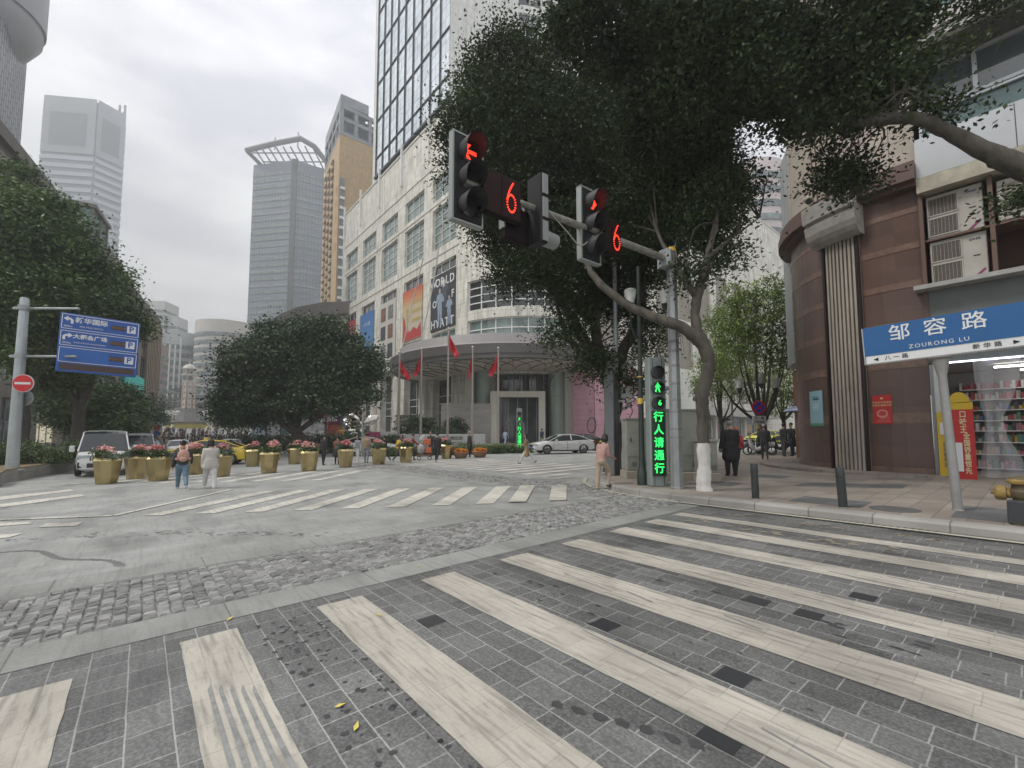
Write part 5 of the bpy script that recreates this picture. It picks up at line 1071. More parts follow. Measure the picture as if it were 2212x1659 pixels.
for k in range(9): z = 1.2+.38*k+random.uniform(-.1, .1); mb = MB(); mb.lathe([(.163-.004*z, z), (.166-.004*z, z+.02+random.random()*.03), (.163-.004*z, z+.08)], 8); mb.build('steel_band', mat('strap_grey', (.22, .22, .22), .6), tp)
mb = MB(); mb.tube(curve([ad*2.9+Vector((0, -.12, zA-.1)), ad*3.3+Vector((0, -.1, zA-.42)), ad*3.7+Vector((.0, -.1, zA-.2)), ad*4.3+Vector((0, -.1, zA+.14)), ad*4.6+Vector((0, -.02, zA+.05))], [.014]*5, 5)[0], .014, 5); mb.build('loose_cable', mat('cable_pale', (.35, .34, .32), .6), tp)
def onarm(s, z=0, k=0): p = PA+ad*s; return (p.x, p.y-k, PA.z+zA+.02*s+z)
signal_head('traffic_light', 'larger black traffic light showing a red left arrow at the signal arm end', onarm(6.15, .10), AROT-.03, True, 1.66, .62)
signal_head('traffic_light', 'black three lens traffic light with red down-turned arrow in the middle of the signal arm', onarm(2.95, .12), AROT-.03, False, 1.66, .60)
def countdown(label, s, rz, w_=.66, h_=.80):
    t = thing('countdown_timer', label, 'countdown timer', onarm(s, -.02, .1), rz); mb = MB(); mb.box((0, .06, 0), (w_, .14, h_), bev=.03); mb.build('housing', mat('timer_housing', (.010, .006, .006), .7, spec=.15), t)
    mb = MB(); mb.box((w_*.22, -.012, 0), (w_*.46, .012, h_*.9)); mb.box((-w_*.24, -.012, 0), (w_*.42, .012, h_*.9)); mb.build('display_panel', mat('display_red_black', (.02, .004, .004), .5, spec=.2), t)
    mb = MB(); dots(mb, [(x*.72+w_*.22, z*1.0+.02) for x, z in six(.16, .33)], .0135, -.022); mb.build('lit_digit', redled, t)
countdown('countdown timer showing a red 6 beside the red left arrow light', 5.38, AROT-.03, 1.0, .90)
countdown('countdown timer showing a red 6 nearest the grey pole on the signal arm', 2.28, AROT-.03, .62, .84)
# side-facing head on the arm seen from its back
t = thing('side_traffic_light', 'dark side-facing signal seen from its back between the two arrow lights', 'traffic light', onarm(4.5, -.02), AROT+PI/2)
mb = MB(); mb.box((0, 0, 0), (.45, .2, 1.5), bev=.03); mb.build('housing', blackp, t)
mb = MB()
for z in (.5, 0, -.5): mb.box((-.245, 0, z), (.02, .15, .42))
mb.build('side_plate', mat('side_plate', (.28, .29, .29), .5), t)
mb = MB(); mb.lathe([(.17, 0), (.16, .42), (.15, .42), (.16, 0)], 18, c=(0, -.1, -.52), M=Matrix.Rotation(PI/2, 3, 'X')); mb.build('visor', rimm, t)
mb = MB(); 
for (x, z, dx, dz) in ((.42, .0, .04, .62), (.62, .0, .04, .62), (.52, .3, .24, .04), (.52, -.3, .24, .04)): mb.box((x, 0, z), (dx, .05, dz))
mb.build('mounting_frame', rimm, t)
# countdown back box behind
t = thing('signal_box', 'dark red-black display box hanging behind the arm between the lights', 'display box', onarm(4.95, -.38, -.25), AROT); mb = MB(); mb.box((0, 0, 0), (.9, .15, .72), bev=.02); mb.build('housing', mat('timer_housing', (.03, .012, .012)), t); mb = MB(); mb.box((-.47, 0, 0), (.03, .17, .3)); mb.build('clip', rimm, t)
# --- pedestrian LED column
colg = mat('column_grey', (.255, .30, .285), .5, .1, vary=.12, scale=2)
def walkman(mb, s=1, x0=0, z0=0, y=0):
    def q(p): mb.add([(x0+a*s, y, z0+b*s) for a, b in p], [tuple(range(len(p)))])
    q([(.022*math.cos(k*PI/4), .115+.022*math.sin(k*PI/4)) for k in range(8)])
    q([(-.03, .085), (.03, .085), (.035, 0), (-.035, 0)]); q([(-.03, .085), (-.01, .07), (-.06, .0), (-.075, .015)]); q([(.03, .085), (.01, .07), (.065, .005), (.08, .02)])
    q([(-.035, .01), (.002, .01), (-.045, -.12), (-.085, -.11)]); q([(.035, .01), (.0, .01), (.03, -.12), (.068, -.12)])
def pedcolumn(label, loc, rz, H=3.5, W=.46, dep=.34, text_='行人请通行', digit='6', ch=.29, facing=True, cm=None):
    t = thing('pedestrian_signal', label, 'pedestrian light', loc, rz); cm = cm or colg
    mb = MB(); mb.box((0, 0, H/2), (W, dep, H), bev=.02)
    mb.build('column', cm, t); mb = MB()
    for x in (-W*.28, W*.28): mb.box((x, -dep/2-.004, H/2), (.012, .012, H*.98))
    for x in (W*.22,): mb.box((x, dep/2+.004, H/2), (.012, .012, H*.98))
    mb.build('panel_joint', framed, t)
    if not facing: return t
    for i, z in enumerate((H-.42, H-.84, H-1.26)):
        mb = MB(); r_ = W*.38; mb.lathe([(r_, 0), (r_, .13), (r_-.012, .13), (r_-.012, 0)], 22, c=(0, -dep/2, z), M=Matrix.Rotation(PI/2, 3, 'X')); mb.build('visor', hoodm, t)
        mb = MB(); mb.lathe([(.001, .01), (r_-.01, .01)], 22, c=(0, -dep/2, z), M=Matrix.Rotation(PI/2, 3, 'X')); l_ = mb.build('lens', lens, t)
        if i == 1: mb = MB(); walkman(mb, 1.05, 0, z, -dep/2-.03); mb.build('walking_figure', grnled, l_)
        if i == 2: text(digit, .2, grnled, l_, (.05, -dep/2-.03, z), name='lit_digit', bold=.004)
    mb = MB(); mb.box((0, -dep/2-.012, H-2.35), (W*.78, .024, 1.75)); p = mb.build('display_panel', mat('led_panel_dark', (.012, .035, .018), .4), t)
    for k, c_ in enumerate(text_): text(c_, ch, grnled, p, (0, -dep/2-.032, H-1.65-.345*k), name='lit_character', bold=.005, sx=.95)
    return t
pz = lambda x, y: gz(x, y)+.152
pedcolumn('tall grey pedestrian signal column with five lit green characters beside the grey pole', (3.95, 12.1, pz(3.95, 12.1)), .05)
t = pedcolumn('dark blank side of a second pedestrian signal column beside the woman stepping onto the kerb', (3.44, 15.2, pz(3.4, 15.2)), .9, 3.55, .42, .36, facing=False, cm=mat('column_dark', (.13, .14, .145), .5))
pedcolumn('slim distant pedestrian signal column with green characters before the hotel entrance', (-.25+.85, 36.0, gz(.6, 36)), .0, 3.6, .46, .34, ch=.34)
mb = MB(); mb.lathe([(.001, 3.75), (.06, 3.72), (.09, 3.62), (.05, 3.55)], 12); o = thing('camera_dome', 'small dark dome camera on top of the slim pedestrian column', 'camera', (.6, 36, gz(.6, 36))); mb.build('dome', lens, o)
# --- lantern post (green) with glass lanterns
lmp = thing('street_lamp', 'dark green lamp post with curved arms and glass lanterns behind the pedestrian signal column', 'street lamp', (3.62, 12.35, pz(3.6, 12.3)))
glassy = mat('lantern_glass', (.75, .77, .75), .15, alpha=.45); dif = mat('lantern_diffuser', (.70, .69, .65), .4)
mb = MB(); mb.lathe([(.14, 0), (.14, .35), (.10, .42), (.085, .6), (.075, 1.5), (.06, 3.9), (.05, 6.2)], 12); mb.build('post', steeld, lmp, smooth=R(40))
mb = MB()
for z, h_ in ((2.25, .16), (3.0, .03)): mb.lathe([(.082, z), (.084, z), (.084, z+h_), (.082, z+h_)], 12)
mb.build('yellow_band', mat('band_yellow', (.62, .42, .06), .5), lmp)
def lantern(parent, p, s=1):
    mb = MB(); mb.lathe([(.04*s, -.02*s), (.10*s, .10*s), (.115*s, .17*s), (.10*s, .18*s)], 12, c=p); h_ = mb.build('lantern_cup', steeld, parent, smooth=R(40))
    mb = MB(); mb.lathe([(.115*s, .18*s), (.17*s, .50*s), (.18*s, .56*s), (.14*s, .60*s), (.001, .62*s)], 14, c=p); mb.build('lantern_glass', glassy, parent, smooth=R(40))
    mb = MB(); mb.lathe([(.09*s, .19*s), (.10*s, .42*s), (.001, .45*s)], 12, c=p); mb.build('lantern_diffuser', dif, h_, smooth=R(40))
for px, py, D in ((1362, 668, 12.1), (1437, 668, 12.9)):
    p = at(px, py, D)-lmp.location; mb = MB(); s0 = Vector((0, 0, p.z-.75)); mb.tube(*curve([s0, Vector((p.x*.55, p.y*.55, p.z-.72)), Vector((p.x*.95, p.y*.95, p.z-.42)), p], [.025]*4, 5), 7); mb.build('lamp_arm', steeld, lmp, smooth=True); lantern(lmp, p, .95)
# --- thin grey camera pole
cp = thing('camera_pole', 'slim grey pole with control boxes and white traffic cameras behind the blank signal column', 'camera pole', (3.72, 15.6, pz(3.7, 15.6)))
mb = MB(); mb.lathe([(.11, 0), (.10, 2.6), (.085, 2.7), (.07, 7.6)], 12); mb.build('pole', steel, cp, smooth=R(40))
boxm = mat('box_grey', (.36, .37, .36), .5, .1, vary=.1, scale=2); camw = mat('camera_white', (.58, .58, .56), .4)
mb = MB(); mb.box((-.22, -.05, 3.75), (.34, .24, .48), bev=.02); mb.build('junction_box', boxm, cp); mb = MB(); mb.box((.28, -.08, 3.55), (.2, .2, .6), bev=.02); mb.build('junction_box', boxm, cp)
mb = MB(); mb.box((.30, -.15, 2.85), (.42, .25, .42), bev=.02); mb.build('junction_box', camw, cp)
for dx, dz in ((.2, 2.3), (.38, 2.38)): mb = MB(); mb.box((dx, -.25, dz), (.13, .42, .12), bev=.03); mb.tube([(dx, -.46, dz), (dx, -.5, dz)], .05, 10, mi=1); mb.build('camera', [camw, lens], cp)
mb = MB(); mb.box((.2, -.1, 2.55), (.62, .3, .05)); mb.build('camera_bracket', camw, cp)
mb = MB(); mb.box((.35, -.12, 1.55), (.5, .1, .46), bev=.01); sg = mb.build('toilet_sign', mat('sign_black_red', (.10, .02, .02), .4), cp); sg['label'] = 'small toilet sign with two white figures'
for dx in (.24, .42): mb = MB(); walkman(mb, 1.1, dx, 1.55, -.19); mb.build('printed_figure', wh, sg)
mb = MB(); mb.tube(curve([(.1, -.1, 3.3), (.35, -.2, 3.1), (.12, -.15, 2.7), (.5, -.2, 2.2), (.1, -.1, 1.6)], [.02]*5, 6)[0], .018, 6); mb.build('cable', framed, cp)
# --- grey cabinets
cabm = mat('cabinet_olive_grey', (.25, .26, .225), .6, vary=.18, scale=2.5)
def cabinet(label, x, y, w_, d_, h_, rz):
    t = thing('utility_cabinet', label, 'utility cabinet', (x, y, pz(x, y)), rz, 'utility cabinets at the street corner')
    mb = MB(); mb.box((0, 0, .11), (w_+.12, d_+.12, .26), bev=.02); mb.build('plinth', mat('cabinet_plinth', (.30, .27, .22), .8, vary=.2, scale=4), t)
    mb = MB(); mb.box((0, 0, .24+h_/2), (w_, d_, h_), bev=.015); mb.box((0, 0, .26+h_), (w_+.06, d_+.06, .05)); mb.build('body', cabm, t)
    mb = MB(); mb.box((0, -d_/2-.008, .24+h_*.62), (w_*.9, .016, h_*.68)); dr_ = mb.build('door', mat('cabinet_door', (.28, .29, .25), .6, vary=.18, scale=2), t); mb = MB(); mb.box((-w_*.36, -d_/2-.03, .24+h_*.6), (.03, .04, .13)); mb.build('handle', framed, dr_)
    mb = MB(); mb.box((0, -d_/2-.008, .24+h_*.13), (w_*.9, .014, h_*.2)); pn_ = mb.build('lower_panel', cabm, t); mb = MB()
    for sx in (-1, 1):
        for k in range(5): mb.box((sx*w_*.24, -d_/2-.018, .24+h_*.09+k*.03), (.16, .006, .012))
    mb.build('vent', framed, pn_); return t
cabinet('grey green utility cabinet between the blank signal column and the lamp post', 3.86+.18, 14.25, .86, .5, 1.62, .08)
cabinet('wider grey utility cabinet behind the traffic light pole and the whitewashed tree', 5.2, 13.6, 1.15, .55, 1.85, .12)
t = cabinet('low grey cabinet just right of the whitewashed tree foot', 5.75, 13.2, .5, .5, .9, .12)
# --- bollards
bm = mat('bollard_black', (.035, .04, .042), .45, vary=.3, scale=9)
def bollard(x, y, lab, tilt): 
    t = thing('bollard', lab, 'bollard', (x, y, pz(x, y)), 0, 'black bollards along the pavement edge'); t.rotation_euler = (0, tilt, 0)
    mb = MB(); mb.lathe([(.085, 0), (.085, .012)], 18); mb.build('base_plate', steel, t)
    mb = MB(); mb.lathe([(.073, .0), (.073, .58), (.081, .585), (.081, .60), (.073, .605), (.073, .735), (.066, .75), (.001, .752)], 20); mb.build('post', bm, t, smooth=R(40))
bollard(5.26, 9.62, 'black cylindrical bollard nearest the whitewashed tree', -.02); bollard(6.25, 8.42, 'black cylindrical bollard leaning slightly, in front of the fluted pilaster', -.05)
# --- street name sign
sgn = thing('street_name_sign', 'blue and white street name sign on a grey trumpet post in front of the shop', 'street sign', (7.93, 7.94, pz(7.9, 7.9)), AZ+PI/2+PI)
sgn.rotation_euler = (0, -.035, math.atan2(-.766, .643))
bl = mat('sign_blue', (.012, .10, .28), .35, vary=.08, scale=3); whs = mat('sign_white', (.68, .69, .69), .35)
mb = MB(); mb.lathe([(.085, 0), (.085, .01), (.072, .02), (.062, 2.2), (.062, 2.42), (.08, 2.5), (.11, 2.66), (.115, 2.72), (.16, 2.75), (.16, 2.77), (.001, 2.77)], 20); mb.build('post', mat('post_grey', (.30, .30, .29), .45, .2, vary=.15, scale=5), sgn, smooth=R(40))
mb = MB(); mb.box((.0, 0, 3.15), (2.16, .10, .75), bev=.02); mb.build('panel', whs, sgn)
mb = MB(); mb.box((0, -.054, 3.235), (2.15, .01, .575)); mb.build('blue_field', bl, sgn)
mb = MB(); mb.box((-1.085, 0, 3.15), (.02, .11, .75)); mb.box((1.09, 0, 3.15), (.02, .11, .75)); mb.build('end_cap', mat('alu', (.4, .4, .4), .3, .7), sgn)
for k, ch in enumerate('邹容路'): text(ch, .33, whs, sgn, (-.52+.5*k, -.062, 3.315), bold=.002)
text('ZOURONG LU', .105, whs, sgn, (.0, -.062, 3.025), space=1.25)
text('八一路', .095, blackp, sgn, (-.60, -.054, 2.865), space=1.7); text('新华路', .095, blackp, sgn, (.60, -.054, 2.865), space=1.7)
mb = MB(); mb.add([(-.95, -.056, 2.865), (-.87, -.056, 2.9), (-.87, -.056, 2.83)], [(0, 1, 2)]); mb.add([(.98, -.056, 2.865), (.90, -.056, 2.9), (.90, -.056, 2.83)], [(0, 1, 2)]); mb.build('direction_arrow', blackp, sgn)
# --- hydrant
hy = thing('fire_hydrant', 'rusty yellow double outlet fire hydrant at the right edge of the picture', 'fire hydrant', (7.72, 6.72, pz(7.7, 6.7)), .3)
hm = mat('hydrant_yellow', (.30, .20, .05), .6, vary=.45, scale=7, dirt=(.13, .09, .04)); 
mb = MB(); mb.lathe([(.17, 0), (.17, .05), (.12, .07), (.115, .38), (.15, .42), (.16, .50), (.13, .53), (.12, .60), (.17, .62), (.17, .65), (.14, .69), (.05, .73), (.001, .735)], 24); mb.build('barrel', mat('hydrant_dark', (.12, .095, .05), .6, vary=.4, scale=7), hy, smooth=R(35))
mb = MB(); mb.lathe([(.125, .60), (.175, .615), (.18, .65), (.15, .68), (.06, .70), (.001, .705)], 24); mb.build('cap_ring', hm, hy, smooth=R(35))
for sx in (-1, 1):
    mb = MB(); Mx = Matrix.Rotation(sx*R(-115), 3, 'Z') @ Matrix.Rotation(PI/2, 3, 'Y'); mb.lathe([(.075, .08), (.075, .17), (.11, .18), (.115, .27), (.09, .30), (.03, .305), (.03, .34), (.001, .34)], 20, c=(0, 0, .46), M=Mx); mb.build('outlet', hm, hy, smooth=R(35))
mb = MB(); mb.box((0, 0, .18), (.34, .26, .36), bev=.02); mb.build('base_box', framed, hy)
# --- left sign gantry
gl_ = thing('sign_pole', 'thick pale grey pole in the planting bed carrying the blue parking guidance sign', 'sign pole', (-20.4, 18.1, .1))
mb = MB(); mb.lathe([(.36, .0), (.36, .06), (.20, .10), (.175, 3), (.15, 7.1), (.12, 7.18), (.001, 7.2)], 16); mb.build('pole', mat('pole_pale', (.38, .41, .42), .45, .3, vary=.15, scale=3), gl_, smooth=R(40))
gz1 = at(120, 668, 18.1).z-.1; gz2 = at(120, 768, 18.1).z-.1; mb = MB()
for z in (6.75, 4.72): mb.tube([(-.5, .05, z), (2.2, .1, z)], .055, 8); mb.lathe([(.19, z-.1), (.19, z+.1)], 14); mb.box((-.1, 0, z), (.55, .1, .12))
mb.build('arm', steel, gl_)
pgs = thing('parking_guide_sign', 'blue parking guidance board with three rows and a dark display strip', 'road sign', (-17.95, 18.95, 4.75)); dr = math.atan2(19.9-18, -17.1+18.75)
pgs.rotation_euler = (0, .02, dr*.93)
bs = mat('road_sign_blue', (.012, .085, .36), .35, vary=.08, scale=2); bs2 = mat('road_sign_blue_patch', (.02, .11, .40), .35); amberled = mat('amber_led_text', (.23, .14, .08), .5); gold_d = mat('display_brown', (.055, .03, .028), .4)
Wd = 2.55
mb = MB(); mb.box((0, 0, .66+.0), (Wd, .14, 2.5-.02), bev=.02); mb.build('panel', bs, pgs)
for r_, (cn, en, ds, lf_) in enumerate((('新华国际', 'XIN HUA GUO JI', '400m', 1), ('大都会广场', 'DADUHUIGUANGCHANG', '350m', 0), ('', '', '', None))):
    zc = 1.54-.70*r_; mb = MB()
    for (x, z, dx, dz) in ((0, zc+.30, Wd-.1, .022), (0, zc-.30, Wd-.1, .022), (-Wd/2+.055, zc, .022, .58), (Wd/2-.055, zc, .022, .58)): mb.box((x, -.074, z), (dx, .008, dz))
    mb.build('row_border', whs, pgs)
    mb = MB(); mb.box((.98, -.074, zc), (.30, .008, .32)); mb.build('parking_square', whs, pgs); text('P', .34, bs, pgs, (.98, -.084, zc), bold=.008)
    mb = MB(); mb.box((.55, -.074, zc), (.50, .008, .2)); mb.build('led_window', gold_d, pgs); text('车位已满', .125, amberled, pgs, (.55, -.081, zc))
    if cn:
        text(cn, .255 if len(cn) < 5 else .215, whs, pgs, (-.32, -.078, zc+.09), bold=.006); text(en, .10 if len(en) < 15 else .085, whs, pgs, (-.32, -.078, zc-.16)); text(ds, .12, whs, pgs, (-1.03, -.078, zc-.2))
        mb = MB(); s_ = 1 if lf_ else -1; x0 = -1.02
        mb.add([(x0-s_*.16, -.08, zc+.12), (x0-s_*.02, -.08, zc+.23), (x0-s_*.02, -.08, zc+.16), (x0+s_*.06, -.08, zc+.16), (x0+s_*.14, -.08, zc+.08), (x0+s_*.14, -.08, zc-.08), (x0+s_*.06, -.08, zc-.08), (x0+s_*.06, -.08, zc+.05), (x0+s_*.03, -.08, zc+.08), (x0-s_*.02, -.08, zc+.08), (x0-s_*.02, -.08, zc+.01)], [tuple(range(11))]); mb.build('direction_arrow', whs, pgs)
    else: mb = MB(); mb.box((-.42, -.074, zc), (1.5, .008, .52)); mb.build('blank_patch', bs2, pgs)
mb = MB(); mb.box((0, -.074, -.36), (Wd-.2, .01, .26)); mb.build('display_strip', gold_d, pgs)
ne = thing('no_entry_sign', 'round red no entry sign with a white bar on the pale pole', 'road sign', at(50, 828, 17.75), .25); rs = mat('sign_red', (.55, .015, .02), .35)
mb = MB(); mb.lathe([(.001, -.02), (.36, -.02), (.36, .0), (.001, .0)], 32, M=Matrix.Rotation(PI/2, 3, 'X')); mb.build('disc', whs, ne); mb = MB(); mb.lathe([(.001, .023), (.335, .023)], 32, M=Matrix.Rotation(PI/2, 3, 'X')); mb.build('red_face', rs, ne); mb = MB(); mb.box((0, -.028, 0), (.52, .006, .09)); mb.build('white_bar', whs, ne)
rs2 = thing('round_sign_back', 'back of a round grey sign below the no entry sign', 'road sign', at(53, 860, 18.3), .1); mb = MB(); mb.lathe([(.001, .0), (.33, .0), (.33, -.03), (.31, -.03)], 28, M=Matrix.Rotation(PI/2, 3, 'X')); mb.build('disc', steel, rs2); mb = MB(); mb.box((0, -.04, 0), (.5, .03, .06)); mb.build('bracket', steel, rs2)
# --- no stopping sign on the right
npz = at(1642, 1022, 26.6); ns = thing('no_stopping_sign', 'round blue and red no stopping sign with white plate on a dark lamp post', 'road sign', (npz.x, 26.6, gz(npz.x, 26.6)+.15))
h0 = ns.location.z; zc = at(1642, 880, 26.6).z-h0
mb = MB(); mb.lathe([(.16, 0), (.16, .9), (.10, 1.0), (.07, 1.3), (.06, at(1642, 700, 26.6).z-h0)], 12); mb.build('post', steeld, ns, smooth=R(40))
mb = MB(); mb.lathe([(.001, 0), (.42, 0), (.42, -.03)], 30, c=(0, -.12, zc), M=Matrix.Rotation(PI/2, 3, 'X')); mb.build('red_rim', rs, ns); mb = MB(); mb.lathe([(.001, .005), (.33, .005)], 30, c=(0, -.125, zc), M=Matrix.Rotation(PI/2, 3, 'X')); mb.build('blue_face', mat('bright_blue', (.02, .06, .50), .4), ns)
mb = MB()
for a in (R(45), R(-45)): mb.box((0, -.137, zc), (.66, .008, .07), M=Matrix.Rotation(a, 3, 'Y'))
mb.build('red_cross', rs, ns)
mb = MB(); mb.box((0, -.12, zc-.78), (.80, .03, .52)); mb.build('plate', whs, ns); text('五一路', .2, blackp, ns, (0, -.14, zc-.66)); text('严管路段', .17, blackp, ns, (0, -.14, zc-.9))
mb = MB(); mb.lathe([(.085, 0), (.085, .22)], 12, c=(0, 0, zc-1.3)); mb.build('yellow_band', mat('band_yellow', (.62, .42, .06)), ns)
for px, py in ((1598, 848), (1645, 838), (1676, 848)):
    p = at(px, py, 26.6 if px != 1645 else 26.7)-ns.location; mb = MB(); mb.tube(*curve([Vector((0, 0, p.z-1.0)), Vector((p.x*.6, 0, p.z-1.15)), Vector((p.x*.98, 0, p.z-.7)), p], [.03]*4, 4), 6); mb.build('lamp_arm', steeld, ns); lantern(ns, p, 1.5)
# camera mast behind
cm_ = thing('camera_mast', 'thin grey mast with a white dome camera arm among the feathery trees', 'camera pole', (col_at(1582, 33), 33, .3)); mb = MB(); mb.lathe([(.09, 0), (.07, at(1582, 790, 33).z)], 10); mb.build('mast', steel, cm_)
zt = at(1582, 872, 33).z-.3; mb = MB(); mb.tube([(0, 0, zt), (2.3, 0, zt+.05)], .05, 6); mb.build('arm', camw, cm_); mb = MB(); mb.lathe([(.08, 0), (.16, -.08), (.2, -.25), (.1, -.4), (.001, -.42)], 12, c=(2.2, 0, zt)); mb.build('dome_camera', camw, cm_, smooth=True)
# CCTV on the capital
cc_ = thing('security_camera', 'beige dome security camera on the scroll capital of the fluted pilaster', 'camera', fg(R(31)*CR, 9.8, .55)); mb = MB(); mb.tube([(0, 0, -.05), (0, 0, .32)], .04, 8); mb.ball((0, 0, .38), (.17, .17, .12), 14); mb.build('housing', beam, cc_, smooth=True); mb = MB(); mb.ball((0, -.03, .30), .12, 12); mb.build('dome', lens, cc_, smooth=True)
# --- golden planters
gold = mat('brass_sheet', (.46, .37, .19), .25, .92, vary=.35, scale=2.2, stretch=(1, 1, .25), bump=.15, bscale=2); goldr = mat('brass_rim', (.66, .54, .28), .34, .8, vary=.1, scale=3)  # upright dark streaks in the tub's brass colour stand in for reflections
def planter(name_, label, loc, rz, s=1, seed=1, first=None, group='golden planters in rows on the plaza edge'):
    t = thing('flower_planter', label, 'planter', loc, rz, group); n = 8; mb = MB()
    H = .94*s; rb = .32*s; rt = .425*s
    rings = [(rb*.97, 0), (rb, .03*s), (rt, H-.10*s)]
    for (r0, z0), (r1, z1) in zip(rings, rings[1:]): mb.add([(r0*math.cos(PI*k/4), r0*math.sin(PI*k/4), z0) for k in range(n)]+[(r1*math.cos(PI*k/4), r1*math.sin(PI*k/4), z1) for k in range(n)], [(k, (k+1) % n, n+(k+1) % n, n+k) for k in range(n)])
    mb.build('tub', gold, t); mb = MB(); rings = [(rt, H-.10*s), (rt*1.01, H-.09*s), (rt*.86, H), (rt*.80, H-.03*s)]
    for (r0, z0), (r1, z1) in zip(rings, rings[1:]): mb.add([(r0*math.cos(PI*k/4), r0*math.sin(PI*k/4), z0) for k in range(n)]+[(r1*math.cos(PI*k/4), r1*math.sin(PI*k/4), z1) for k in range(n)], [(k, (k+1) % n, n+(k+1) % n, n+k) for k in range(n)])
    mb.build('rim', goldr, t)
    rr_ = random.Random(seed)
    f1 = leaves('foliage', [((0, 0, H+.06*s), (.40*s, .40*s, .12*s), 1), ((rr_.uniform(-.2, .2), -.1, H+.16*s), (.25*s, .25*s, .14*s), 1)], 1500, .09*s, hed, None, seed, 14, .07*s); f1.parent = t
    sx = rr_.choice((-1, 1)); f2 = leaves('silver_leaves', [((sx*.20*s, -.16*s, H+.06*s), (rr_.uniform(.14, .30)*s, .24*s, .13*s), 1)], 560, .06*s, leafmat('silver_leaf', (.10, .14, .11), (.26, .31, .27), .5), None, seed+50, 14, .05*s); f2.parent = t
    f3 = leaves('pink_flowers', [((-sx*rr_.uniform(0, .16)*s, .02, H+rr_.uniform(.22, .34)*s), (rr_.uniform(.22, .36)*s, .30*s, rr_.uniform(.07, .14)*s), 1), ((-.12*sx*s, -.05, H+.36*s), (.22*s, .22*s, .10*s), 1)], rr_.choice((260, 380, 560)), .07*s, leafmat('pink_petal', (.58, .16, .18), (.88, .52, .48), .8, .6), None, seed+90, 9, .035*s, aspect=.8); f3.parent = t
    f4 = leaves('purple_flowers', [((-.05*sx*s, -.26*s, H+.05*s), (.12*s, .08*s, .05*s), 1)], 120, .055*s, leafmat('purple_petal', (.25, .03, .12), (.45, .10, .28), .5), None, seed+9, 9, .03*s); f4.parent = t
    return t
pl = [(-14.95, 16.4, 'golden planter at the far left end of the row, in front of the white van'), (-15.3, 18.1, 'golden planter second from the white van, its side hidden by the next tub'), (-13.7, 17.2, 'golden planter just left of the pair of walking girls'), (-14.2, 19.9, 'golden planter mostly hidden behind the girl with the backpack'), (-12.2, 18.6, 'golden planter touching the shoulder of the girl in white, by the yellow taxi'), (-14.4, 24.6, 'smaller golden planter right behind the tail of the yellow taxi'), (-11.0, 20.1, 'golden planter with tall pink and purple flowers right of the taxi'), (-12.8, 26.1, 'golden planter at the foot of the broad plaza tree'), (-9.55, 20.85, 'golden planter crowned by a full dome of pink cyclamen, middle of the row'), (-8.6, 22.9, 'golden planter left of the man in the tan coat'), (-7.3, 24.3, 'golden planter between the tan coat and the yellow jacket'), (-6.2, 25.9, 'golden planter in front of the hotel name wall, left of the trolley'), (-4.3, 29.1, 'golden planter covering the middle of the hotel name wall'), (-16.6, 31.0, 'terracotta brown planter tub in the shade of the broad plaza tree')]
for i, (x, y, lab) in enumerate(pl): planter('', lab, (x, y, gz(x, y)), .2+.5*i, 1.0, 100+i)
def bowl(x, y, lab):
    t = thing('fruit_pot', lab, 'flower pot', (x, y, gz(x, y)), 0, 'round pots of orange flowers by the hedge'); mb = MB(); mb.lathe([(.30, 0), (.36, .04), (.48, .25), (.51, .38), (.48, .43), (.42, .41), (.001, .41)], 20); mb.build('pot', mat('terracotta', (.26, .15, .09), .8, vary=.3, scale=5), t, smooth=R(35))
    mb = MB(); mb.lathe([(.495, .38), (.52, .40), (.50, .445), (.46, .44)], 20); mb.build('rim', mat('orange_rim', (.45, .12, .05), .7), t)
    f = leaves('orange_flowers', [((0, 0, .50), (.40, .40, .17), 1)], 900, .10, leafmat('orange_petal', (.55, .17, .02), (.85, .42, .06), .7), None, 7, 8, .05, aspect=.8); f.parent = t
bowl(-3.4, 29.4, 'round brown pot of orange flowers left of the man in the dark coat'); bowl(-2.2, 30.2, 'round brown pot of orange flowers right of the man in the dark coat')
# --- hotel name wall, hedge, flag poles
nw = thing('name_wall', 'long low white marble wall with the hotel name behind the standing men', 'sign wall', ((col_at(859, 45)+col_at(1047, 48.2))/2, 46.6, gz(-7, 46)-.1)); marb = mat('white_marble', (.56, .56, .55), .35, vary=.12, scale=1.2)
wl0, wl1 = col_at(859, 45.0), col_at(1047, 48.2); LW = math.hypot(wl1-wl0, 3.2); nw.rotation_euler.z = math.atan2(3.2, wl1-wl0)
mb = MB(); mb.box((0, 0, .85), (LW, .5, 1.7), bev=.02); mb.build('slab', marb, nw)
brs = mat('brushed_letters', (.22, .21, .19), .4, .4); text('HYATT REGENCY', .68, brs, nw, (.5, -.27, .62), space=1.12, bold=.012, ext=.02); text('重庆解放碑酒店', .45, brs, nw, (.5, -.27, 1.25), space=1.1, bold=.008, ext=.02)
hedge('hedge', 'clipped green hedge in front of the hotel name wall', 'hedge', [(-9.5+.62*k, 33.4+.14*k, -.1) for k in range(18)]+[(-9.5+.62*k, 34.1+.14*k, -.1) for k in range(18)], .62, .55, 26000, .12)
hedge('hedge', 'bright clipped hedge beside the traffic cone at the drive', 'hedge', [(-4+.5*k, 36.1-.02*k*k*.2, .0) for k in range(9)]+[(-4+.5*k, 37.2, .0) for k in range(9)], .6, .62, 12000, .12, leafmat('bright_hedge', (.05, .09, .02), (.22, .28, .08), .5))
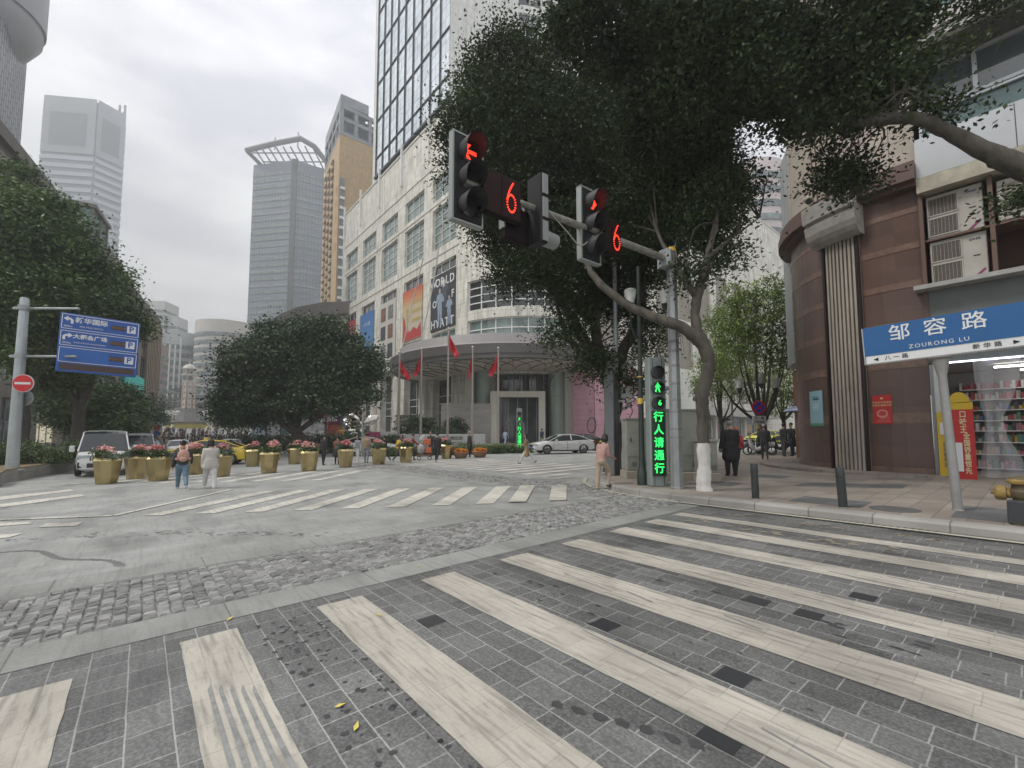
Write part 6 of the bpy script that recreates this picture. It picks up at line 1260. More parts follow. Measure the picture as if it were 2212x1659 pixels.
for i, (px, py, D, r_, h_, lab) in enumerate([(884, 918, 52, 1.7, 2.4, 'rounded dark bush left behind the flag poles'), (920, 922, 52, 1.1, 2.0, 'rounded dark bush between two flag poles'), (945, 936, 50, 2.2, 1.0, 'spreading low juniper behind the hotel name wall'), (985, 924, 52, 1.2, 2.0, 'shaped dark bush before the tall hotel window'), (845, 958, 43, 1.3, 1.4, 'dark bush left of the hotel name wall'), (745, 955, 44, 2.6, 1.8, 'dark shrub mass below the metal sculpture')]):
    p = at(px, py, D); hedge('bush', lab, 'shrub', [(p.x, D, p.z-h_*.5), (p.x+r_*.5, D, p.z-h_*.55), (p.x-r_*.5, D, p.z-h_*.55)], r_*.7, h_, 3500, .22, fic2, 70+i)
flagm = mat('flag_red', (.56, .015, .03), .6, vary=.15, scale=2)
for i, (px, D, ytop, yb, fy0, fy1, sx, lab) in enumerate([(861, 43.5, 761, 945, 776, 823, .95, 'flagpole with a drooping red flag, leftmost of five'), (909, 44, 753, 940, 766, 816, -.6, 'flagpole with a red flag gathered on both sides, second of five'), (967, 43.5, 710, 948, 722, 775, .9, 'tallest flagpole, its red flag hanging highest'), (1020, 43.5, 750, 945, 765, 822, -.35, 'flagpole with a tightly furled red flag, right of the tallest'), (1076, 43.5, 752, 955, 765, 816, -.8, 'flagpole with a red flag in front of the entrance portal, rightmost of five')]):
    x = col_at(px, D); zt = at(px, ytop, D).z; z0 = gz(x, D); t = thing('flagpole', lab, 'flagpole', (x, D, z0), 0, 'five flagpoles in front of the hotel'); H_ = zt-z0
    mb = MB(); mb.lathe([(.14, 0), (.12, H_*.5), (.105, H_*.5+.01), (.08, H_-.1), (.05, H_-.1)], 10); mb.build('pole', mat('pole_steel', (.40, .36, .32), .35, .6), t, smooth=True); mb = MB(); mb.ball((0, 0, H_), .13, 10); mb.build('finial', mat('finial', (.5, .48, .42), .3, .7), t, smooth=True)
    za = at(px, fy0, D).z-z0; zb = at(px, fy1, D).z-z0; n = 12; mb = MB(); vs = []
    for r_ in range(9):
        tt = r_/8
        for c in range(n):
            s_ = c/(n-1); wv = .14*math.sin(s_*9+i*2)+.05*math.sin(tt*7+s_*5); wdt = sx*(.35+.95*tt**.8)*(1-.35*max(0, tt-.75)*4) 
            top = za-(za-zb)*tt*(.62+.38*s_) -.25*s_*(1-tt)*3
            vs.append((.09*(1 if sx > 0 else -1)+s_*wdt, wv, top))
    fs = [(r_*n+c, r_*n+c+1, (r_+1)*n+c+1, (r_+1)*n+c) for r_ in range(8) for c in range(n-1)]; mb.add(vs, fs); mb.build('flag', flagm, t, smooth=True)
# cones
def cone(x, y, lab):
    t = thing('traffic_cone', lab, 'traffic cone', (x, y, gz(x, y)), .3); mb = MB(); mb.box((0, 0, .02), (.42, .42, .04)); mb.build('base', mat('rubber_red', (.30, .03, .02), .6), t); mb = MB()
    for k, (z0, z1) in enumerate(((.04, .3), (.3, .45), (.45, .6), (.6, .72), (.72, .85))): mb.lathe([(.19-.18*z0, z0), (.19-.18*z1, z1)], 16, mi=k % 2)
    mb.build('cone', [mat('cone_red', (.60, .05, .02), .5), whs], t)
cone(-.35, 36.6, 'red and white traffic cone left of the slim pedestrian column'); cone(1.25, 36.4, 'red and white traffic cone right of the slim pedestrian column')
# sculpture and its companion sign
chrome = mat('polished_metal', (.55, .52, .47), .08, .95)
sp = at(763, 912, 46); sc_ = thing('sculpture', 'tall knotted polished metal sculpture on a bed of dark shrubs', 'sculpture', (sp.x, 46, sp.z-3.0)); mb = MB(); rr_ = random.Random(2); prev = Vector((0, 0, .3))
for k in range(26):
    a = k*1.9; c = Vector((1.0*math.cos(a)*rr_.uniform(.3, 1), .5*math.sin(a), .4+4.4*k/26)); mb.ball(c, (rr_.uniform(.35, .75), rr_.uniform(.25, .5), rr_.uniform(.3, .8)), 10, M=Euler((rr_.random()*3, rr_.random()*3, 0)).to_matrix())
mb.tube([(0, 0, 4), (.5, 0, 5.0), (.3, 0, 5.6)], [.3, .2, .05], 8); mb.build('knot', chrome, sc_, smooth=True)
mb = MB(); mb.prism([(-1.6, -1), (1.6, -1), (1.6, 1), (-1.6, 1)], -1.2, .1); mb.build('base', granite, sc_)
rp = at(722, 905, 33); rd_ = thing('round_mirror', 'silver oval traffic mirror on a thin pole right of the sculpture', 'traffic mirror', (col_at(784, 33), 33, gz(-12, 33)))
mb = MB(); mb.lathe([(.08, 0), (.08, at(728, 893, 33).z-gz(-12, 33))], 10); mb.build('pole', steel, rd_); mb = MB(); mb.ball((.60, 0, at(798, 908, 33).z-gz(-12, 33)), (.62, .10, .36), 20, M=Matrix.Rotation(R(-28), 3, 'Y')); mb.build('mirror', chrome, rd_, smooth=True)
pk = thing('pink_screen', 'low white hoarding with a pink drape print left of the hotel name wall', 'hoarding', (col_at(826, 47.5), 47.5, gz(-16, 47))); mb = MB(); mb.box((0, 0, 1.0), (3.6, .2, 2.0)); mb.build('board', marb, pk); mb = MB(); mb.box((-.9, -.11, 1.35), (1.5, .02, 1.2)); mb.build('pink_print', mat('pink_drape', (.62, .10, .25), .6, vary=.7, scale=3, stretch=(6, 1, 1)), pk)
for i, (px, D, lab) in enumerate([(562, 60, 'left lightbox poster in the shade of the broad plaza tree'), (590, 60, 'second lightbox poster under the broad plaza tree'), (668, 58, 'pale shop kiosk front seen under the broad plaza tree')]):
    p = at(px, 935, D); t = thing('lightbox', lab, 'poster', (p.x, D, 0)); w_ = 2.2 if i < 2 else 4.5; mb = MB(); mb.box((0, 0, 2.4), (w_, .2, 2.6)); mb.build('box', framed, t); mb = MB(); mb.box((0, -.11, 2.4), (w_*.9, .02, 2.3)); mb.build('picture', mat('lightbox_print%d' % i, ((.35, .42, .5), (.38, .38, .4), (.45, .45, .44))[i], .5, vary=.8, scale=1.6), t); mb = MB(); mb.box((0, 0, .6), (.2, .15, 1.2)); mb.build('foot', framed, t)
# plaza lamps around the mound and no entry board in the crowd
crm = mat('cream_lamp', (.62, .60, .5), .5); glb = mat('lamp_globe', (.75, .75, .70), .4)
for i, (px, D, lab) in enumerate([(355, 170, 'ornate cream plaza lamp with globes, leftmost beside the flower mound'), (372, 168, 'ornate cream plaza lamp with globes, second beside the flower mound'), (457, 168, 'ornate cream plaza lamp with globes right of the clock tower'), (449, 174, 'ornate cream plaza lamp partly behind the one right of the clock tower')]):
    p = at(px, 925, D); t = thing('plaza_lamp', lab, 'street lamp', (p.x, D, p.z-.5), 0, 'ornate plaza lamps around the clock tower'); mb = MB(); mb.lathe([(.9, 0), (.6, .8), (.35, 1.6), (.3, 5.2), (.5, 5.6), (.1, 6.4)], 10); mb.build('post', crm, t)
    for k in range(6): a = k*PI/3; mb = MB(); mb.tube([(0, 0, 5.3), (1.5*math.cos(a), 1.5*math.sin(a), 5.6), (1.8*math.cos(a), 1.8*math.sin(a), 6.2)], .16, 5); mb.ball((1.8*math.cos(a), 1.8*math.sin(a), 6.7), .6, 8); mb.build('globe_arm', glb, t)
p = at(405, 947, 75); t = thing('notice_board', 'white board with red and blue round symbols standing in the crowd', 'road sign', (col_at(341, 75), 75, gz(-60, 75))); mb = MB(); mb.box((0, 0, 1.9), (1.7, .12, 3.2)); mb.build('board', whs, t)
for z, m_ in ((2.6, rs), (1.5, bs)): mb = MB(); mb.lathe([(.001, 0), (.6, 0)], 20, c=(0, -.08, z), M=Matrix.Rotation(PI/2, 3, 'X')); mb.build('symbol', m_, t)
# --- air conditioners in the recess
acm = mat('ac_cream', (.46, .44, .39), .5, vary=.15, scale=2.5); acg = mat('ac_grille', (.10, .085, .07), .7, vary=.3, scale=20)
def uvec(u, z, k): return fsh(u, z, k)
rzs = math.atan2(-.766, .643)
def acunit(u0, u1, z0, z1, lab, fan=False):
    c = fsh((u0+u1)/2, z0, -.42); t = thing('air_conditioner', lab, 'air conditioner', c, rzs, 'outdoor air conditioner units above the shop'); w_ = u1-u0; h_ = z1-z0; mb = MB(); mb.box((0, 0, h_/2), (w_, .62, h_), bev=.02); mb.build('casing', acm, t)
    if fan:
        mb = MB(); mb.box((-.05, -.315, h_/2), (w_*.8, .012, h_*.78)); g_ = mb.build('grille', mat('ac_grille_pale', (.26, .24, .2), .6), t); mb = MB(); mb.lathe([(.001, .01), (h_*.3, .01)], 20, c=(-.05, -.32, h_/2), M=Matrix.Rotation(PI/2, 3, 'X')); mb.build('fan', acg, g_); mb = MB()
        for k in range(9): mb.box((-.05, -.335, h_*(.14+.09*k)), (w_*.78, .012, .014))
        mb.build('grille_wires', acm, g_)
    else:
        for zc_ in (h_*.26, h_*.73):
            mb = MB(); mb.box((-w_*.2, -.316, zc_), (w_*.54, .014, h_*.4)); g_ = mb.build('grille', acg, t); mb = MB(); hh = h_*.4; ww = w_*.54
            for (x, z, dx, dz) in ((-w_*.2, zc_+hh/2, ww+.04, .03), (-w_*.2, zc_-hh/2, ww+.04, .03), (-w_*.2-ww/2, zc_, .03, hh), (-w_*.2+ww/2, zc_, .03, hh)): mb.box((x, -.325, z), (dx, .02, dz))
            for k in range(8): mb.box((-w_*.2-ww/2+ww*(k+.5)/8, -.326, zc_), (.006, .008, hh))
            mb.build('grille_frame', acm, g_)
        mb = MB(); mb.add([(w_*.22, -.318, .03), (w_*.30, -.318, .03), (w_*.46, -.318, .22), (w_*.44, -.318, .28)], [(0, 1, 2, 3)]); mb.build('sticker', mat('sticker_blue', (.06, .06, .25), .5), t); mb = MB(); mb.add([(w_*.24, -.319, .03), (w_*.27, -.319, .03), (w_*.455, -.319, .245), (w_*.445, -.319, .27)], [(0, 1, 2, 3)]); mb.build('sticker_stripe', mat('sign_red', (.55, .015, .02)), t)
        text('GREE', .08, blu, t, (w_*.3, -.318, h_*.86), sx=1.3); mb = MB(); mb.box((w_*.32, -.318, h_*.5), (.14, .008, .025)); mb.build('label_strip', blackp, t)
acunit(.80, 2.0, 6.12, 7.48, 'tall cream air conditioner with two square grilles, lower one beside the granite'); acunit(.78, 1.98, 7.58, 8.92, 'tall cream air conditioner with two square grilles, upper one beside the granite'); acunit(2.25, 3.85, 7.62, 8.80, 'wide cream air conditioner with one round fan behind leaves at the right edge', True)
# --- shop
sh = thing('shop', 'small bright convenience shop with stocked shelves at street level of the granite building', 'shop', fsh(3, .15, 0)); 
bx_ = Kid()
def swall(pts, m, name, par=None): mb = Kid(); mb.add([fsh(*p) for p in pts], [(0, 1, 2, 3)]); return mb.build(name, m, par or sh)
inw = mat('shop_wall', (.34, .33, .32), .7); swall([(.7, .15, -3.6), (10, .15, -3.6), (10, 3.75, -3.6), (.7, 3.75, -3.6)], inw, 'back_wall'); swall([(.7, .15, 0), (.7, .15, -3.6), (.7, 3.75, -3.6), (.7, 3.75, 0)], inw, 'side_wall'); swall([(10, .15, 0), (10, .15, -3.6), (10, 3.75, -3.6), (10, 3.75, 0)], inw, 'side_wall'); swall([(.7, 3.72, 0), (10, 3.72, 0), (10, 3.72, -3.6), (.7, 3.72, -3.6)], inw, 'ceiling'); swall([(.7, .16, 0), (10, .16, 0), (10, .16, -3.6), (.7, .16, -3.6)], mat('shop_floor', (.30, .28, .26), .4), 'floor')
tubel = mat('light_tube', (1, .98, .95), .5, emit=5)
for u, k in ((1.9, -1.4), (3.2, -1.2), (4.6, -1.4), (6.2, -1.3), (2.4, -2.8), (4.6, -2.8)): mb = Kid(); fbox(mb, fsh, u, u+1.15, 3.60, 3.65, k-.05, k+.05); mb.build('light_tube', tubel, sh)
mb = Kid(); fbox(mb, fsh, .75, 10, 3.70, 3.74, .02, .06); mb.build('eave_light', mat('eave_light', (.8, .82, 1), .5, emit=2.5), sh)
rr_ = random.Random(8); pc = [mat('pack_%d' % i, c, .5) for i, c in enumerate([(.35, .06, .06), (.55, .50, .45), (.06, .06, .08), (.50, .35, .06), (.12, .18, .35), (.62, .62, .60), (.35, .20, .15), (.08, .25, .15), (.55, .20, .25)])]
for si, (u0_, u1_, k_) in enumerate(((1.0, 9.8, -3.3), )):
    for z in (.5, .95, 1.35, 1.72, 2.06, 2.4, 2.75, 3.1):
        mb = Kid(); fbox(mb, fsh, u0_, u1_, z-.03, z, k_-.25, k_+.22); mb.build('shelf', framew, sh)
        mb = Kid(); u = u0_
        while u < u1_-.1:
            w_ = rr_.uniform(.04, .11); h_ = rr_.uniform(.10, .26); c_ = rr_.randrange(len(pc))
            if z > 2.6: c_ = rr_.choice((0, 8, 0, 5))
            fbox(mb, fsh, u, u+w_*.9, z+.003, z+h_, k_-.1, k_+rr_.uniform(.1, .2), c_); u += w_
        mb.build('goods_row', pc, sh)
for u_ in (3.6, 5.2):
    mb = Kid(); fbox(mb, fsh, u_, u_+1.3, .17, 1.1, -1.9, -1.2); mb.build('counter', mat('counter', (.22, .20, .2), .5), sh)
mb = Kid(); u = 3.5
for z0_, k_ in ((1.15, -1.2), (.4, -.9), (.75, -.9)):
    for u in np.arange(3.6, 7.2, .16): fbox(mb, fsh, u, u+.13, z0_, z0_+rr_.uniform(.1, .25), k_-.15, k_, rr_.randrange(len(pc)))
mb.build('goods_row', pc, sh)
mb = Kid(); fbox(mb, fsh, 4.2, 4.75, 1.5, 1.85, -.75, -.7); mb.build('screen', mat('till_screen', (.12, .08, .5), .4, emit=.7), sh)
cur = mat('plastic_curtain', (.75, .76, .78), .12, alpha=.30)
for k in range(6):
    u0_ = 1.45+.95*k; n = 8; mb = Kid(); vs = []
    for j in range(7):
        z = 3.7-3.3*j/6
        for i in range(n): s_ = i/(n-1); pinch = 1-.65*math.exp(-((z-1.9)/.8)**2)*(k % 2 == 0) ; vs.append(fsh(u0_+.1+(s_-.5*0)*.9*pinch+(.25*(1-pinch)), z, .02+.05*math.sin(s_*12+k)))
    mb.add(vs, [(j*n+i, j*n+i+1, (j+1)*n+i+1, (j+1)*n+i) for j in range(6) for i in range(n-1)]); mb.build('plastic_curtain', cur, sh, smooth=True)
mb = Kid(); fbox(mb, fsh, .64, .72, .15, 3.7, -.3, .08); fbox(mb, fsh, 2.55, 2.6, .15, 3.7, -.05, 0); fbox(mb, fsh, 4.45, 4.5, .15, 3.7, -.05, 0); mb.build('door_frame', frameg, sh)
ry = mat('banner_print_red', (.50, .02, .02), .4); yy = mat('banner_print_yellow', (.62, .42, .02), .4); cream_l = mat('letter_cream', (.75, .62, .38), .5)
sb = thing('standing_banner', 'red and yellow upright advertising board with cream characters at the shop entrance', 'advertising board', fsh(1.28, .15, .35), rzs); sb.scale = (.74, 1, 1.08)
mb = MB(); mb.box((0, 0, 1.0), (.62, .12, 2.0)); mb.build('board', ry, sb); mb = MB(); mb.box((-.05, 0, 2.1), (.72, .13, .2)); mb.lathe([(.001, .065), (.29, .065), (.29, -.065), (.001, -.065)], 24, c=(-.05, 0, 2.17), M=Matrix.Rotation(PI/2, 3, 'X'), a0=0, a1=PI); mb.build('yellow_top', yy, sb)
vtext('口味王', .2, .2, cream_l, sb, (.03, -.07, 1.66), bold=.004); vtext('全国销量领先', .18, .18, cream_l, sb, (.10, -.07, .84), bold=.004)
mb = MB(); mb.box((-.14, -.066, .75), (.22, .01, .75)); mb.build('paper_note', wh, sb)
sb2 = thing('yellow_panel', 'narrow yellow advertising panel with small notices against the granite edge', 'advertising board', fsh(.88, .15, .22), rzs); sb2.scale = (.62, 1, 1); mb = MB(); mb.box((0, 0, 1.05), (.42, .08, 2.1)); mb.build('board', yy, sb2); vtext('便民服务站', .14, .15, blu, sb2, (.02, -.045, .85)); mb = MB(); mb.box((0, -.045, 1.62), (.24, .01, .35)); mb.build('paper_note', wh, sb2)
mb = MB(); mb.box((0, 0, 2.9), (.45, .06, 1.6)); mb.build('side_glass', glassy, sb2)
# umbrella by the booth
um = thing('parasol', 'small blue and white parasol beside the roadside booth', 'parasol', (col_at(1722, 22), 22, .3)); mb = MB(); zt = at(1722, 888, 22).z-.3; mb.lathe([(.001, zt+.28), (.3, zt+.2), (.62, zt), (.60, zt-.03)], 10); mb.build('canopy', mat('parasol_cloth', (.35, .40, .55), .6, vary=.8, scale=4), um); mb = MB(); mb.tube([(0, 0, 0), (0, 0, zt+.2)], .02, 6); mb.build('stem', steel, um)
# ================================================================ PEOPLE
skin = mat('skin', (.42, .25, .17), .55); hairb = mat('hair_black', (.018, .014, .013), .5, vary=.3, scale=30); eyew = mat('eye_dark', (.02, .015, .01), .2); shoew = mat('shoe_white', (.60, .59, .57), .6); shoed = mat('shoe_dark', (.03, .028, .028), .5); hairg = mat('hair_grey', (.30, .29, .28), .7)
def cloth(name, c, vary=.18, sc=9): return mat('cloth_'+name, c, .85, vary=vary, scale=sc, bump=.25, bscale=22)
BLK = cloth('black', (.018, .018, .021)); DK = cloth('charcoal', (.05, .05, .055)); DEN = cloth('denim', (.13, .20, .26), .35); CRM = cloth('cream', (.50, .47, .43)); WHT = cloth('white', (.62, .61, .60)); TAN = cloth('tan', (.30, .21, .14)); YEL = cloth('yellow', (.62, .38, .03)); RED = cloth('red', (.40, .05, .05)); BEI = cloth('beige', (.42, .34, .26)); PNK = cloth('dusty_pink', (.42, .26, .22), .25, 14); BRN = cloth('brown', (.20, .10, .06)); NAV = cloth('navy', (.03, .04, .08)); ORG = cloth('orange', (.65, .13, .03)); GRY = cloth('grey', (.25, .25, .26)); LBL = cloth('pale_blue', (.35, .42, .52)); CML = cloth('camel', (.36, .25, .14))
def person_mesh(H=1.65, legs=((20, 10), (-15, 25)), arms=((15, 15, 8), (-15, 15, 8)), lean=3, top=BLK, bottom=DK, shoes=shoew, hair='short', haircol=None, coat=0, bulk=1.0, headturn=0, headtilt=0, hat=None, wide=1.0, skirt=0, voxel=.018, fingers=False, sleeve=None, legw=1.0):
    """one continuous figure: tapered limbs fused by a voxel remesh; materials by nearest body region"""
    s = H/1.70; pr = []   # prims: p, q, r0, r1, matindex
    mats = [skin, top, bottom, shoes, sleeve or top, hat or BLK]
    hipz = .89*s; ln = R(lean)
    def sp(x, y, z):  # apply torso lean about hips
        dz = z-hipz; return Vector((x, y+dz*math.sin(ln), hipz+dz*math.cos(ln)))
    drop = 0; feet = []
    W_ = wide; bk = bulk
    hips = [Vector((-.085*s*W_, 0, hipz)), Vector((.085*s*W_, 0, hipz))]; Ls = []
    for i, (th, kb) in enumerate(legs):
        a = R(th); k = hips[i]+Vector(((-1, 1)[i]*.01, math.sin(a), -math.cos(a)))*.43*s; b = a-R(kb); an = k+Vector((0, math.sin(b), -math.cos(b)))*.41*s; Ls.append((hips[i], k, an, b)); feet.append(an.z-.065*s)
    drop = -min(feet)
    for (h_, k, an, b) in Ls:
        pr.append((h_, k, .088*s*bk*legw, .064*s*legw*(.5+.5*bk), 2)); pr.append((k, an, .062*s*legw*(.5+.5*bk), .050*s*legw, 2))
        fd = Vector((0, math.cos(b*.7), math.sin(b*.7)*.9)); heel = an+Vector((0, -.025*s, -.035*s)); pr.append((heel, an+fd*.135*s+Vector((0, 0, -.045*s)), .040*s, .034*s, 3)); pr.append((an, heel, .042*s, .040*s, 3))
    tw = .15*s*W_
    rows_ = [(.0, .06, .105, 2 if not coat else 1), (.10, .05, .105, 1), (.22, .065*W_, .11, 1), (.38, .10*W_, .105, 1), (.47, .15*W_, .062, 1)]
    for (z0, h0_, r0_, m0_), (z1, h1_, r1_, m1_) in zip(rows_, rows_[1:]):
        for k in range(3): t = k/3; z = hipz+(z0+(z1-z0)*t)*s; hw = (h0_+(h1_-h0_)*t)*s; r_ = (r0_+(r1_-r0_)*t**2)*s*bk; pr.append((sp(-hw, 0, z), sp(hw, 0, z), r_, r_, m0_ if k == 0 else 1))
    pr.append((sp(-.15*s*W_, 0, hipz+.47*s), sp(.15*s*W_, 0, hipz+.47*s), .062*s*bk, .062*s*bk, 1))
    if coat:
        z1 = hipz-coat*s
        for k in range(10):
            t = k/9; z = hipz+.1*s+(z1-hipz-.1*s)*t; pr.append((Vector((-.08*s-.02*t, 0, z)), Vector((.08*s+.02*t, 0, z)), (.115+.02*t)*s*bk, (.115+.02*t)*s*bk, 1))
    if skirt:
        for k in range(9): t = k/8; z = hipz-skirt*s*t; pr.append((Vector((-.07*s-.05*t, 0, z)), Vector((.07*s+.05*t, 0, z)), (.11+.03*t)*s, (.11+.03*t)*s, 2))
    shz = hipz+.485*s; hands = []
    for i, (sw, el, ab) in enumerate(arms):
        sg = (-1, 1)[i]; sh = sp(sg*.185*s*W_, 0, shz); a = R(sw); d = Vector((sg*math.sin(R(ab)), math.sin(a), -math.cos(a))).normalized(); e = sh+d*.29*s
        b = a+R(el); d2 = Vector((sg*math.sin(R(ab))*.3, math.sin(b), -math.cos(b))).normalized(); w_ = e+d2*.25*s
        pr.append((sh, e, .058*s*bk, .047*s*bk, 4)); pr.append((e, w_, .047*s*bk, .038*s*(.5+.5*bk), 4)); pr.append((w_, w_+d2*.035*s, .024*s, .026*s, 0)); pr.append((w_+d2*.03*s, w_+d2*.095*s, .030*s, .026*s, 0)); hands.append((w_, d2, sg))
    nk = sp(0, 0, shz+.04*s); hd = sp(0, .015*s, shz+.245*s)+Vector((0, math.sin(R(headtilt))*.1*s, -(1-math.cos(R(headtilt)))*.1*s))
    pr.append((nk, hd-Vector((0, 0, .05*s)), .056*s, .050*s, 0)); pr.append((sp(0, 0, shz+.01*s), nk, .085*s, .062*s, 1))
    HR_ = Matrix.Rotation(R(headturn), 3, 'Z') @ Matrix.Rotation(R(-headtilt), 3, 'X')
    def hh(x, y, z): return hd+HR_ @ Vector((x*s, y*s, z*s))
    pr += [(hh(0, -.012, .03), hh(0, .01, .035), .088*s, .085*s, 0), (hh(0, .02, -.03), hh(0, .035, -.065), .068*s, .045*s, 0), (hh(0, .088, .005), hh(0, .105, -.018), .012*s, .016*s, 0), (hh(-.083, -.005, 0), hh(-.088, -.01, .02), .014*s, .016*s, 0), (hh(.083, -.005, 0), hh(.088, -.01, .02), .014*s, .016*s, 0)]
    if hat: pr += [(hh(0, -.01, .075), hh(0, -.005, .10), .094*s, .082*s, 5), (hh(-.05, .10, .065), hh(.05, .10, .065), .022*s, .022*s, 5)]
    if hair == 'beanie': pr += [(hh(0, -.01, .06), hh(0, -.01, .105), .097*s, .075*s, 5)]
    mb = MB()
    for p, q, r0, r1, mi in pr:
        d = (q-p); L_ = max(d.length, 1e-4); u = d/L_; ts = []; n = 10
        pts = [p-u*r0*.98, p-u*r0*.7, p]+[q, q+u*r1*.7, q+u*r1*.98]; rr_ = [r0*.15, r0*.71, r0, r1, r1*.71, r1*.15]; mb.tube(pts, rr_, 12)
    me = mb.mesh('tmp', [skin]); o = bpy.data.objects.new('tmp', me); COL.objects.link(o)
    m1 = o.modifiers.new('r', 'REMESH'); m1.mode = 'VOXEL'; m1.voxel_size = voxel*s; m2 = o.modifiers.new('s', 'SMOOTH'); m2.factor = .7; m2.iterations = 9 if voxel < .03 else 3
    dg = bpy.context.evaluated_depsgraph_get(); me2 = bpy.data.meshes.new_from_object(o.evaluated_get(dg)); bpy.data.objects.remove(o); bpy.data.meshes.remove(me)
    me2.name = 'person'; me2.materials.clear()
    for m_ in mats: me2.materials.append(m_)
    nf = len(me2.polygons); cs = np.zeros(nf*3, np.float32); me2.polygons.foreach_get('center', cs); cs = cs.reshape(-1, 3).astype(float)
    best = np.full(nf, 1e9); idx = np.zeros(nf, np.int32)
    for p, q, r0, r1, mi in pr:
        p = np.array(p); d = np.array(q)-p; L2 = max((d*d).sum(), 1e-8); t = np.clip(((cs-p)@d)/L2, 0, 1); ds = np.linalg.norm(cs-(p+t[:, None]*d), axis=1)-(r0+(r1-r0)*t)
        if mi == 1: ds = ds-.004
        w_ = ds < best; best[w_] = ds[w_]; idx[w_] = mi
    me2.polygons.foreach_set('material_index', idx); me2.polygons.foreach_set('use_smooth', [True]*nf)
    # fingers and thumb grown from each palm
    if fingers:
        bm = bmesh.new(); bm.from_mesh(me2); fm_ = MB()
        for w_, d2, sg in hands:
            x = Vector((1, 0, 0)); pl = w_+d2*.09*s; side = d2.cross(x).normalized()
            for k in range(4):
                o_ = side*((k-1.5)*.016*s); ln_ = (.062, .072, .068, .052)[k]*s; p0 = pl+o_; p1 = p0+d2*ln_*.45+x*(-sg)*.004; p2 = p1+(d2*.8-x*sg*.6).normalized()*ln_*.35; p3 = p2+(d2*.3-x*sg*.9).normalized()*ln_*.25
                fm_.tube([p0-d2*.02, p0, p1, p2, p3], [.009*s, .0095*s, .0085*s, .0078*s, .006*s], 6)
            p0 = w_+d2*.04*s+side*.025*s; p1 = p0+(side*.8+d2*.6-x*sg*.3).normalized()*.032*s; p2 = p1+(d2-x*sg*.4).normalized()*.026*s; fm_.tube([p0, p1, p2], [.012*s, .010*s, .007*s], 6)
        tm_ = fm_.mesh('t', [skin]); bm.from_mesh(tm_); bm.to_mesh(me2); bm.free(); bpy.data.meshes.remove(tm_)
    # hair as a separate shell
    hm_ = None; hc = haircol or hairb
    hb = MB()
    if hair and hair not in ('beanie', 'bald'):
        hb.ball(hh(0, -.022, .045), (.098*s, .100*s, .095*s), 14, M=HR_)
        if hair == 'bob': hb.ball(hh(0, -.05, -.04), (.10*s, .075*s, .11*s), 14, M=HR_); hb.ball(hh(-.08, -.01, -.04), (.03*s, .06*s, .10*s), 10, M=HR_); hb.ball(hh(.08, -.01, -.04), (.03*s, .06*s, .10*s), 10, M=HR_)
        if hair == 'long': hb.ball(hh(0, -.06, -.09), (.10*s, .07*s, .18*s), 14, M=HR_)
        if hair == 'pony': hb.ball(hh(0, -.12, -.02), (.035*s, .045*s, .10*s), 10, M=HR_)
        if hair == 'bun': hb.ball(hh(0, -.09, .10), .045*s, 10)
        hm_ = hb.mesh('hair', [hc], True)
        # trim the part of the shell in front of the face
        bm = bmesh.new(); bm.from_mesh(hm_); inv = HR_.transposed(); dl = []
        for f in bm.faces:
            c = inv @ (f.calc_center_median()-hd)/s
            if c.y > .062-.35*max(0, c.z-.03) and c.z < .062: dl.append(f)
        bmesh.ops.delete(bm, geom=dl, context='FACES'); bm.to_mesh(hm_); bm.free()
    eb = MB()
    for sx in (-1, 1): eb.ball(hh(sx*.032, .083, .02), (.012*s, .006*s, .006*s), 8, M=HR_)
    eb.ball(hh(0, .083, -.042), (.022*s, .006*s, .005*s), 8, M=HR_)
    return me2, hm_, eb.mesh('face', [eyew]), drop, hands, sp
def person(label, x, y, yaw, zadd=0, group=None, name='person', **k):
    me, hm, em, drop, hands, sp = person_mesh(**k); o = bpy.data.objects.new(name, me); COL.objects.link(o)
    z = gz(x, y)+zadd; o.location = (x, y, z+drop+.0); o.rotation_euler.z = yaw; tag(o, label, 'person', group)
    if hm: h = bpy.data.objects.new('hair', hm); COL.objects.link(h); h.parent = o
    f = bpy.data.objects.new('face', em); COL.objects.link(f); f.parent = o
    return o, hands, sp
walk = dict(legs=((28, 8), (-20, 22)), arms=((-18, 20, 10), (20, 25, 10)))
# yaw 0 = facing away from the camera (+y)
# -- woman in padded jacket stepping on the kerb
woman, hands, _ = person('dark haired woman in a dusty pink quilted jacket stepping onto the kerb', 2.50, 12.5, R(-55), .0, H=1.54, legs=((-2, 4), (42, 52)), arms=((2, 60, 6), (5, 65, 4)), lean=14, top=PNK, bottom=BEI, shoes=shoed, hair='bob', bulk=1.22, voxel=.013, fingers=True, headtilt=18, legw=1.1)
qm = MB()
# -- old man in black coat
person('big man in a long black coat and dark cap, back to us', 7.12, 14.4, R(4), .15, H=1.74, legs=((2, 2), (-2, 2)), arms=((4, 22, 9), (4, 22, 9)), lean=2, top=BLK, bottom=BLK, shoes=shoed, hair='short', haircol=hairg, coat=.30, bulk=1.36, wide=1.2, legw=1.3, hat=BLK, voxel=.013, fingers=True, sleeve=BLK)
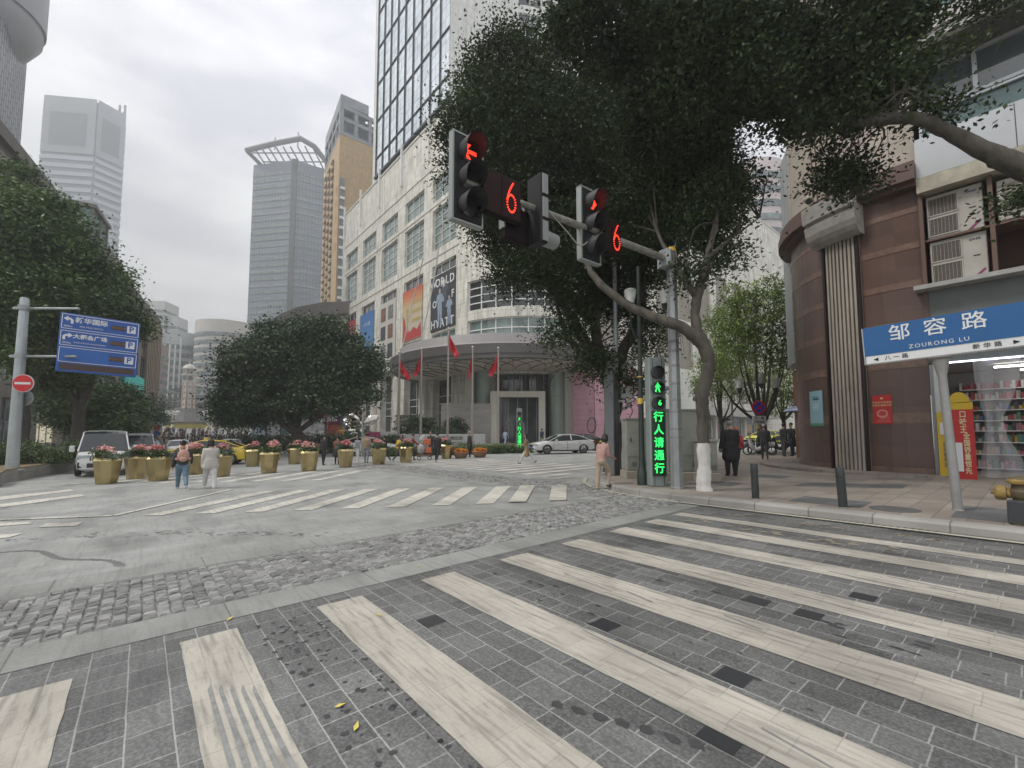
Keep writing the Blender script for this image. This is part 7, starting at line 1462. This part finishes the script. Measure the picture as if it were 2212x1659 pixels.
# -- the two girls
g1, _, _ = person('girl in a dark jacket and blue jeans wearing the pink backpack, walking', -10.55, 14.2, R(40), 0, H=1.60, legs=((30, 6), (-26, 30)), arms=((-15, 35, 12), (14, 40, 14)), lean=8, top=DK, bottom=DEN, shoes=shoew, hair='bun', bulk=1.18, voxel=.013, fingers=True, legw=1.15)
g2, _, _ = person('girl in a loose white shirt and white trousers with black bobbed hair, walking left', -9.75, 14.35, R(44), 0, H=1.58, legs=((34, 12), (-10, 14)), arms=((-12, 20, 10), (16, 30, 10)), lean=8, top=CRM, bottom=WHT, shoes=shoew, hair='bob', bulk=1.15, voxel=.013, fingers=True, coat=.10, legw=1.35)
bp_ = thing('backpack', 'pink bear-shaped backpack with ears worn by the girl in the dark jacket', 'backpack', (-10.55+.12*math.sin(R(40))*1.55, 14.2-.12*1.2, .0), R(40)); bp_.location.z = gz(-10.5, 14.2)+1.0
pkf = mat('plush_pink', (.52, .30, .24), .9, vary=.2, scale=12, bump=.4); mb = MB(); mb.ball((0, 0, .08), (.16, .10, .20), 18); mb.ball((0, -.08, -.03), (.11, .06, .08), 14); mb.build('bag', pkf, bp_, smooth=True)
for sx in (-1, 1): mb = MB(); mb.ball((sx*.16, -.0, -.02), (.05, .035, .045), 10); mb.build('ear', pkf, bp_, smooth=True); mb = MB(); mb.tube([(sx*.08, .02, .24), (sx*.10, .08, .36), (sx*.1, .2, .40)], .022, 7); mb.build('strap', mat('strap_pale', (.58, .46, .38), .8), bp_)
# -- pedestrians of the middle distance: label, x, y, yaw, options
MID = [
 ('woman in a camel coat and white trousers striding over the far crossing', .78, 23.5, R(80), dict(H=1.62, legs=((28, 6), (-26, 26)), arms=((20, 70, 8), (-10, 20, 8)), top=CML, bottom=WHT, shoes=shoed, hair='long', coat=.34)),
 ('man in black walking away over the stripes in front of the hotel name wall', -4.25, 25.1, R(-8), dict(H=1.68, legs=((10, 4), (-14, 30)), top=BLK, bottom=BLK, shoes=shoew, bulk=1.12)),
 ('young man in a dark jacket facing us in front of the hotel name wall', -5.7, 31.0, R(175), dict(H=1.78, legs=((3, 2), (-2, 2)), arms=((4, 12, 8), (4, 12, 8)), top=DK, bottom=DK, shoes=shoew)),
 ('grey haired man in a dark coat standing between the two orange flower pots', -2.95, 30.9, R(120), dict(H=1.74, legs=((2, 2), (-2, 2)), arms=((2, 15, 6), (2, 15, 6)), top=BLK, bottom=BLK, shoes=shoed, haircol=hairg, coat=.28, bulk=1.15)),
 ('person in a bright yellow jacket walking right past the golden planters', -7.0, 27.3, R(-50), dict(H=1.60, top=YEL, bottom=DK, hair='pony', bulk=1.15, **walk)),
 ('person in dark clothes walking left just behind the golden planter, beside the yellow jacket', -7.7, 26.8, R(60), dict(H=1.62, top=BLK, bottom=BLK, hair='short', **walk)),
 ('man in a tan padded coat and grey trousers seen from behind among the planters', -8.55, 26.0, R(5), dict(H=1.70, legs=((6, 3), (-6, 5)), top=TAN, bottom=GRY, shoes=shoed, bulk=1.32)),
 ('woman in a white scarf and pale trousers left of the tan coat', -9.3, 26.7, R(160), dict(H=1.58, legs=((6, 3), (-6, 5)), top=GRY, bottom=WHT, hair='long')),
 ('man in black jacket and black trousers standing near the foot of the broad plaza tree', -10.55, 24.8, R(-12), dict(H=1.68, legs=((8, 3), (-8, 5)), top=BLK, bottom=BLK, shoes=shoed, bulk=1.15)),
 ('woman in a brown jacket and dark skirt near the plaza tree', -9.95, 25.2, R(20), dict(H=1.58, legs=((8, 3), (-8, 5)), top=BRN, bottom=DK, shoes=shoed, skirt=.34, bulk=1.1)),
 ('man in a red black jacket pushing the trolley in front of the hotel name wall', -6.35, 28.2, R(-70), dict(H=1.66, legs=((12, 6), (-12, 10)), arms=((35, 20, 5), (35, 20, 5)), top=DK, bottom=DK, shoes=shoed, sleeve=RED)),
 ('woman with a pink scarf standing behind the planter left of the trolley', -7.1, 28.6, R(150), dict(H=1.56, legs=((2, 2), (-2, 2)), top=DK, bottom=DK, hair='bob')),
 ('person in pale blue near the left jamb of the hotel entrance portal', -.7+col_at(1093, 46)-col_at(1093, 46), 46.0, R(-30), dict(H=1.66, top=LBL, bottom=LBL, **walk)),
 ('person in dark grey with a suitcase by the flagpole of the entrance', .6, 46.3, R(20), dict(H=1.66, top=DK, bottom=DK, **walk)),
 ('dark figure walking in the doorway of the hotel entrance', 3.4, 50.0, R(20), dict(H=1.72, top=NAV, bottom=DK, **walk)),
 ('woman in a pale top and dark trousers left of the man in the long coat', 6.95, 18.0, R(-150), dict(H=1.60, legs=((12, 4), (-10, 10)), top=WHT, bottom=BLK, sleeve=RED, hair='bun')),
 ('woman in blue jeans half hidden by the whitewashed tree foot', 6.5, 17.2, R(-60), dict(H=1.60, legs=((32, 8), (-22, 24)), top=BLK, bottom=DEN, hair='long', shoes=shoew)),
 ('woman in a red coat and orange cap beside the man in black', 8.55, 16.9, R(-35), dict(H=1.56, legs=((24, 6), (-22, 20)), arms=((-20, 45, 14), (-25, 55, 14)), top=RED, bottom=BLK, shoes=shoed, hair='beanie', hat=ORG, bulk=1.3, lean=10)),
 ('man in a dark hooded jacket walking away beside the no stopping sign', 12.45, 21.8, R(-25), dict(H=1.70, legs=((12, 4), (-12, 12)), arms=((8, 12, 12), (-8, 12, 12)), top=DK, bottom=DK, shoes=shoed, haircol=hairg, bulk=1.22)),
 ('first of two men in black jackets standing by the parked scooters', 14.75, 24.0, R(-80), dict(H=1.74, legs=((3, 2), (-3, 2)), top=BLK, bottom=DK, shoes=shoed, bulk=1.2)),
 ('second of two men in black jackets by the scooters, nearer the booth', 15.4, 24.3, R(100), dict(H=1.76, legs=((3, 2), (-3, 2)), top=BLK, bottom=NAV, shoes=shoed, bulk=1.2)),
 ('person in a pale patterned top behind the roadside booth', 17.2, 26.5, R(90), dict(H=1.60, legs=((2, 2), (-2, 2)), top=BEI, bottom=DK)),
]
for lab, x, y, yaw, k in MID:
    za = .15 if x > 5.5 else (.35 if y > 45.5 else 0); person(lab, x, y, yaw, za, voxel=.02, **k)
# orange cloth bag held by the woman in red, trolley in front of the name wall
tr = thing('trolley', 'small trolley with orange boxes and a pale sack before the hotel name wall', 'trolley', (-5.65, 28.3, gz(-5.6, 28.3)), .2)
mb = MB(); mb.tube([(-.35, 0, .5), (.45, 0, .5)], .02, 6); mb.tube([(-.35, 0, .2), (.45, 0, .2)], .02, 6); mb.tube([(.45, 0, .15), (.45, 0, 1.0)], .02, 6); mb.tube([(-.35, 0, .15), (-.45, 0, 1.0)], .02, 6); mb.box((.05, 0, .32), (.8, .5, .04)); mb.build('frame', mat('trolley_red', (.30, .08, .05), .5), tr)
for dx in (-.28, .38): mb = MB(); mb.lathe([(.09, -.02), (.13, -.02), (.13, .02), (.09, .02), (.09, -.02)], 16, c=(dx, -.22, .13), M=Matrix.Rotation(PI/2, 3, 'X')); mb.build('wheel', shoed, tr)
mb = MB(); mb.box((.3, 0, .62), (.36, .4, .34), bev=.02); mb.box((.22, 0, 1.15), (.42, .36, .36), bev=.02); mb.build('orange_box', mat('box_orange', (.62, .16, .05), .6, vary=.2, scale=5), tr)
mb = MB(); mb.ball((-.15, 0, .7), (.28, .28, .36), 12); mb.ball((-.05, 0, 1.3), (.25, .2, .3), 8); mb.build('sack', mat('sack_grey', (.42, .41, .40), .8, vary=.3, scale=6), tr)
# ---- crowd around the monument: simple shared figures, individually placed
protos = []
for i, (tp_, bt_, lb_, hr_) in enumerate([(BLK, DK, 'black', 'short'), (DK, BLK, 'charcoal', 'long'), (WHT, DK, 'white', 'long'), (BEI, DEN, 'beige', 'short'), (GRY, BLK, 'grey', 'short'), (NAV, DEN, 'navy', 'short'), (RED, BLK, 'red', 'long'), (LBL, GRY, 'pale blue', 'short'), (BRN, BLK, 'brown', 'bob'), (CRM, WHT, 'cream', 'bob')]):
    me, hm, em, drop, _, _ = person_mesh(H=1.62+.02*(i % 5), top=tp_, bottom=bt_, hair=hr_, bulk=1.15+.04*(i % 3), voxel=.042, shoes=shoed if i % 2 else shoew, legs=((14, 5), (-14, 14)) if i % 2 else ((3, 2), (-3, 2))); bpy.data.meshes.remove(em); protos.append((me, hm, drop, lb_))
rr_ = random.Random(77); nC = 0; used_ = []
WTS = [0]*7+[1]*5+[2]*4+[3]*2+[4]*3+[5]*3+[6]+[7]*1+[8]*2+[9]*3
tries = 0
while nC < 299 and tries < 9000:
    tries += 1; a = rr_.uniform(48, 172) if nC % 3 else rr_.uniform(44, 95); hwid = 10+ (a-48)*.06; b = 8.0+.02*(a-50)+rr_.uniform(-hwid, hwid*1.1)
    x, y = XY(b, a)
    if y < 30: continue
    px = 1106+F*x/y
    if not (290 < px < 700): continue
    if px > 500 and a < 58: continue
    if any((x-u)**2+(y-v)**2 < .6 for u, v in used_): continue
    used_.append((x, y)); i = rr_.choice(WTS); me, hm, drop, lb_ = protos[i]
    o = bpy.data.objects.new('person', me); COL.objects.link(o); o.location = (x, y, gz(x, y)+drop); o.rotation_euler.z = rr_.uniform(0, 6.28); sc0 = rr_.uniform(.96, 1.07); o.scale = (sc0,)*3
    tag(o, 'far pedestrian in a %s top %s, %s half of the crowd' % (lb_, 'near the parked cars' if a < 72 else 'in the middle' if a < 115 else 'by the flower mound', 'left' if px < 400 else 'right'), 'person', 'crowd on the plaza before the clock tower')
    h = bpy.data.objects.new('hair', hm); COL.objects.link(h); h.parent = o; nC += 1
# ================================================================ VEHICLES
tyre = mat('tyre', (.02, .02, .02), .8); rimb = mat('wheel_rim', (.18, .18, .19), .3, .8); carglass = mat('car_glass', (.02, .026, .028), .06, spec=.5); lampw = mat('headlamp', (.45, .48, .5), .08, .3); lampr = mat('tail_lamp', (.35, .02, .02), .2); trimb = mat('car_trim', (.025, .025, .027), .4); chr_ = mat('chrome', (.5, .5, .5), .15, 1.0)
def car(name, label, loc, rz, paint_c, pname, kind='sedan', plate=None, roofsign=False, group=None, cat='car'):
    """local +x is the front of the car"""
    t = thing(name, label, cat, loc, rz, group); pm = mat('car_paint_'+pname, paint_c, .22, .0, spec=.7); pm.node_tree.nodes['Principled BSDF'].inputs['Coat Weight'].default_value = .6
    if kind == 'sedan':
        L_, W_, zr = 4.85, 1.86, 1.46; ax = 1.45
        hood = [(-2.42, .50, .80, .70), (-2.38, .34, 1.0, .84), (-2.1, .28, 1.08, .90), (-1.5, .25, 1.08, .93), (-.6, .22, 1.02, .93), (.4, .22, .99, .93), (1.1, .24, .98, .92), (1.7, .25, .92, .90), (2.15, .26, .82, .85), (2.38, .30, .70, .76), (2.43, .42, .58, .68)]
        cab = [(-1.95, 1.07, 1.07), (-1.15, 1.05, 1.40), (-.5, 1.03, 1.455), (.1, 1.01, 1.44), (.45, 1.0, 1.36), (1.25, .97, .985)]
    elif kind == 'suv':
        L_, W_, zr = 4.5, 1.84, 1.66; ax = 1.35
        hood = [(-2.22, .5, .9, .72), (-2.18, .34, 1.15, .85), (-1.9, .28, 1.2, .9), (-.6, .25, 1.12, .92), (.6, .25, 1.08, .92), (1.4, .27, 1.04, .91), (1.95, .28, .95, .86), (2.2, .34, .78, .76), (2.25, .45, .62, .7)]
        cab = [(-2.1, 1.18, 1.2), (-1.75, 1.15, 1.58), (-.6, 1.12, 1.66), (.2, 1.1, 1.6), (1.1, 1.06, 1.07)]
    else:
        L_, W_, zr = 4.95, 1.85, 1.98; ax = 1.45
        hood = [(-2.45, .5, 1.0, .8), (-2.42, .32, 1.2, .9), (-2.2, .28, 1.22, .92), (0, .26, 1.2, .925), (1.2, .26, 1.18, .925), (1.75, .27, 1.12, .91), (2.2, .28, 1.0, .88), (2.42, .30, .86, .82), (2.47, .42, .66, .76)]
        cab = [(-2.42, 1.2, 1.2), (-2.3, 1.2, 1.86), (-1.8, 1.2, 1.97), (0, 1.2, 1.99), (.9, 1.18, 1.94), (1.15, 1.17, 1.84), (1.9, 1.10, 1.11)]
    mb = MB(); rings = []
    for x, z0, z1, w_ in hood:
        zm = z0+(z1-z0)*.45; half = [(0, z0), (w_*.82, z0), (w_*.96, z0+.06), (w_, zm), (w_*.985, z0+(z1-z0)*.72), (w_*.93, z1-.05), (w_*.86, z1-.008), (w_*.5, z1+.012), (0, z1+.02)]
        rings.append([(x, y, z) for y, z in half]+[(x, -y, z) for y, z in reversed(half[1:-1])])
    n = len(rings[0]); vs = [v for r_ in rings for v in r_]; fs = [(i*n+k, (i+1)*n+k, (i+1)*n+(k+1) % n, i*n+(k+1) % n) for i in range(len(rings)-1) for k in range(n)]
    fs += [tuple(range(n)), tuple(reversed(range((len(rings)-1)*n, len(rings)*n)))]; mb.add(vs, fs); mb.build('body', pm, t, smooth=R(32))
    # cabin: roof skin and glass all round, pillars as body strips
    gb_ = MB(); rf = MB(); wb = W_/2*.93; 
    sec = []
    for x, zb, zt in cab:
        h_ = zt-zb; ins = .30*min(1, h_/.45)*(1 if kind != 'van' else .45); sec.append([(x, wb-.02, zb), (x, wb-.02-ins*.85, zt-.02 if h_ > .05 else zt), (x, (wb-ins-.08)*.9, zt+.02*(h_ > .05)), (x, 0, zt+.035*(h_ > .05))])
    for i in range(len(sec)-1):
        for sy in (1, -1):
            a = [(p[0], p[1]*sy, p[2]) for p in sec[i]]; b = [(p[0], p[1]*sy, p[2]) for p in sec[i+1]]
            gb_.add([a[0], b[0], b[1], a[1]], [(0, 1, 2, 3)])
            steep = abs(sec[i+1][1][2]-sec[i][1][2])/max(.01, abs(sec[i+1][1][0]-sec[i][1][0])) > .3
            (gb_ if steep else rf).add([a[1], b[1], b[2], a[2]], [(0, 1, 2, 3)]); (gb_ if steep else rf).add([a[2], b[2], b[3], a[3]], [(0, 1, 2, 3)])
    gb_.build('windows', carglass, t, smooth=R(25)); rf.build('roof', pm, t, smooth=R(35))
    pl_ = MB()
    for i in range(len(cab)):
        if i in (0, len(cab)-1): continue
        for sy in (1, -1):
            if kind == 'sedan' and i in (3,): continue
    for sy in (1, -1):
        edge = [(p[1][0], (p[1][1]+.004)*sy, p[1][2]) for p in sec]; pl_.tube(edge, .028, 6)
        for i in ([2] if kind != 'van' else [2, 3]): a = sec[i]; pl_.tube([(a[0][0], (a[0][1]+.004)*sy, a[0][2]), (a[1][0], (a[1][1]+.004)*sy, a[1][2])], .035, 5)
    pl_.build('pillars', pm if kind != 'sedan' or pname == 'white' else pm, t)
    wr_ = .335 if kind != 'van' else .345
    for sx in (1, -1):
        for sy in (1, -1):
            Mx = Matrix.Rotation(PI/2*-sy, 3, 'X'); mb = MB(); mb.lathe([(.001, -.20), (wr_-.03, -.20), (wr_, -.17), (wr_, -.03), (wr_-.03, 0), (wr_-.09, .004)], 26, c=(sx*ax, sy*(W_/2-.01), wr_), M=Mx); w_ = mb.build('wheel', tyre, t, smooth=R(40))
            mb = MB(); mb.lathe([(.001, -.02), (.06, -.015), (wr_-.11, -.035), (wr_-.085, .006), (wr_-.075, .006)], 26, c=(sx*ax, sy*(W_/2-.008), wr_), M=Mx)
            for k in range(5): a = k*2*PI/5; mb.box((sx*ax+.13*math.cos(a), sy*(W_/2-.012), wr_+.13*math.sin(a)), (.2, .02, .045), M=Matrix.Rotation(-a, 3, 'Y'))
            mb.build('rim', rimb, w_)
            mb = MB(); n = 14; r0 = wr_+.055; vs = []
            for k in range(n+1): a = PI*k/n-.0; vs += [(sx*ax+r0*math.cos(a), sy*(W_/2+.004), wr_+r0*math.sin(a)), (sx*ax+(r0-.08)*math.cos(a), sy*(W_/2+.004), wr_+(r0-.08)*math.sin(a))]
            mb.add(vs, [(2*k, 2*k+1, 2*k+3, 2*k+2) for k in range(n)]); mb.build('wheel_arch', trimb, t)
    xf = hood[-1][0]; 
    def fr_box(c, d, m_, nm, b=.02): mb = MB(); mb.box(c, d, bev=b); return mb.build(nm, m_, t)
    if kind == 'van':
        g_ = fr_box((2.43, 0, .80), (.06, .92, .24), chr_, 'grille'); mb = MB()
        for k in range(12): mb.box((2.468, -.42+.077*k, .80), (.01, .03, .22))
        mb.build('grille_slot', trimb, g_)
        for sy in (1, -1): fr_box((2.36, sy*.66, .88), (.16, .38, .15), lampw, 'headlight'); fr_box((2.42, sy*.74, .52), (.09, .16, .26), trimb, 'fog_lamp')
        fr_box((2.46, 0, .5), (.06, 1.05, .20), trimb, 'bumper_intake')
        mb = MB(); mb.box((2.475, 0, .38), (.04, 1.5, .05), bev=.01); mb.build('bumper_trim', pm, t)
        for sy in (1, -1): fr_box((1.45, sy*1.05, 1.2), (.12, .18, .28), pm, 'wing_mirror', .03)
        mb = MB(); mb.add([(1.20, -.77, 1.80), (1.20, .77, 1.80), (1.90, .80, 1.14), (1.90, -.80, 1.14)], [(0, 1, 2, 3)])
    else:
        fr_box((xf-.02, 0, .62), (.07, 1.05, .17), trimb, 'grille'); fr_box((xf-.02, 0, .38), (.08, 1.3, .12), trimb, 'bumper_intake')
        for sy in (1, -1): fr_box((xf-.16, sy*.66, .70), (.26, .34, .10), lampw, 'headlight'); fr_box((-xf+.10, sy*.68, .88), (.2, .34, .15), lampr, 'tail_light'); fr_box((.75, sy*1.0, 1.02), (.16, .16, .12), pm, 'wing_mirror', .03)
        fr_box((.55, W_/2+.012, .80), (.2, .02, .03), pm, 'door_handle', 0); fr_box((-.5, W_/2+.012, .82), (.2, .02, .03), pm, 'door_handle', 0)
        mb = MB()
        for sy in (1, -1):
            for x in (.95, -.15, -1.15): mb.box((x, sy*(W_/2-.0), .66), (.012, .02, .62))
            mb.box((0, sy*(W_/2-.015), .27), (2.2, .05, .06))
        mb.build('door_gap', trimb, t)
    if plate: mb = MB(); mb.box((xf+.035, 0, .47), (.02, .46, .145)); p_ = mb.build('number_plate', mat('plate_'+plate[1], plate[2], .4), t)
    if roofsign: fr_box((.0, 0, zr+.08), (.16, .44, .15), mat('taxi_light', (.65, .55, .2), .4), 'taxi_sign')
    return t
gy = lambda x, y: gz(x, y)+.03
van = car('minivan', 'white minivan with wide chrome grille and green number plate behind the first golden planter', (-19.5, 21.2, gy(-19.5, 21.2)), R(-48), (.62, .62, .61), 'white', 'van', ('x', 'green', (.10, .32, .20)), cat='van')
car('sedan', 'white sedan with blue number plate waiting in front of the hotel entrance', (3.8, 34.0, gz(4, 34)), R(180+14), (.64, .64, .63), 'white', 'sedan', ('x', 'blue', (.05, .10, .45)))
car('sedan', 'dark grey sedan parked behind the white sedan at the hotel drive', (5.6, 38.9, gz(6, 39)), R(180+10), (.035, .037, .04), 'dark', 'sedan')
car('taxi', 'yellow taxi seen from behind between the golden planters', (-18.4, 26.6, gz(-17, 27)), R(180+20), (.72, .50, .02), 'yellow', 'sedan', roofsign=True, cat='taxi')
car('taxi', 'yellow taxi nose just visible behind the woman in the pink jacket', (9.9, 38.5, gz(9.9, 38.5)), R(190), (.72, .50, .02), 'yellow', 'sedan', roofsign=True, cat='taxi')
car('taxi', 'yellow taxi on the cross street behind the no stopping sign', (27.3, 47.5, gz(27, 47)), R(205), (.68, .62, .03), 'lemon', 'sedan', roofsign=True, cat='taxi')
car('taxi', 'second yellow taxi on the cross street, half hidden by the dark umbrella', (31.2, 48.8, gz(31, 48)), R(205), (.68, .62, .03), 'lemon', 'sedan', roofsign=True, cat='taxi')
car('sedan', 'white car half hidden behind the people right of the plaza tree', (-11.6, 36.0, gz(-11, 36)), R(8), (.64, .64, .63), 'white', 'sedan')
car('minivan', 'second white van behind the front one in the lane along the trees', (-27.0, 32.0, gz(-27, 32)), R(-50), (.62, .62, .61), 'white', 'van', cat='van')
car('sedan', 'small white car farther back left of the walking girls', (-29.0, 38.5, gz(-29, 38)), R(-52), (.62, .62, .61), 'white', 'sedan')
car('sedan', 'dark car in the lane in front of the crowd', (-23.5, 37, gz(-23, 37)), R(-60), (.035, .037, .04), 'dark', 'sedan')
car('suv', 'red brown car farther back beside the yellow taxi', (-19, 41, gz(-19, 41)), R(-50), (.20, .04, .04), 'maroon', 'suv')
# parked scooters
def scooter(x, y, rz, lab, c, cn):
    t = thing('scooter', lab, 'scooter', (x, y, gz(x, y)+.16), rz, 'scooters parked on the corner'); pm = mat('scooter_'+cn, c, .3)
    for sx in (-.62, .62): mb = MB(); mb.lathe([(.19, -.05), (.25, -.04), (.25, .04), (.19, .05), (.19, -.05)], 18, c=(sx, 0, .25), M=Matrix.Rotation(PI/2, 3, 'X')); mb.build('wheel', tyre, t, smooth=R(40))
    mb = MB(); mb.tube(curve([(-.75, 0, .62), (-.35, 0, .66), (-.1, 0, .42), (.25, 0, .34), (.42, 0, .6), (.5, 0, .95)], [.15, .18, .12, .10, .12, .08], 5)[0], curve([(-.75, 0, .62), (-.35, 0, .66), (-.1, 0, .42), (.25, 0, .34), (.42, 0, .6), (.5, 0, .95)], [.15, .18, .12, .10, .12, .08], 5)[1], 12); mb.build('body', pm, t, smooth=True)
    mb = MB(); mb.box((-.42, 0, .82), (.62, .26, .10), bev=.04); mb.build('seat', trimb, t); mb = MB(); mb.tube([(.45, -.33, 1.05), (.5, 0, 1.0), (.45, .33, 1.05)], .02, 6); mb.tube([(.62, 0, .25), (.5, 0, .95)], .03, 6); mb.build('handlebar', trimb, t)
    for sy in (-.2, .2): mb = MB(); mb.tube([(.48, sy, 1.02), (.5, sy*1.2, 1.2)], .01, 5); mb.ball((.5, sy*1.2, 1.22), (.02, .06, .04), 8); mb.build('mirror', trimb, t)
scooter(14.1, 25.2, R(160), 'white scooter parked beside the two men in black', (.42, .42, .43), 'white'); scooter(15.9, 25.9, R(150), 'black scooter behind the two men in black', (.03, .03, .035), 'black'); scooter(13.6, 26.3, R(170), 'grey scooter nearest the no stopping sign', (.16, .16, .17), 'grey')
ub_ = thing('umbrella', 'open dark umbrella above the parked scooters', 'umbrella', (col_at(1695, 27.8), 27.8, at(1695, 938, 27.8).z-2.15)); mb = MB(); mb.lathe([(.001, 2.15), (.5, 2.03), (.95, 1.78), (.93, 1.76), (.4, 1.98), (.001, 2.1)], 10); mb.build('canopy', mat('umbrella_dark', (.05, .05, .06), .6), ub_); mb = MB(); mb.tube([(0, 0, .2), (0, 0, 2.1)], .012, 6); mb.build('stem', steel, ub_)
# ================================================================ street furniture and shop fronts of the cross street
cs = thing('cross_street_building', 'pale stone shop frontage of the cross street behind the feathery trees', 'building', (48, 82, 0)); fx = line_f((10.3+.766*18+0, 57.4+.643*18), (80, 57.4+.643*91))
mb = Kid(); fbox(mb, lambda u, z, k=0: fr(u, z, k), 16, 62, 4.6, 6.0, .5, 3.0); fbox(mb, lambda u, z, k=0: fr(u, z, k), 16, 62, 9.5, 10.3, .5, 1.2); mb.build('canopy', mat('pale_canopy', (.42, .41, .38), .6), cs)
for k in range(7):
    mb = Kid(); fbox(mb, fr, 17+6.3*k, 21.6+6.3*k, 0, 4.4, .02, .12); mb.build('shop_window', mat('shopfront_glass', (.10, .10, .10), .15, vary=.8, scale=.7), cs)
    mb = Kid(); fbox(mb, fr, 16+6.3*k, 16.7+6.3*k, 0, 9.4, .02, .6); mb.build('pier', tile, cs)
for k, c_ in ((1, (.45, .12, .06)), (3, (.30, .14, .22)), (5, (.5, .38, .2))): mb = Kid(); fbox(mb, fr, 17.6+6.3*k, 20+6.3*k, 1.6, 3.4, .2, .25); mb.build('window_poster', mat('poster_%d' % k, c_, .5, vary=.7, scale=2), cs)
mb = Kid(); mb.prism([(5+.766*55, 120), (120, 120), (120, 150), (47, 150)], 0, 1) if False else None
pd_ = thing('pink_round_tower', 'pink banded round tower showing between the leaves left of the metal clad column', 'tower', (col_at(1668, 120), 126, 0)); mb = MB(); mb.lathe([(9, 0), (9, 78), (.1, 78)], 32); mb.build('wall', mat('pink_pale', (.62, .54, .54), .6), pd_, smooth=R(30))
for k in range(17): mb = MB(); mb.lathe([(9.02, 8+4*k), (9.3, 8+4*k), (9.3, 9.8+4*k), (9.02, 9.8+4*k)], 32); mb.build('window_band', bandw, pd_)
bn = thing('street_building', 'plain pale office block closing the cross street on the right', 'building', (95, 70, 0)); mb = Kid(); mb.prism([XY(75, 12+30), XY(140, 12+30), XY(140, 80), XY(95, 80)], -1, 30); mb.build('wall', tile, bn)
# ================================================================ haze over the far city
hz = MB(); hz.box((0, 260, 133), (970, 690, 275)); hzo = hz.build('haze', bpy.data.materials.new('haze')); hm2 = hzo.data.materials[0]; hm2.use_nodes = True; n = hm2.node_tree.nodes; n.clear(); o_ = n.new('ShaderNodeOutputMaterial'); v_ = n.new('ShaderNodeVolumePrincipled'); v_.inputs['Color'].default_value = (.93, .95, .96, 1); v_.inputs['Density'].default_value = .0014; v_.inputs['Anisotropy'].default_value = .2; hm2.node_tree.links.new(v_.outputs[0], o_.inputs['Volume'])
tag(hzo, 'thin pale haze filling the air over the city', None, None, 'stuff')
